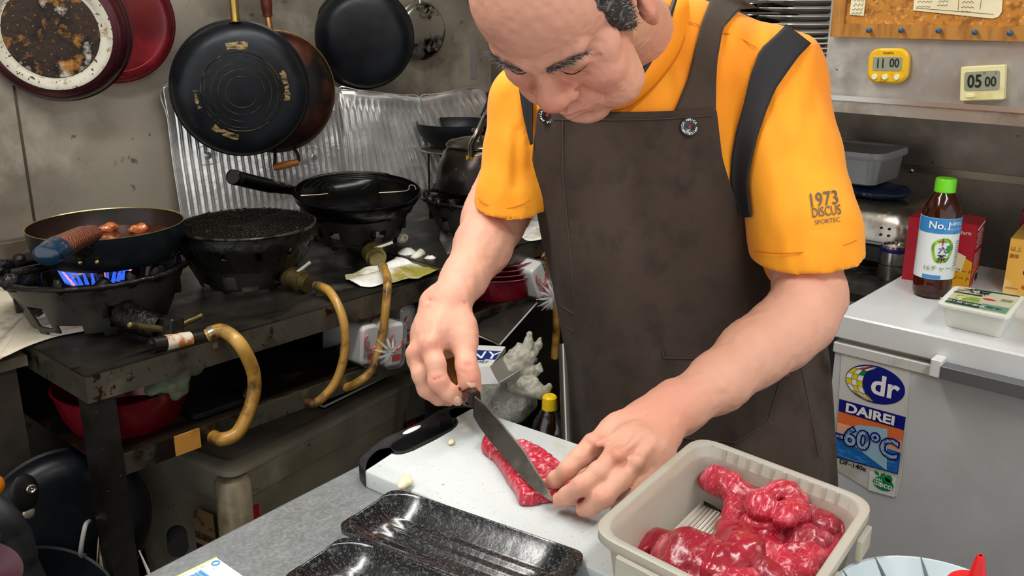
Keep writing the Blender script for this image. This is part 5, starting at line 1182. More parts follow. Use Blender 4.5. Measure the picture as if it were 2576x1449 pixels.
wrect(-.036,-.004,.0385+.003,.0455+.003,.0004,mat('light_blue_ink','#3a8fd0',.4),'campaign_bar',lab,face+.02)
for i in range(12): wrect(.020+i*.0,.034,.066+i*.0042,.0675+i*.0042,.0004,mat('grey_ink','#7d8a80',.5),'barcode_bar',lab,face)
wtext('ケース',.0065,face+.5,.128,grn,parent=lab)
for sx in (-1,1):
    a=face+sx*.35; 
# ================================================================ RED BOX, YELLOW BOX, TOFU
def boxthing(name,label,cat,A,B,D,h,m_,nm):
    """A,B,D bottom corners: front left, front right, back right"""
    A,B,D=[np.array([p[0],p[1],FZ+.0005]) for p in (A,B,D)]; E_=A+D-B; t=thing(name,label,cat,(A+D)/2); M().prism([A,B,D,E_],z_*h).build(nm,m_,t,world=True); return t,A,B,D
A=Z(2283,714,FZ);B=Z(2436,728,FZ);D=Z(2482,672,FZ); wd=D-B; wd/=np.linalg.norm(wd); e1=np.array([-wd[1],wd[0],0]); e1*=-np.sign(e1@(A-B)); A=B-e1*.125; D=B+wd*.085
boxr=mat('box_red','#b01428',.35); hB=.128
t,A,B,D=boxthing('coffee_box','red printed carton standing behind the tea bottle','box',A,B,D,hB,boxr,'box_body')
n1=np.cross(e1,z_); n1=n1 if n1@(-cf)>0 else -n1; e2=(D-B)/np.linalg.norm(D-B); n2=np.cross(e2,z_); n2=n2 if n2@(cr-cf)>0 else -n2
WB=np.linalg.norm(B-A)
def onf(x,y,k=1): return A+e1*(x*WB)+z_*(y*hB)+n1*(.0004*k)
def ons(x,y,k=1): return B+e2*(x*.085)+z_*(y*hB)+n2*(.0004*k)
yb=mat('box_yellow','#e2a51c',.35)
M().prism([onf(.60,0),onf(1,.0),onf(1,.42),onf(.60,.62)],n1*.0004).build('yellow_panel',yb,t,world=True)
M().prism([onf(.66,.30,2),onf(.86,.24,2),onf(.90,.50,2),onf(.70,.58,2)],n1*.0004).build('cream_panel',mat('box_cream','#e8d9b0',.4),t,world=True)
text('シーフード',.0115,onf(.80,.26,4),e1,z_,mat('brown_ink','#6b3210',.4),t,'box_lettering',shear=.2); text('アソート',.0115,onf(.82,.15,4),e1,z_,MATS['brown_ink'],t,'box_lettering',shear=.2)
text('unicharm',.011,onf(.80,.86,3),e1,z_,white,t,'box_lettering',sx=.8)
M().torus(onf(.60,.86,3),.004,.0012,axis=n1,n=20).build('box_mark',mat('pink_ink','#f3c9cf',.4),t,world=True)
m=M()
for i in range(9): m.box(ons(.5,.88-.033*i,1.5),(.085*(.72 if i%3 else .5),.0015,.0006),np.column_stack([e2,z_,n2]))
for i in range(6): m.box(ons(.5,.52-.035*i,1.5),(.060,.0014,.0006),np.column_stack([e2,z_,n2]))
m.build('fine_print',mat('pale_print','#d9aeb4',.5),t,world=True)
M().prism([ons(.08,.905,2),ons(.92,.94,2),ons(.92,.97,2),ons(.08,.935,2)],n2*.0002).build('white_strip',white,t,world=True)
M().prism([ons(.05,.30,1),ons(.85,.36,1),ons(.85,.22,1),ons(.05,.16,1)],n2*.0002).build('orange_print_block',ora,t,world=True)
M().prism([ons(.45,.02,2),ons(.85,.06,2),ons(.85,.19,2),ons(.45,.15,2)],n2*.0002).build('barcode_patch',white,t,world=True)
m=M()
for i in range(9): m.box(ons(.49+.04*i,.105,4),(.0015,.013,.0003),np.column_stack([e2,z_,n2]))
m.build('barcode',blkp,t,world=True)
A2=Z(2521,737,FZ);B2=Z(2660,757,FZ);D2=Z(2690,700,FZ)
t,A2,B2,D2=boxthing('biscuit_box','yellow carton with nuts and chocolate printed on it at the right frame edge','box',A2,B2,D2,.108,mat('warm_yellow_box','#dba544',.4,0,mix=[('#f0d694',9,.5,.7)]),'box_body')
f1=(B2-A2); W2=np.linalg.norm(f1); f1/=W2; m1=np.cross(f1,z_); m1=m1 if m1@(-cf)>0 else -m1
def ony(x,y,k=1): return A2+f1*x+z_*y+m1*(.0004*k)
cho=mat('chocolate_print','#5a2412',.3); nut=mat('nut_print','#a85a2a',.35)
for i,(x,y,r_,mm_) in enumerate(((.040,.085,.010,cho),(.047,.066,.009,nut),(.040,.045,.011,cho),(.050,.040,.008,cho),(.036,.016,.006,nut),(.046,.008,.007,nut),(.052,.095,.008,nut))): M().sphere(ony(x,y,1),(r_,r_*.75,.0006),16,4,R=np.column_stack([f1,z_,m1])).build('printed_nut',mm_,t,world=True)
text('以上',.010,ony(.012,.088,2),f1,z_,MATS['brown_ink'],t,'box_lettering'); text('濃厚',.009,ony(.010,.074,2),f1,z_,MATS['brown_ink'],t,'box_lettering')
text('unicharm',.006,ony(.014,.012,2),f1,z_,MATS['brown_ink'],t,'box_lettering')
c=Z(2600,690,FZ); tag(center(M().box((c[0]+.03,c[1]+.01,FZ+.0636),(.05,.07,.126),rotm(0,0,.15)).build('dark_red_carton',mat('dull_red_box','#7e1c2a',.45))),'dark red carton just behind the yellow one at the frame edge','box')
# tofu
tb=[Z(2376,820,FZ),Z(2516,852,FZ),Z(2556,800,FZ),Z(2420,772,FZ)]; TZ=FZ+.047
tt=[Z(2356,763,TZ),Z(2538,800,TZ),Z(2580,745,TZ),Z(2402,718,TZ)]
t=thing('tofu_pack','white plastic tofu pack with a green and cream printed film on the freezer','food pack',np.mean(tb,0)+z_*.0004)
def rnd(P,r,z,n=5,ins=0):
    out=[]; cc=np.mean(P,0)
    for i,p in enumerate(P):
        a=P[i-1]-p; b=P[(i+1)%4]-p; a=a/np.linalg.norm(a); b=b/np.linalg.norm(b); p=p+(a+b)*ins
        for k in range(n):
            s_=k/(n-1); q=p+a*r*(1-s_)**2+b*r*s_**2; out.append(np.array([q[0],q[1],z]))
    return out
tw=mat('tofu_white','#e9ebe2',.3,0,sss=.1)
M().loops([rnd(tb,.012,FZ+.0005,ins=.001),rnd(tb,.012,FZ+.003),rnd(tt,.012,TZ-.006,ins=.006),rnd(tt,.012,TZ-.004,ins=.0),rnd(tt,.012,TZ,ins=0),rnd(tt,.012,TZ+.0005,ins=.003)],True,True).build('pack_tray',tw,t,world=True,ang=50)
tx=tt[1]-tt[0]; tx/=np.linalg.norm(tx); ty=np.cross(z_,tx)
def ont(a,b,k=1): 
    p=(tt[0]*(1-a)+tt[1]*a)*(1-b)+(tt[3]*(1-a)+tt[2]*a)*b; return np.array([p[0],p[1],TZ+.0006+.0004*k])
def tq(a0,a1,b0,b1,k,m_,nm): M().prism([ont(a0,b0,k),ont(a1,b0,k),ont(a1,b1,k),ont(a0,b1,k)],z_*.0003).build(nm,m_,t,world=True)
tq(.08,.94,.08,.94,1,mat('cream_film','#dcdcbc',.2,0,coat=.6),'pack_film')
dg_=mat('dark_green_print','#1c4a3a',.3)
tq(.09,.56,.10,.30,2,dg_,'green_strip'); tq(.56,.93,.10,.34,2,mat('teal_print','#6f9a84',.3),'teal_strip'); tq(.16,.5,.34,.54,2,mat('leaf_print','#8aa83a',.3,0,mix=[('#d5dca0',60,.5,.6)]),'leafy_strip'); tq(.08,.48,.62,.68,2,dg_,'thin_green_strip'); tq(.3,.94,.88,.94,2,dg_,'edge_strip')
text('国産大豆100%',.0125,ont(.32,.20,4),-tx,-ty,white,t,'film_lettering'); text('大豆',.024,ont(.36,.80,4),tx,ty,blkp,t,'film_lettering',shear=.1,bold=.0003); text('とうふ',.017,ont(.30,.70,5),tx,ty,blkp,t,'film_lettering'); text('木綿',.014,ont(.74,.22,4),-tx,-ty,blkp,t,'film_lettering')
M().prism([ont(.60,.55,2)+tx*.011*math.cos(a)+ty*.005*math.sin(a) for a in np.linspace(0,6.0,20)],z_*.0003).build('red_mark',redp,t,world=True)
m=M()
for i in range(7): m.box(ont(.76+.022*i,.62,3),(.0009,.017,.0003),np.column_stack([tx,ty,z_]))
m.build('film_print',mat('film_grey_ink','#5a6058',.5),t,world=True)
# ================================================================ DARK COUNTER BEHIND AND ITS THINGS
DU=1.915
t=thing('side_counter','greasy dark counter behind the cook, left of the freezer','counter',(2.16,.98,.001))
M().mm((DU,.660,.772),(2.405,1.44,.80)).build('counter_top',mat('dark_counter_top','#4c4843',.3,.5,mix=[('#1c1a18',7,.45,.6,8),('#a29e94',30,.62,.72,5)],rmix=(10,.2,.5)),t,world=True)
M().mm((DU+.02,.67,.05),(2.40,1.43,.7719)).build('counter_body',mat('dark_counter_body','#1a1917',.6),t,world=True)
M().mm((DU-.003,.659,.768),(DU-.0001,1.44,.782)).build('counter_edge',mat('edge_steel','#8f8c84',.3,.8),t,world=True)
# sandwich grill
g=Z(2170,640,.80); t=thing('sandwich_grill','silver hot sandwich grill with black base and handles on the dark counter','appliance',(2.24,.80,.8005))
silv=mat('scuffed_silver','#b5aea3',.25,.9,mix=[('#6e6558',10,.5,.68,8),('#e3ddd2',20,.62,.72)],rmix=(10,.15,.4))
M().rbox((0,.02,.035),(.22,.26,.065),np.eye(3),.04,6).build('grill_base',mat('grill_black','#17171a',.35),t)
M().rbox((0,.02,.062),(.225,.265,.008),np.eye(3),.042,6).build('base_rim',mat('rim_grey','#8f8f8c',.3,.6),t)
o=M().loops([[(x,y+.02,z) for x,y,z in rr(-a,a,-b,b,zz_,r=.045,n=6)] for a,b,zz_ in ((.108,.128,.0665),(.108,.128,.10),(.100,.120,.128),(.085,.105,.143),(.06,.08,.148))],True,True).build('grill_lid',silv,t,ang=80)
o2=M()
for i in range(4): o2.cyl((-.100-.008,-.05+.018*(i%2),.10-.016*(i//2)),(-.112,-.05+.018*(i%2),.10-.016*(i//2)),.003,n=10)
o2.build('vent_hole',blkp,o)
for k,(dz,dx) in enumerate(((.062,-.02),(.035,.03))):
    M().tube(smoothpath([(-.06+dx,-.11,dz+.03),(-.07+dx,-.15,dz+.035),(-.05+dx,-.20,dz+.06)],5),[.008]*3+[.014]*5+[.013,.012,.010],12,sq=1.6).build('grill_handle',mat('rubber_handle','#1d1d20',.45,0,mix=[('#4a4a4c',30,.55,.7)]),t)
p=W(2185,482,2.26); P_,Q_=Field().ell((2.23,.83,.9665),(.07,.085,.015),k=.02).ell((2.22,.79,.970),(.03,.03,.014),k=.02).mesh(.004,(.003,50))
tag(center(fbuild(P_,Q_,'blue_cloth',mat('navy_cloth','#1c2f4e',.4,0,mix=[('#10192a',20,.4,.6),('#8fa3b8',40,.66,.72)]))),'navy blue folded cloth lying on top of the sandwich grill','cloth')
q=W(2195,458,2.2); t=thing('food_container','grey metal food container with a translucent lid above the sandwich grill','container',(2.23,.895,.9865))
M().loops([rr(-.075,.075,-.085,.085,0,.02),rr(-.082,.082,-.092,.092,.004,.025),rr(-.088,.088,-.100,.100,.060,.03)],True,True).build('container_body',mat('satin_aluminium','#b3b7ba',.35,.5),t)
M().loops([rr(-.094,.094,-.106,.106,.0605,.03),rr(-.096,.096,-.108,.108,.066,.03),rr(-.094,.094,-.106,.106,.078,.03),rr(-.08,.08,-.092,.092,.078,.03),rr(-.078,.078,-.090,.090,.074,.03)],True,True).build('container_lid',mat('translucent_lid','#c3c8ca',.2,0,trans=.3),t)
c=Z(2243,700,.80); t=thing('metal_can','small silver can with a dark blue ring on the dark counter','can',(c[0],c[1],.8005))
hC=.078; cm=mat('can_silver','#a9a6a2',.2,.95,mix=[('#5e5c60',14,.5,.65)]); M().lathe([(.001,0),(.030,0),(.0315,.003),(.0315,hC-.01),(.029,hC-.002),(.0285,hC),(.027,hC),(.026,hC-.004),(.001,hC-.004)],n=48).build('can_body',cm,t)
M().lathe([(.0318,hC-.014),(.0322,hC-.013),(.0322,hC-.006),(.0318,hC-.005)],n=48).build('blue_ring',mat('indigo_ring','#1c1a66',.3),t); M().lathe([(.0318,.034),(.0321,.035),(.0318,.036)],n=48).build('seam_ring',blkp,t)
c=Z(2262,640,.80); t=thing('glass_jar','clear glass jar behind the silver can','jar',(c[0]+.02,c[1],.8005)); M().lathe([(.001,0),(.036,0),(.038,.004),(.038,.07),(.034,.085),(.034,.095),(.032,.095),(.032,.085),(.035,.068),(.035,.006),(.001,.005)],n=40).build('jar_body',mat('dusty_glass','#b5b3b0',.08,0,trans=.85),t)
# ================================================================ WALL CABINET, SHELF, PLATES
CU=1.76; CV=.775; CB=1.226
cabm=mat('cabinet_face_steel','#aba9a3',.35,.6,mix=[('#c9c6be',5,.5,.62,9),('#7d6f66',3.5,.52,.66,7),('#3d3530',34,.68,.74,4)],bump=[(10,.0006)],rmix=(7,.22,.55))
t=thing('wall_cabinet','steel wall cabinet with two timers and a cork board on its front','cabinet',(2.08,.15,CB))
M().mm((CU,-.5,CB),(2.415,CV,2.2)).build('cabinet_body',cabm,t,world=True)
M().mm((CU-.016,-.5,CB-.028),(2.415,CV,CB-.0005)).build('bottom_rail',mat('rail_steel','#b5afa4',.3,.6,mix=[('#7d6f62',6,.5,.7,8),('#e6e2d8',9,.62,.70,8)],bump=[(30,.001)]),t,world=True)
M().mm((CU-.019,-.5,CB-.006),(CU-.0165,CV,CB+.003)).build('rail_lip',mat('lip_bright','#d3d1cc',.25,.8),t,world=True)
t=thing('wall_shelf','steel shelf holding the stacked plates, left of the wall cabinet','shelf',(2.1,1.2,1.19))
M().mm((1.86,CV+.004,1.19),(2.415,1.65,1.205)).build('shelf_board',cabm,t,world=True)
for v_ in (1.25,1.6): M().prism([(1.95,v_,1.1899),(2.4195,v_,1.1899),(2.4195,v_,1.02)],(0,.012,0)).build('bracket',greasyedge,t,world=True)
PLw=mat('plate_white','#dcdbd3',.2,0,coat=.6); PLg=mat('plate_grey_rim','#bdbab4',.2,0,coat=.6,mix=[('#8d8984',30,.5,.6)])
def plate(name,label,c,R,h,m_,group,wavy=0):
    t=thing(name,label,'plate',c,group=group); 
    M().lathe([(.001,0),(R*.5,0),(R*.53,.002),(R*.9,h*.75),(R,h),(R-.001,h+.002),(R*.88,h*.75+.003),(R*.5,.004),(R*.001,.004)],n=64).build('plate_body',m_,t)
pc=W(2015,120,2.12); z0=1.2055; pr_=.105
ORD=['lowest','second','third','fourth','fifth','sixth','seventh','eighth','ninth','tenth','eleventh']
for i in range(11): plate('plate',ORD[i]+(' white plate' if i==0 else ' white plate from the bottom')+' of the tight stack left of the cabinet',(pc[0]+random.uniform(-.0015,.0015),pc[1],z0+.0105*i),pr_,.010,PLw,'white plates low in the stack')
z1=z0+.0105*11
for i in range(6): plate('plate',ORD[i]+(' grey-rimmed plate' if i==0 else ' grey-rimmed plate from the bottom')+' in the loose upper stack left of the cabinet',(pc[0]+random.uniform(-.002,.002),pc[1]+random.uniform(-.002,.002),z1+.0165*i),pr_*.99,.012,PLg,'grey-rimmed plates high in the stack')
dc=W(1900,60,2.16); dkb=mat('dark_lacquer','#1c1512',.2,0,coat=.8)
dcv=[dc[0]+.02,dc[1]+.0]
for i in range(8): plate('dark_bowl',ORD[i]+(' dark lacquered dish' if i==0 else ' dark lacquered dish from the bottom')+' of the stack behind the shoulder',(dcv[0],dcv[1],z0+.024*i),.088,.018,dkb,'dark dishes behind the shoulder')
# ---- cork board
def K(x,y,d=.0): return U(x,y,CU-d)
kb=K(2089,92,.012); ktop=1.75; kr=-.35
t=thing('cork_board','cork board with a wooden frame hanging on the wall cabinet','board',(CU-.006,kr/2,kb[2]))
zlow=kb[2]; v0=kb[1]
cork=mat('cork','#b5782c',.8,0,mix=[('#8a5518',50,.5,.62,6),('#d29a4c',90,.55,.66,4),('#4a2a10',160,.68,.72,3)],bump=[(200,.0006)])
fwood=mat('frame_wood','#b17a30',.55,0,mix=[('#87531c',9,.45,.7,6,(1,5,1))])
M().mm((CU-.008,kr,zlow),(CU-.0005,v0,ktop)).build('cork_sheet',cork,t,world=True)
fr=M(); fr.mm((CU-.014,kr,zlow),(CU-.0081,v0,zlow+.024)); fr.mm((CU-.014,v0-.024,zlow+.0241),(CU-.0081,v0,ktop)); fr.build('board_frame',fwood,t,world=True)
for (x,y,lb) in ((2190,76,'leftmost blue push pin in the lower frame of the cork board'),(2271,76,'second blue push pin from the left in the cork board frame'),(2365,77,'third, middle blue push pin in the cork board frame'),(2456,81,'fourth blue push pin from the left in the cork board frame'),(2544,83,'rightmost blue push pin in the cork board frame')):
    p=K(x,y,.0142); q=thing('push_pin',lb,'push pin',p,group='blue push pins'); M().cyl(p,p+OUT*.007,.0035,.0030,14).sphere(p+OUT*.009,(.0035,.0048,.0048),14,8).build('pin_head',mat('pin_blue','#2a5272',.3),q,world=True)
ppm=mat('note_paper','#e3d9b8',.7,0,mix=[('#d3c598',5,.5,.7)]); inkm=mat('pencil_ink','#4c473d',.6)
def note(label,pts,lines):
    P=[K(x,y,.0095) for x,y in pts]; t=thing('paper_note',label,'paper',P[0]); M().prism(P,OUT*.0006).build('note_sheet',ppm,t,world=True)
    m=M()
    for (x0,x1,y,amp) in lines:
        n_=max(6,int((x1-x0)/3)); m.tube([K(x0+(x1-x0)*i/n_,y+amp*math.sin(i*2.1)*(.4+.6*abs(math.sin(i*.9+x0))),.0104) for i in range(n_+1)],.0004,4)
    m.build('handwriting',inkm,t,world=True); return t
note('small narrow handwritten note pinned at the left of the cork board',[(2137,37),(2173,40),(2181,-30),(2146,-33)],[(2146,2172,12,5),(2144,2170,23,4),(2141,2168,33,4),(2148,2174,1,4)])
t=note('large cream handwritten table sheet on the cork board',[(2297,26),(2498,47),(2512,42),(2520,30),(2526,-40),(2305,-45)],[(2308,2345,4,3),(2306,2340,17,3),(2360,2385,3,3),(2358,2385,13,3),(2420,2450,5,3),(2418,2450,18,3),(2415,2440,29,2)])
M().tube([K(2410,26,.0104),K(2413,-10,.0104)],.0004,4).tube([K(2303,20,.0104),K(2500,36,.0104)],.0004,4).tube([K(2465,24,.0104),K(2470,-10,.0104)],.0004,4).build('ruled_lines',inkm,t,world=True)
# ---- timers
lcd=mat('lcd_grey','#8d937f',.3); seg=mat('lcd_black','#141513',.4)
def timer(label,c,w,h,rot,bm,rnd_,dw,dh,dy,dtxt,ts):
    ax=aX*math.cos(rot)+z_*math.sin(rot); az=np.cross(OUT,ax); az=az if az[2]>0 else -az; R=np.column_stack([ax,az,np.cross(ax,az)])
    if R[:,2]@OUT<0: R[:,2]*=1
    o=c; nn=OUT; t=thing('kitchen_timer',label,'timer',o+nn*.0005)
    Rb=np.column_stack([ax,np.cross(nn,ax),nn])
    b=M().rbox(o+nn*.008,(w,h,.015),Rb,rnd_,6).build('timer_body',bm,t,world=True)
    M().rbox(o+nn*.0160+az*dy,(dw,dh,.001),Rb,.004,4).build('display',lcd,t,world=True)
    return t,o,ax,az
c=K(2240,165); ym=mat('timer_yellow','#e2b117',.35,0,mix=[('#b98a10',18,.6,.7)])
t,o,ax,az=timer('round-cornered yellow kitchen timer reading 11 00 on the cabinet front',c,.073,.062,.03,ym,.020,.052,.025,.004,'1100',.02)
s_=text('11',.024,o+OUT*.0172+az*.004-ax*.012,ax,az,seg,t,'display_digits',sx=.75,bold=.0002); text('00',.022,o+OUT*.0172+az*.005+ax*.013,ax,az,seg,t,'display_digits',sx=.8,bold=.0002)
text('TANITA',.0055,o+OUT*.0160+az*.0225,ax,az,MATS['brown_ink'],t,'timer_lettering',bold=.0001)
for i,xx in enumerate((-.021,-.002,.019)): M().cyl(o+OUT*.0150-az*.019+ax*xx,o+OUT*.0185-az*.019+ax*xx,.0052,.0048,20).build('button',mat('cream_button','#e6dfc0',.35),t,world=True)
c=K(2477,208); cm2=mat('timer_cream','#ddd4a0',.4,0,mix=[('#c3b67c',14,.55,.7)])
t,o,ax,az=timer('square cream kitchen timer reading 05 00 at the right of the cabinet front',c,.070,.058,.10,cm2,.003,.056,.032,.004,'0500',.02)
text('05',.030,o+OUT*.0172+az*.003-ax*.011,ax,az,seg,t,'display_digits',sx=.8,bold=.0005); text('00',.023,o+OUT*.0172+az*.0015+ax*.014,ax,az,seg,t,'display_digits',sx=.8,bold=.0003); text('M',.005,o+OUT*.0172+az*.0165+ax*.004,ax,az,seg,t,'display_marks'); text('S',.005,o+OUT*.0172+az*.0165+ax*.022,ax,az,seg,t,'display_marks')
M().rbox(o+OUT*.0162-az*.0205-ax*.018,(.014,.006,.002),np.column_stack([ax,np.cross(OUT,ax),OUT]),.0028,4).build('button',mat('cream_button2','#e3d9a8',.4),t,world=True)
q_=U(2292,428,WR-.004); tag(center(M().sphere((WR-.008,q_[1],q_[2]),(.004,.007,.007),12,8).build('screw_head',steelshine)),'screw head on the seam strip of the right wall','screw')
# ================================================================ THE COOK
def cam3(v): return cr*v[0]+cd*v[1]+cf*v[2]
RC=np.column_stack([cr,cd,cf])
# group primitive for the implicit surfaces
_ev=Field.ev
def _ev2(q,P): return q[1](P) if q[0]=='g' else _ev(q,P)
Field.ev=staticmethod(_ev2)
_bb=Field.bb
def _bb2(s,q):
    if q[0]=='g':
        bs=[s.bb(x) for x in q[1].p if x[6]==1]; return np.min([b[0] for b in bs],0),np.max([b[1] for b in bs],0)
    return _bb(s,q)
Field.bb=_bb2
def grp(self,sub,k=.01): self.p.append(('g',sub,None,0,0,k,1)); return self
Field.grp=grp
man=thing('person','cook in an orange shirt and brown apron bending over the counter to cut beef','person',(1.06,.60,0.0))
# ---- torso (shared by body, shirt and apron drape)
TOR=[((1600,330,1.305),(.170,.15,.115)),((1640,600,1.315),(.142,.17,.112)),((1728,880,1.33),(.152,.18,.118)),((1775,1130,1.34),(.160,.16,.122)),((1790,1330,1.37),(.158,.13,.12))]
def torso(sc=1.0,Fd=None):
    Fd=Fd or Field()
    for (c,r) in TOR: Fd.ell(W(*c),[x*sc for x in r],R=RC,k=.05)
    return Fd
SHL=W(1948,205,1.27); SHR=W(1330,262,1.29); NB=W(1640,112,1.285); NBS=W(1668,105,1.255)
shirt=torso()
shirt.cone(NBS,SHL,.070*.98,.066,k=.035); shirt.cone(W(1600,140,1.27),SHR,.062,.052,k=.03); shirt.cone(W(1640,230,1.33),W(1640,330,1.34),.11,.12,k=.04)
slL=Field().chain([SHL,W(1985,400,1.235),W(2026,590,1.192),W(2036,690,1.176)],[.066,.067,.0685,.069],k=.01); slL.half(W(2028,640,1.19),.10*cr+.93*cd+.30*cf)
slL.cone(W(2028,625,1.200),W(2045,760,1.18),.050,.058,k=.002,op=-1)
slR=Field().chain([SHR,W(1310,380,1.285),W(1284,495,1.28),W(1275,560,1.28)],[.052,.050,.0465,.048],k=.01); slR.half(W(1270,517,1.28),-.06*cr+.88*cd+.45*cf)

shirt.grp(slL,.022); shirt.grp(slR,.018)
HN=W(1475,20,1.08)
shirt.cone(W(1625,120,1.275),W(1545,40,1.12),.046,.060,k=.006,op=-1)
# creases of the cloth
for a,b,r in (((1330,200,1.235),(1338,420,1.235),.004),((1300,330,1.235),(1295,470,1.232),.0025),((1262,250,1.24),(1245,480,1.235),.002),((1960,300,1.17),(1899,600,1.15),.006),((1925,420,1.16),(1905,640,1.14),.004)):
    shirt.cone(W(*a),W(*b),r,r*.6,k=.010,op=-1)
P_,Q_=shirt.mesh(.0040)
q_=P_-C0; zc_=q_@cf; fx_=CX+F*(q_@cr)/zc_; fy_=CY+F*(q_@cd)/zc_
fo_=.0050*noise3(np.column_stack([fx_/48+fy_/260,fy_/210,zc_*4]))+.0022*noise3(np.column_stack([fx_/22-fy_/130,fy_/90,zc_*9]))
fo_*=np.where((fx_>2010)&(fy_>450)&(fy_<590),.15,1.); P_=P_+cf[None]*fo_[:,None]
orange=mat('orange_jersey','#f08c00',.75,0,mix=[('#f7a012',3,.45,.6,3)],bump=[(650,.00018,(1,1,.7),'vor')],sheen=.15)
fbuild(P_,Q_,'shirt',orange,man,smooth=2)
def march(Fd,x,y,off,t0=.9,t1=1.5,n=70):
    """depth along the ray of pixel arrays x,y at which the field reaches off"""
    x=np.atleast_1d(np.array(x,float)); y=np.atleast_1d(np.array(y,float))
    D_=cf[None]+cr[None]*((x-CX)/F)[:,None]+cd[None]*((y-CY)/F)[:,None]
    ts=np.linspace(t0,t1,n); val=np.stack([Fd(C0+t*D_) for t in ts],1)-off
    out=np.zeros(len(x))
    for i in range(len(x)):
        w=np.where(val[i]<0)[0]
        if len(w) and w[0]>0:
            j=w[0]; a=val[i,j-1]; b=val[i,j]; out[i]=ts[j-1]+(ts[j]-ts[j-1])*a/(a-b)
        else: out[i]=ts[np.argmin(val[i])]
    return out
# ---- apron
tf=torso()
ylist=np.r_[np.arange(272,1200,20),np.arange(1200,1560,40)]
xl=np.interp(ylist,[272,400,500,600,700,800,900,1000,1115,1560],[1352,1338,1344,1362,1386,1405,1424,1434,1440,1450])
xr=np.interp(ylist,[272,300,400,450,500,550,600,700,760,800,850,900,1000,1100,1190,1560],[1803,1806,1818,1833,1850,1877,1893,1930,1990,2040,2078,2088,2097,2103,2108,2122])
NX=56; XX=np.array([[a+(b-a)*i/NX for i in range(NX+1)] for a,b in zip(xl,xr)]); YY=np.array([[y+(8*math.sin(i/NX*3.1) if y<300 else 0) for i in range(NX+1)] for y in ylist])
DD=march(tf,XX.ravel(),YY.ravel(),.009).reshape(XX.shape)
# relax the drape so that the hanging cloth bridges hollows
for _ in range(6):
    D2=DD.copy(); D2[1:-1,1:-1]=(DD[:-2,1:-1]+DD[2:,1:-1]+DD[1:-1,:-2]+DD[1:-1,2:])/4; D2[:,0]=DD[:,0]; DD=np.minimum(DD,D2*.5+DD*.5)
G=[]
for j in range(len(ylist)):
    row=[]
    for i in range(NX+1):
        x,y=XX[j,i],YY[j,i]; fo=.0045*noise3(np.array([x/75.,y/420.,2.]))*min(1,(y-250)/250)+.003*noise3(np.array([x/40.+y/160.,y/200.,7.]))
        row.append(W(x,y,DD[j,i]+fo-.004))
    G.append(row)
apm=mat('brown_apron','#35281e',.85,0,mix=[('#40322a',6,.45,.7,6),('#2a1f17',30,.5,.7,3)],bump=[(700,.0002)],sheen=.08)
ap=M().grid(G).build('apron',apm,man,world=True,solid=.003,ang=180,off=0,sub=1)
apD=np.array(G)
def apt(x,y,lift=.003):
    """point on the apron seen at pixel x,y"""
    j=np.interp(y,ylist,range(len(ylist))); j0=int(min(j,len(ylist)-2)); fj=j-j0
    a=XX[j0]*(1-fj)+XX[j0+1]*fj; i=np.interp(x,a,range(NX+1)); i0=int(min(i,NX-1)); fi=i-i0
    p=(apD[j0,i0]*(1-fi)+apD[j0,i0+1]*fi)*(1-fj)+(apD[j0+1,i0]*(1-fi)+apD[j0+1,i0+1]*fi)*fj
    return p-cf*lift
stm=mat('apron_stitch','#4a3f38',.9); 
def seamline(pts,nm='seam',r=.0007,m_=stm,lift=.003): 
    q=[apt(x,y,lift) for x,y in [(a[0]*(1-t)+b[0]*t,a[1]*(1-t)+b[1]*t) for a,b in zip(pts[:-1],pts[1:]) for t in np.linspace(0,1,12)]]
    M().tube(q,r,5).build(nm,m_,ap,world=True)
seamline([(1416,300),(1416,440),(1441,702),(1473,1059)]); seamline([(1362,300),(1600,296),(1795,290)]); seamline([(1663,862),(1670,900),(1760,902),(1790,898)]); seamline([(1405,765),(1443,790)],r=.0012); seamline([(1405,810),(1445,835)],r=.0012); seamline([(1443,800),(1470,1000),(1475,1060)],r=.001); seamline([(2005,880),(2030,1000),(2058,1150)]); seamline([(1700,1100),(1850,1112),(1930,1060),(1960,960)])
tg=[apt(1958,925,.0045),apt(1982,920,.0045),apt(1983,945,.0045),apt(1960,950,.0045)]
tagp=M().prism(tg,-cf*.0006).build('red_tag',mat('tag_red','#7c1420',.6),ap,world=True)
text('A',.010,np.mean(tg,0)-cf*.0022,cr,-cd,mat('tag_white','#e8e8e8',.5),ap,'tag_lettering')
# ---- straps
def ribbon(nm,rows,m_,off=.005,fld=None,th=.0022):
    ys=[r[0] for r in rows]; Y=np.linspace(ys[0],ys[-1],26); n=9; XS=[];YS=[]
    for y in Y:
        a=np.interp(y,ys,[r[1] for r in rows]); b=np.interp(y,ys,[r[3] for r in rows]); ya=np.interp(y,ys,[r[2] for r in rows]); yb=np.interp(y,ys,[r[4] for r in rows])
        for i in range(n): XS.append(a+(b-a)*i/(n-1)); YS.append(ya+(yb-ya)*i/(n-1))
    D_=march(fld or shirt,XS,YS,off).reshape(len(Y),n)
    D_=np.minimum(D_,np.median(D_,1)[:,None]+.012)
    for _ in range(4): D_[1:-1]=(D_[:-2]+D_[2:]+2*D_[1:-1])/4
    P=[[W(XS[j*n+i],YS[j*n+i],D_[j,i]) for i in range(n)] for j in range(len(Y))]
    return M().grid(P).build(nm,m_,man,world=True,solid=th,ang=180,off=0)
brs=mat('strap_brown','#3f3227',.85,0,mix=[('#30261c',8,.5,.7)],sheen=.08,bump=[(700,.0002)]); bks=mat('strap_black','#17171a',.7,0,bump=[(500,.0003)])
b1=ribbon('shoulder_strap',[(0,1808,-40,1905,20),(1,1787,0,1862,22),(2,1763,62,1818,72),(3,1742,150,1804,155),(4,1730,200,1801,208),(5,1700,272,1800,272),(6,1695,290,1801,285)],brs)
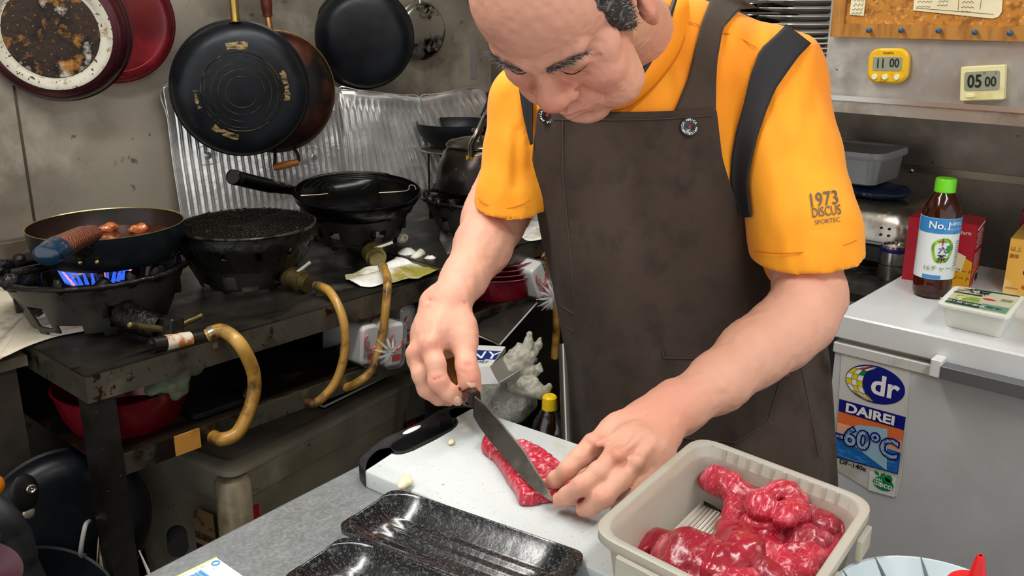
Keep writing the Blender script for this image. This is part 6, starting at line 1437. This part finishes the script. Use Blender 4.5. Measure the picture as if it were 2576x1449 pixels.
ribbon('back_strap',[(0,1978,62,2040,110),(1,1950,90,2012,138),(2,1911,124,1985,175),(3,1885,200,1950,225),(4,1868,272,1926,282),(5,1852,330,1905,340),(6,1841,388,1893,390),(7,1837,458,1880,450),(8,1845,500,1884,500),(9,1868,548,1888,545)],bks)
ribbon('back_strap',[(0,1303,195,1312,200),(1,1308,240,1340,240),(2,1316,290,1341,290),(3,1325,330,1340,330),(4,1334,365,1341,362)],bks)
# ---- buttons
bw=mat('button_white','#e8e8e8',.5)
def button(x,y):
    c=apt(x,y,.0045); bt=M(); Rb=np.column_stack([cr,-cd,-cf]); bt.lathe([(.001,0),(.0112,0),(.0118,.0008),(.0112,.0018),(.006,.0016),(.0045,.0010),(.001,.0010)],c,Rb,n=40); b=bt.build('button',mat('button_black','#121214',.35,0,coat=.4),man,world=True)
    mb=M()
    for k,chr_ in enumerate('AMICA AMICA AMICA '):
        a=math.pi/2+.35-2*math.pi*k/18
        if chr_==' ': continue
        dd=cr*math.cos(a)-cd*math.sin(a); tx_=cr*math.sin(a)+cd*math.cos(a)
        t_=text(chr_,.0042,c+dd*.0088-cf*.0019,tx_,dd,None,None,bold=.00006); 
        if t_: mb.add(t_.v,t_.f)
    mb.build('button_lettering',bw,b,world=True,recalc=False)
    M().sphere(c-cf*.0014,(.0022,.0022,.0010),12,6,R=RC).build('button_heart',mat('button_red','#9c1c30',.4),b,world=True)
button(1732,321); button(1377,291)
# ---- print on the sleeve
def drape(s,hpx,cx,cy,rot,m_,par,sx=1,bold=0):
    mb=text(s,1.0,(0,0,0),(1,0,0),(0,1,0),None,None,ext=0,bold=bold); v=np.array(mb.v); k=hpx/.70; X=v[:,0]*k*sx; Y=-v[:,1]*k
    x=cx+X*math.cos(rot)+Y*-math.sin(rot); y=cy+X*math.sin(rot)+Y*math.cos(rot)
    D_=march(shirt,x,y,.0018,1.0,1.35,160); mb.v=[W(a,b,d_) for a,b,d_ in zip(x,y,D_)]; mb.build('shirt_print',m_,par,world=True,recalc=False)
gp_=mat('print_grey_brown','#5d5348',.6); shobj=[o for o in man.children if o.name.startswith('shirt')][0]
drape('1973',35,2071,502,-.14,gp_,shobj,sx=.80,bold=.012); drape('DISCUS',24,2079,532,-.13,gp_,shobj,sx=.66,bold=.010); drape('SPORTEC',11,2082,556,-.13,gp_,shobj,sx=1.0,bold=.004)
# hem stitching of the sleeves
def hemline(pts,nm='hem_stitch'):
    S=smoothpath([(a,b,0) for a,b in pts],8); x=[p[0] for p in S]; y=[p[1] for p in S]; D_=march(shirt,x,y,.0012,1.0,1.4,120)
    M().tube([W(a,b,d_) for a,b,d_ in zip(x,y,D_)],.0008,5).build(nm,mat('stitch_orange','#d97c05',.7),shobj,world=True)
hemline([(1202,498),(1225,515),(1265,525),(1310,515),(1338,498)]); hemline([(1899,632),(1960,638),(2050,632),(2120,618),(2155,604)]); hemline([(1735,55),(1800,75),(1860,95),(1905,122)],'shoulder_seam')
# ---- head frame
e_=cam3(np.array([.848,.12,-.516])); e_/=np.linalg.norm(e_); d_=cam3(np.array([.46,.32,.83])); d_-=e_*(e_@d_); d_/=np.linalg.norm(d_); n_=np.cross(d_,e_); n_/=np.linalg.norm(n_)
if n_@cd<0: n_=-n_
u_=-d_; M0=W(1370,156,.965)
def Hp(a,b,c): return M0+e_*a+n_*b+u_*c
RH=np.column_stack([e_,n_,u_])
hd=Field()
E3=lambda c,r,k=.01,op=1,R=None: hd.ell(Hp(*c),r,R=RH if R is None else RH@R,k=k,op=op)
C3=lambda a,b,ra,rb,k=.01,op=1: hd.cone(Hp(*a),Hp(*b),ra,rb,k=k,op=op)
E3((0,-.085,.038),(.077,.095,.085),.01)
E3((0,-.042,.042),(.067,.052,.058),.02)
E3((0,-.045,-.028),(.064,.050,.062),.02)
E3((0,-.040,-.066),(.054,.048,.042),.02)
E3((0,-.008,-.100),(.033,.024,.022),.018)
for s in (-1,1):
    E3((s*.043,-.019,-.036),(.029,.027,.028),.014)      # cheek
    E3((s*.047,-.024,-.076),(.028,.030,.027),.018)      # jowl
    E3((s*.052,-.028,-.010),(.020,.018,.014),.014)      # cheekbone
    C3((s*.010,.010,.016),(s*.046,-.004,.020),.0085,.0075,.012)
    E3((s*.034,.012,.001),(.0165,.0125,.0115),.012,-1)  # socket
    E3((s*.033,-.0065,.0005),(.0165,.0150,.0125),.004)    # lid over the eyeball
    C3((s*.018,.0065,-.0050),(s*.034,.0088,-.0072),.0009,.0009,.0025,-1); C3((s*.034,.0088,-.0072),(s*.048,.001,-.0050),.0009,.0008,.0025,-1)
    C3((s*.016,.006,-.017),(s*.040,.001,-.020),.0015,.001,.006,-1)   # bag under the eye
    C3((s*.024,.012,-.036),(s*.040,.002,-.064),.0010,.0008,.012,-1)  # fold beside the mouth
    
    for q in ((.006,.004),(.0,.0),(-.006,-.004)): C3((s*.052,-.006,.002+q[0]),(s*.064,-.020,.004+q[0]*2),.0008,.0006,.004,-1)
C3((0,.009,.002),(0,.020,-.026),.0088,.0125,.012)
E3((0,.0225,-.0345),(.0185,.0165,.0150),.010)
for s in (-1,1):
    E3((s*.0165,.0125,-.0385),(.0105,.0110,.0090),.006); E3((s*.0080,.0195,-.0485),(.0046,.0058,.0045),.003,-1); C3((s*.0235,.012,-.034),(s*.026,.006,-.045),.0012,.0010,.004,-1)
E3((0,.000,-.066),(.031,.021,.020),.016)
C3((-.023,.008,-.0685),(0,.0205,-.0655),.0034,.0048,.006); C3((.023,.008,-.0685),(0,.0205,-.0655),.0034,.0048,.006)
C3((-.020,.008,-.0755),(0,.0185,-.0765),.0038,.0055,.006); C3((.020,.008,-.0755),(0,.0185,-.0765),.0038,.0055,.006)
C3((-.023,.0125,-.0728),(0,.0245,-.0710),.0007,.0012,.003,-1); C3((.023,.0125,-.0728),(0,.0245,-.0710),.0007,.0012,.003,-1)
C3((0,.019,-.050),(0,.022,-.062),.0020,.0024,.006,-1)
C3((-.014,.012,-.091),(.014,.012,-.091),.002,.002,.010,-1)
# ears
for s in (-1,1):
    tl=rotm(0,0,s*-.35)@rotm(.22,0,0)
    E3((s*.080,-.090,-.020),(.0075,.017,.031),.006,1,tl); E3((s*.087,-.087,-.016),(.006,.0095,.018),.004,-1,tl)
    C3((s*.081,-.080,-.040),(s*.0805,-.082,-.054),.0080,.0068,.006); C3((s*.079,-.078,-.024),(s*.081,-.076,-.030),.004,.004,.003)
hd.cone(Hp(0,-.092,-.040),NB,.054,.055,k=.03)
hP,hQ=hd.mesh(.0016,(.0006,150))
# ---- arms and hands
arm=Field()
KR=.008
def ch(pts,rs,k=KR): arm.chain([W(*p) for p in pts],rs,k)
ch([(1335,270,1.29),(1300,420,1.34),(1268,500,1.355)],[.045,.043,.045],.02)
ch([(1268,500,1.355),(1250,535,1.335),(1239,560,1.315),(1215,620,1.27),(1168,700,1.21),(1128,757,1.175)],[.045,.043,.0415,.0375,.0280,.0235],.015)
arm.ell(W(1091,762,1.178),(.0115,.0115,.0115),k=.012)
arm.cone(W(1150,745,1.18),W(1120,765,1.178),.021,.023,k=.012)
MR=[(1083,872,1.128),(1050,890,1.145),(1050,903,1.172),(1062,905,1.197)]
for m_,w0,rr_ in zip(MR,((1135,765,1.168),(1122,768,1.172),(1108,770,1.178),(1096,772,1.184)),(.0145,.0140,.0130,.0115)): ch([w0,(w0[0]*.45+m_[0]*.55,w0[1]*.45+m_[1]*.55,w0[2]*.45+m_[2]*.55-.002),m_],[.0190,.0160,rr_],.014)
arm.ell(W(1110,835,1.165),(.032,.036,.018),R=RC,k=.015)
ch([MR[0],(1096,915,1.112),(1102,958,1.108),(1128,986,1.112),(1150,1003,1.120)],[.0140,.0118,.0118,.0100,.0084],.005)
ch([MR[1],(1060,940,1.130),(1074,978,1.135),(1104,1000,1.146),(1128,1005,1.158)],[.0135,.0115,.0112,.0098,.0085],.004)
ch([MR[2],(1062,950,1.165),(1080,985,1.168),(1108,990,1.180),(1130,980,1.195)],[.0125,.0108,.0105,.0095,.0085],.003)
ch([MR[3],(1078,950,1.198),(1098,972,1.200),(1118,965,1.212),(1130,950,1.220)],[.0110,.0095,.0095,.0085,.0078],.003)
ch([(1140,780,1.172),(1160,825,1.155),(1167,862,1.142),(1175,925,1.122),(1182,952,1.120),(1190,975,1.124)],[.0200,.0185,.0150,.0118,.0112,.0100],.010)
ch([(1100,850,1.150),(1130,835,1.150),(1158,850,1.150)],[.014,.013,.014],.016)
for a,b in (((1118,775,1.150),(1083,860,1.113)),((1105,785,1.152),(1052,880,1.130)),): arm.cone(W(*a),W(*b),.0030,.0035,k=.007)
for p in ((1083,868,1.117),(1050,890,1.134)): arm.ell(W(*p),.0085,k=.008)
for a,b in (((1160,918,1.108),(1190,922,1.110)),((1162,912,1.108),(1188,914,1.110)),((1092,955,1.098),(1110,950,1.098)),((1075,757,1.155),(1170,762,1.155))): arm.cone(W(*a),W(*b),.0008,.0008,k=.003,op=-1)
aR=arm
arm=Field()
ch([(1950,215,1.27),(1985,420,1.240),(2022,640,1.203),(2037,745,1.160)],[.05,.045,.0430,.0415],.02)
ch([(2037,745,1.160),(2012,800,1.132),(1960,845,1.11),(1892,890,1.085),(1811,958,1.055),(1706,1027,1.030),(1650,1068,1.016)],[.0415,.0405,.0395,.0365,.0310,.0262,.0250],.02)
arm.cone(W(1690,1010,1.03),W(1640,1045,1.018),.018,.020,k=.015)
def zp(x,y,z): return Z(x,y,z)
def chz(pts,rs,k=KR): arm.chain([zp(*p) for p in pts],rs,k)
ML=[(1494,1122,.9535),(1550,1150,.9565),(1600,1170,.951),(1645,1178,.941)]
for m_,w0,rr_ in zip(ML,((1622,1045,.960),(1640,1062,.961),(1655,1080,.959),(1668,1098,.954)),(.0130,.0130,.0120,.0110)): chz([w0,(w0[0]*.45+m_[0]*.55,w0[1]*.45+m_[1]*.55,w0[2]*.45+m_[2]*.55+.003),m_],[.0185,.0155,rr_],.013)
arm.ell(zp(1590,1110,.948),(.034,.030,.014),R=RC,k=.015)
chz([ML[0],(1460,1150,.949),(1428,1181,.940),(1400,1205,.925),(1386,1217,.916)],[.0125,.0102,.0096,.0086,.0074],.005)
chz([ML[1],(1506,1188,.951),(1464,1222,.941),(1428,1247,.924),(1408,1257,.915)],[.0125,.0102,.0098,.0088,.0078],.005)
chz([ML[2],(1558,1212,.944),(1518,1252,.934),(1488,1274,.920),(1468,1283,.912)],[.0118,.0100,.0096,.0086,.0076],.005)
chz([ML[3],(1615,1225,.934),(1590,1262,.925),(1566,1280,.915),(1550,1287,.911)],[.0108,.0088,.0085,.0076,.0068],.004)
chz([(1615,1080,.948),(1570,1140,.936),(1510,1180,.925),(1470,1200,.916),(1450,1208,.913)],[.017,.0145,.0115,.0105,.0090],.008)
for p in ((1496,1112,.962),(1553,1143,.966),(1602,1165,.960)): arm.ell(zp(*p),.0070,k=.008)
for a,b in (((1600,1070,.976),(1503,1118,.966)),((1625,1085,.976),(1558,1146,.968)),((1650,1100,.970),(1605,1160,.962))): arm.cone(zp(*a),zp(*b),.0026,.0030,k=.007)
for a,b in (((1412,1182,.951),(1438,1172,.951)),((1418,1190,.950),(1444,1182,.951)),((1452,1222,.951),(1474,1209,.951)),((1458,1230,.951),(1480,1219,.952)),((1612,1022,.982),(1680,1110,.978)),((1618,1016,.982),(1690,1108,.978))): arm.cone(zp(*a),zp(*b),.0008,.0008,k=.0028,op=-1)
aL=arm
def crop(Fd,lo_t,h,nz): return Fd.mesh(h,nz)
arP,arQ=aR.mesh(.0021,(.0007,110)); alP,alQ=aL.mesh(.0021,(.0007,110))
bdF=torso(.90); hipL=W(1850,1330,1.37); hipR=W(1700,1330,1.37)
for h_,dv in ((hipL,-.09),(hipR,.09)):
    a=np.array([1.18,.645+dv*.7,.72]); bdF.chain([a,np.array([1.13,.63+dv*.9,.45]),np.array([1.10,.60+dv*1.1,.10])],[.075,.052,.038],k=.03); bdF.cone(np.array([1.10,.60+dv*1.1,.06]),np.array([.98,.60+dv*1.2,.035]),.035,.028,k=.02)
bdF.cone(NB,W(1640,260,1.31),.06,.10,k=.03); bdF.cone(W(1600,180,1.28),SHL,.05,.05,k=.03); bdF.cone(W(1600,180,1.28),SHR,.045,.042,k=.03)
bP,bQ=bdF.mesh(.012)
allP=np.concatenate([hP,arP,alP,bP]); allQ=np.concatenate([hQ,arQ+len(hP),alQ+len(hP)+len(arP),bQ+len(hP)+len(arP)+len(alP)])
base=np.array(lin('#d9a28a')[:3]); col=np.tile(base,(len(allP),1)); nn_=noise3(allP*22)*.5+noise3(allP*60)*.25
col*= (1+.06*nn_)[:,None]
head_n=len(hP); col[:head_n]*=np.array([.90,.84,.82])
red=np.array(lin('#c4604e')[:3]); pur=np.array(lin('#9a4a58')[:3]); brn=np.array(lin('#8a5844')[:3]); pk=np.array(lin('#dd8068')[:3]); neck_c=np.array(lin('#d2a98a')[:3])
def blot(p,r,c,w):
    k=w*np.exp(-((allP-p)**2).sum(1)/r**2)[:,None]; col[:]=col*(1-k)+c*k
blot(Hp(0,.030,-.036),.022,red,.45); blot(Hp(.036,0,-.034),.026,red,.28); blot(Hp(-.036,0,-.034),.026,red,.28); blot(Hp(.085,-.088,-.045),.035,red,.35)
blot(Hp(-.022,.0,.060),.012,pur,.40); blot(Hp(-.010,.004,.056),.007,pur,.35)
for a in np.linspace(-.018,.018,9): blot(Hp(a,.021-abs(a)*.5,-.0735),.005,np.array(lin('#a8564c')[:3]),.40); blot(Hp(a,.020-abs(a)*.5,-.082),.005,np.array(lin('#a8564c')[:3]),.40)
for s in (-1,1): blot(Hp(s*.033,.008,-.014),.012,brn,.28); blot(Hp(s*.033,.010,.006),.011,brn,.22); blot(Hp(s*.018,.010,0),.006,pur,.3)
rs_=np.random.RandomState(5)
for _ in range(26): blot(Hp(rs_.uniform(.01,.062),rs_.uniform(-.02,.012),rs_.uniform(-.06,.06)),rs_.uniform(.0012,.0024),brn,.55)
blot(NB,.06,neck_c,.7); blot(Hp(.04,-.09,-.09),.04,neck_c,.6)
for p in (W(1083,868,1.112),W(1050,890,1.128),W(1100,960,1.095),W(1178,928,1.108),Z(1496,1112,.968),Z(1553,1143,.970),Z(1428,1180,.949),Z(1464,1222,.950),Z(1518,1252,.943)): blot(p,.012,red,.38)
blot(W(1690,1030,1.0),.04,pk,.35); blot(W(1110,745,1.16),.03,pk,.3)
for p in (W(1150,1003,1.12),W(1190,970,1.11),Z(1386,1217,.916),Z(1408,1257,.915),Z(1468,1283,.912)): blot(p,.012,pk,.45)
skin=mat('skin','#d69a80',.5,0,attr='tint',mix=[('#b0765f',140,.745,.785,2)],bump=[(260,.00025),(70,.0006)],sss=.12,rmix=(40,.5,.66))
fbuild(allP,allQ,'body',skin,man,col=np.clip(col,0,1),smooth=1)
# ---- hair
hr=Field().ell(Hp(0,-.088,.042),(.0835,.0985,.090),R=RH,k=0); hr.half(Hp(0,-.020,.092),n_+u_*-.55); hr.half(Hp(0,0,-.020),-u_)
for s in (-1,1): hr.cone(Hp(s*.0630,-.044,.045),Hp(s*.0655,-.056,-.004),.0135,.0140,k=.012); hr.cone(Hp(s*.0655,-.056,-.004),Hp(s*.0660,-.064,-.034),.0130,.0068,k=.010)
P_,Q_=hr.mesh(.0026,(.0022,120)); hair=fbuild(P_,Q_,'hair',mat('grey_black_hair','#2b2a2b',.5,0,mix=[('#77736f',120,.55,.66,4,(1,1,.25))],bump=[(160,.003)]),man,smooth=1)
def strands(nm,roots,L_,dirf,r,m_,parent,seed=1):
    rs=np.random.RandomState(seed); m=M()
    for p in roots:
        dd=dirf(p)+rs.normal(0,.28,3); dd/=np.linalg.norm(dd); l=L_*rs.uniform(.6,1.2); q=p+dd*l*.5+rs.normal(0,.0006,3); m.tube([p,q,p+dd*l+rs.normal(0,.0015,3)],[r,r*.8,r*.2],4,cap=False)
    return m.build(nm,m_,parent,world=True,recalc=False)
hm2=mat('hair_strand','#3a3838',.45); hm3=mat('grey_strand','#8b8783',.45)
loc=(P_-M0)@RH; sel=np.where((loc[:,0]>.045)&(loc[:,1]<-.02)&(loc[:,2]<.08)&(loc[:,2]>-.05))[0]
rs_.shuffle(sel); dirh=lambda p: (u_*-.75-n_*.55+e_*.02)*1.5
strands('hair_strands',P_[sel[:1500]],.008,dirh,.00038,hm2,hair,2); strands('hair_strands',P_[sel[1500:2200]],.008,dirh,.00038,hm3,hair,3)
for s in (-1,1):
    ro=[]
    for _ in range(230):
        t_=rs_.rand(); a=.013+.042*t_; b=.0170-.020*t_**2; c=.0125+.007*math.sin(t_*2.4)-.002*t_; ro.append(Hp(s*a,b+rs_.uniform(-.0008,.0012),c+rs_.uniform(-.0036,.0036)*(1-.4*t_)))
    if s<0: ro+= [Hp(s*(.045+.012*rs_.rand()),-.002,.018+.004*rs_.rand()) for _ in range(20)]
    bo=strands('eyebrow',ro[::2]+ro[1::4],.0085,lambda p,s=s: e_*s*.95+u_*.05-d_*.1+n_*.03,.00030,mat('brow_dark','#4a4442',.6),man,4+s); strands('grey_hairs',ro[3::4],.0105,lambda p,s=s: e_*s*.95+u_*.05+n_*.10,.00028,hm3,bo,9+s)
    m=M(); m.tube(smoothpath([Hp(s*.0185,.0072,-.0048),Hp(s*.027,.0098,-.0064),Hp(s*.036,.0092,-.0066),Hp(s*.048,.0022,-.0040)],6),[.0003]*4+[.0007]*11+[.0004]*4,6); m.build('eyelashes',mat('lash_dark','#2a1c18',.6),man,world=True)
# ---- nails
nailm=mat('nail','#d8ac94',.25,0,coat=.4)
def nail(c,ax_,up_,l,w):
    ax_=ax_/np.linalg.norm(ax_); up_=up_-ax_*(up_@ax_); up_/=np.linalg.norm(up_); R=np.column_stack([ax_,np.cross(up_,ax_),up_]); M().sphere(c,(l,w,.0018),18,8,R=R).build('fingernail',nailm,man,world=True)
nail(W(1186,960,1.1088),W(1190,975,1.12)-W(1178,930,1.12),-cf+cr*.3,.0078,.0062)
nail(W(1150,1006,1.1098),W(1152,1006,1.12)-W(1128,988,1.112),-cf+cd*.55,.0062,.0048)
# ---- collar
inn_=[(1440,110,1.16),(1470,190,1.155),(1510,238,1.150),(1560,236,1.148),(1612,187,1.152),(1647,132,1.158),(1672,85,1.166),(1690,25,1.178),(1700,-12,1.215),(1690,-25,1.27),(1620,-20,1.315),(1530,10,1.29),(1460,55,1.22)]
out_=[(1405,120,1.205),(1440,215,1.185),(1490,268,1.178),(1570,272,1.178),(1640,222,1.178),(1694,155,1.182),(1722,95,1.190),(1741,25,1.212),(1748,0,1.25),(1725,0,1.31),(1620,5,1.355),(1510,40,1.325),(1420,75,1.26)]
IN_=smoothpath([W(*p) for p in inn_],8,True); OU_=smoothpath([W(*p) for p in out_],8,True); IN_.append(IN_[0]); OU_.append(OU_[0])
M().grid([[i_*(1-k)+o_*k-cf*.006*math.sin(k*math.pi) for i_,o_ in zip(IN_,OU_)] for k in np.linspace(0,1,7)]).build('collar',mat('orange_collar','#f08f0a',.7,0,bump=[(300,.0004)]),man,world=True,ang=180,solid=.003,off=0)
M().tube(IN_[:-1],.0032,8,closed=True).build('collar_trim',mat('black_trim','#1a1c22',.6),man,world=True,ang=180)
# ---- trousers and shoes (mostly behind the counter)
tr=Field()
for dv in (-.09,.09): tr.chain([np.array([1.18,.645+dv*.7,.72]),np.array([1.13,.63+dv*.9,.45]),np.array([1.10,.60+dv*1.1,.09])],[.080,.070,.062],k=.03)
P_,Q_=tr.mesh(.012); fbuild(P_,Q_,'trousers',mat('dark_trousers','#1d1e22',.8),man)
for dv in (-.09,.09):
    s_=Field().cone(np.array([1.11,.60+dv*1.1,.055]),np.array([.97,.60+dv*1.2,.042]),.048,.040,k=.02); s_.half(np.array([0,0,.002]),(0,0,-1)); P_,Q_=s_.mesh(.008); fbuild(P_,Q_,'shoe',mat('black_shoe','#141414',.4),man)
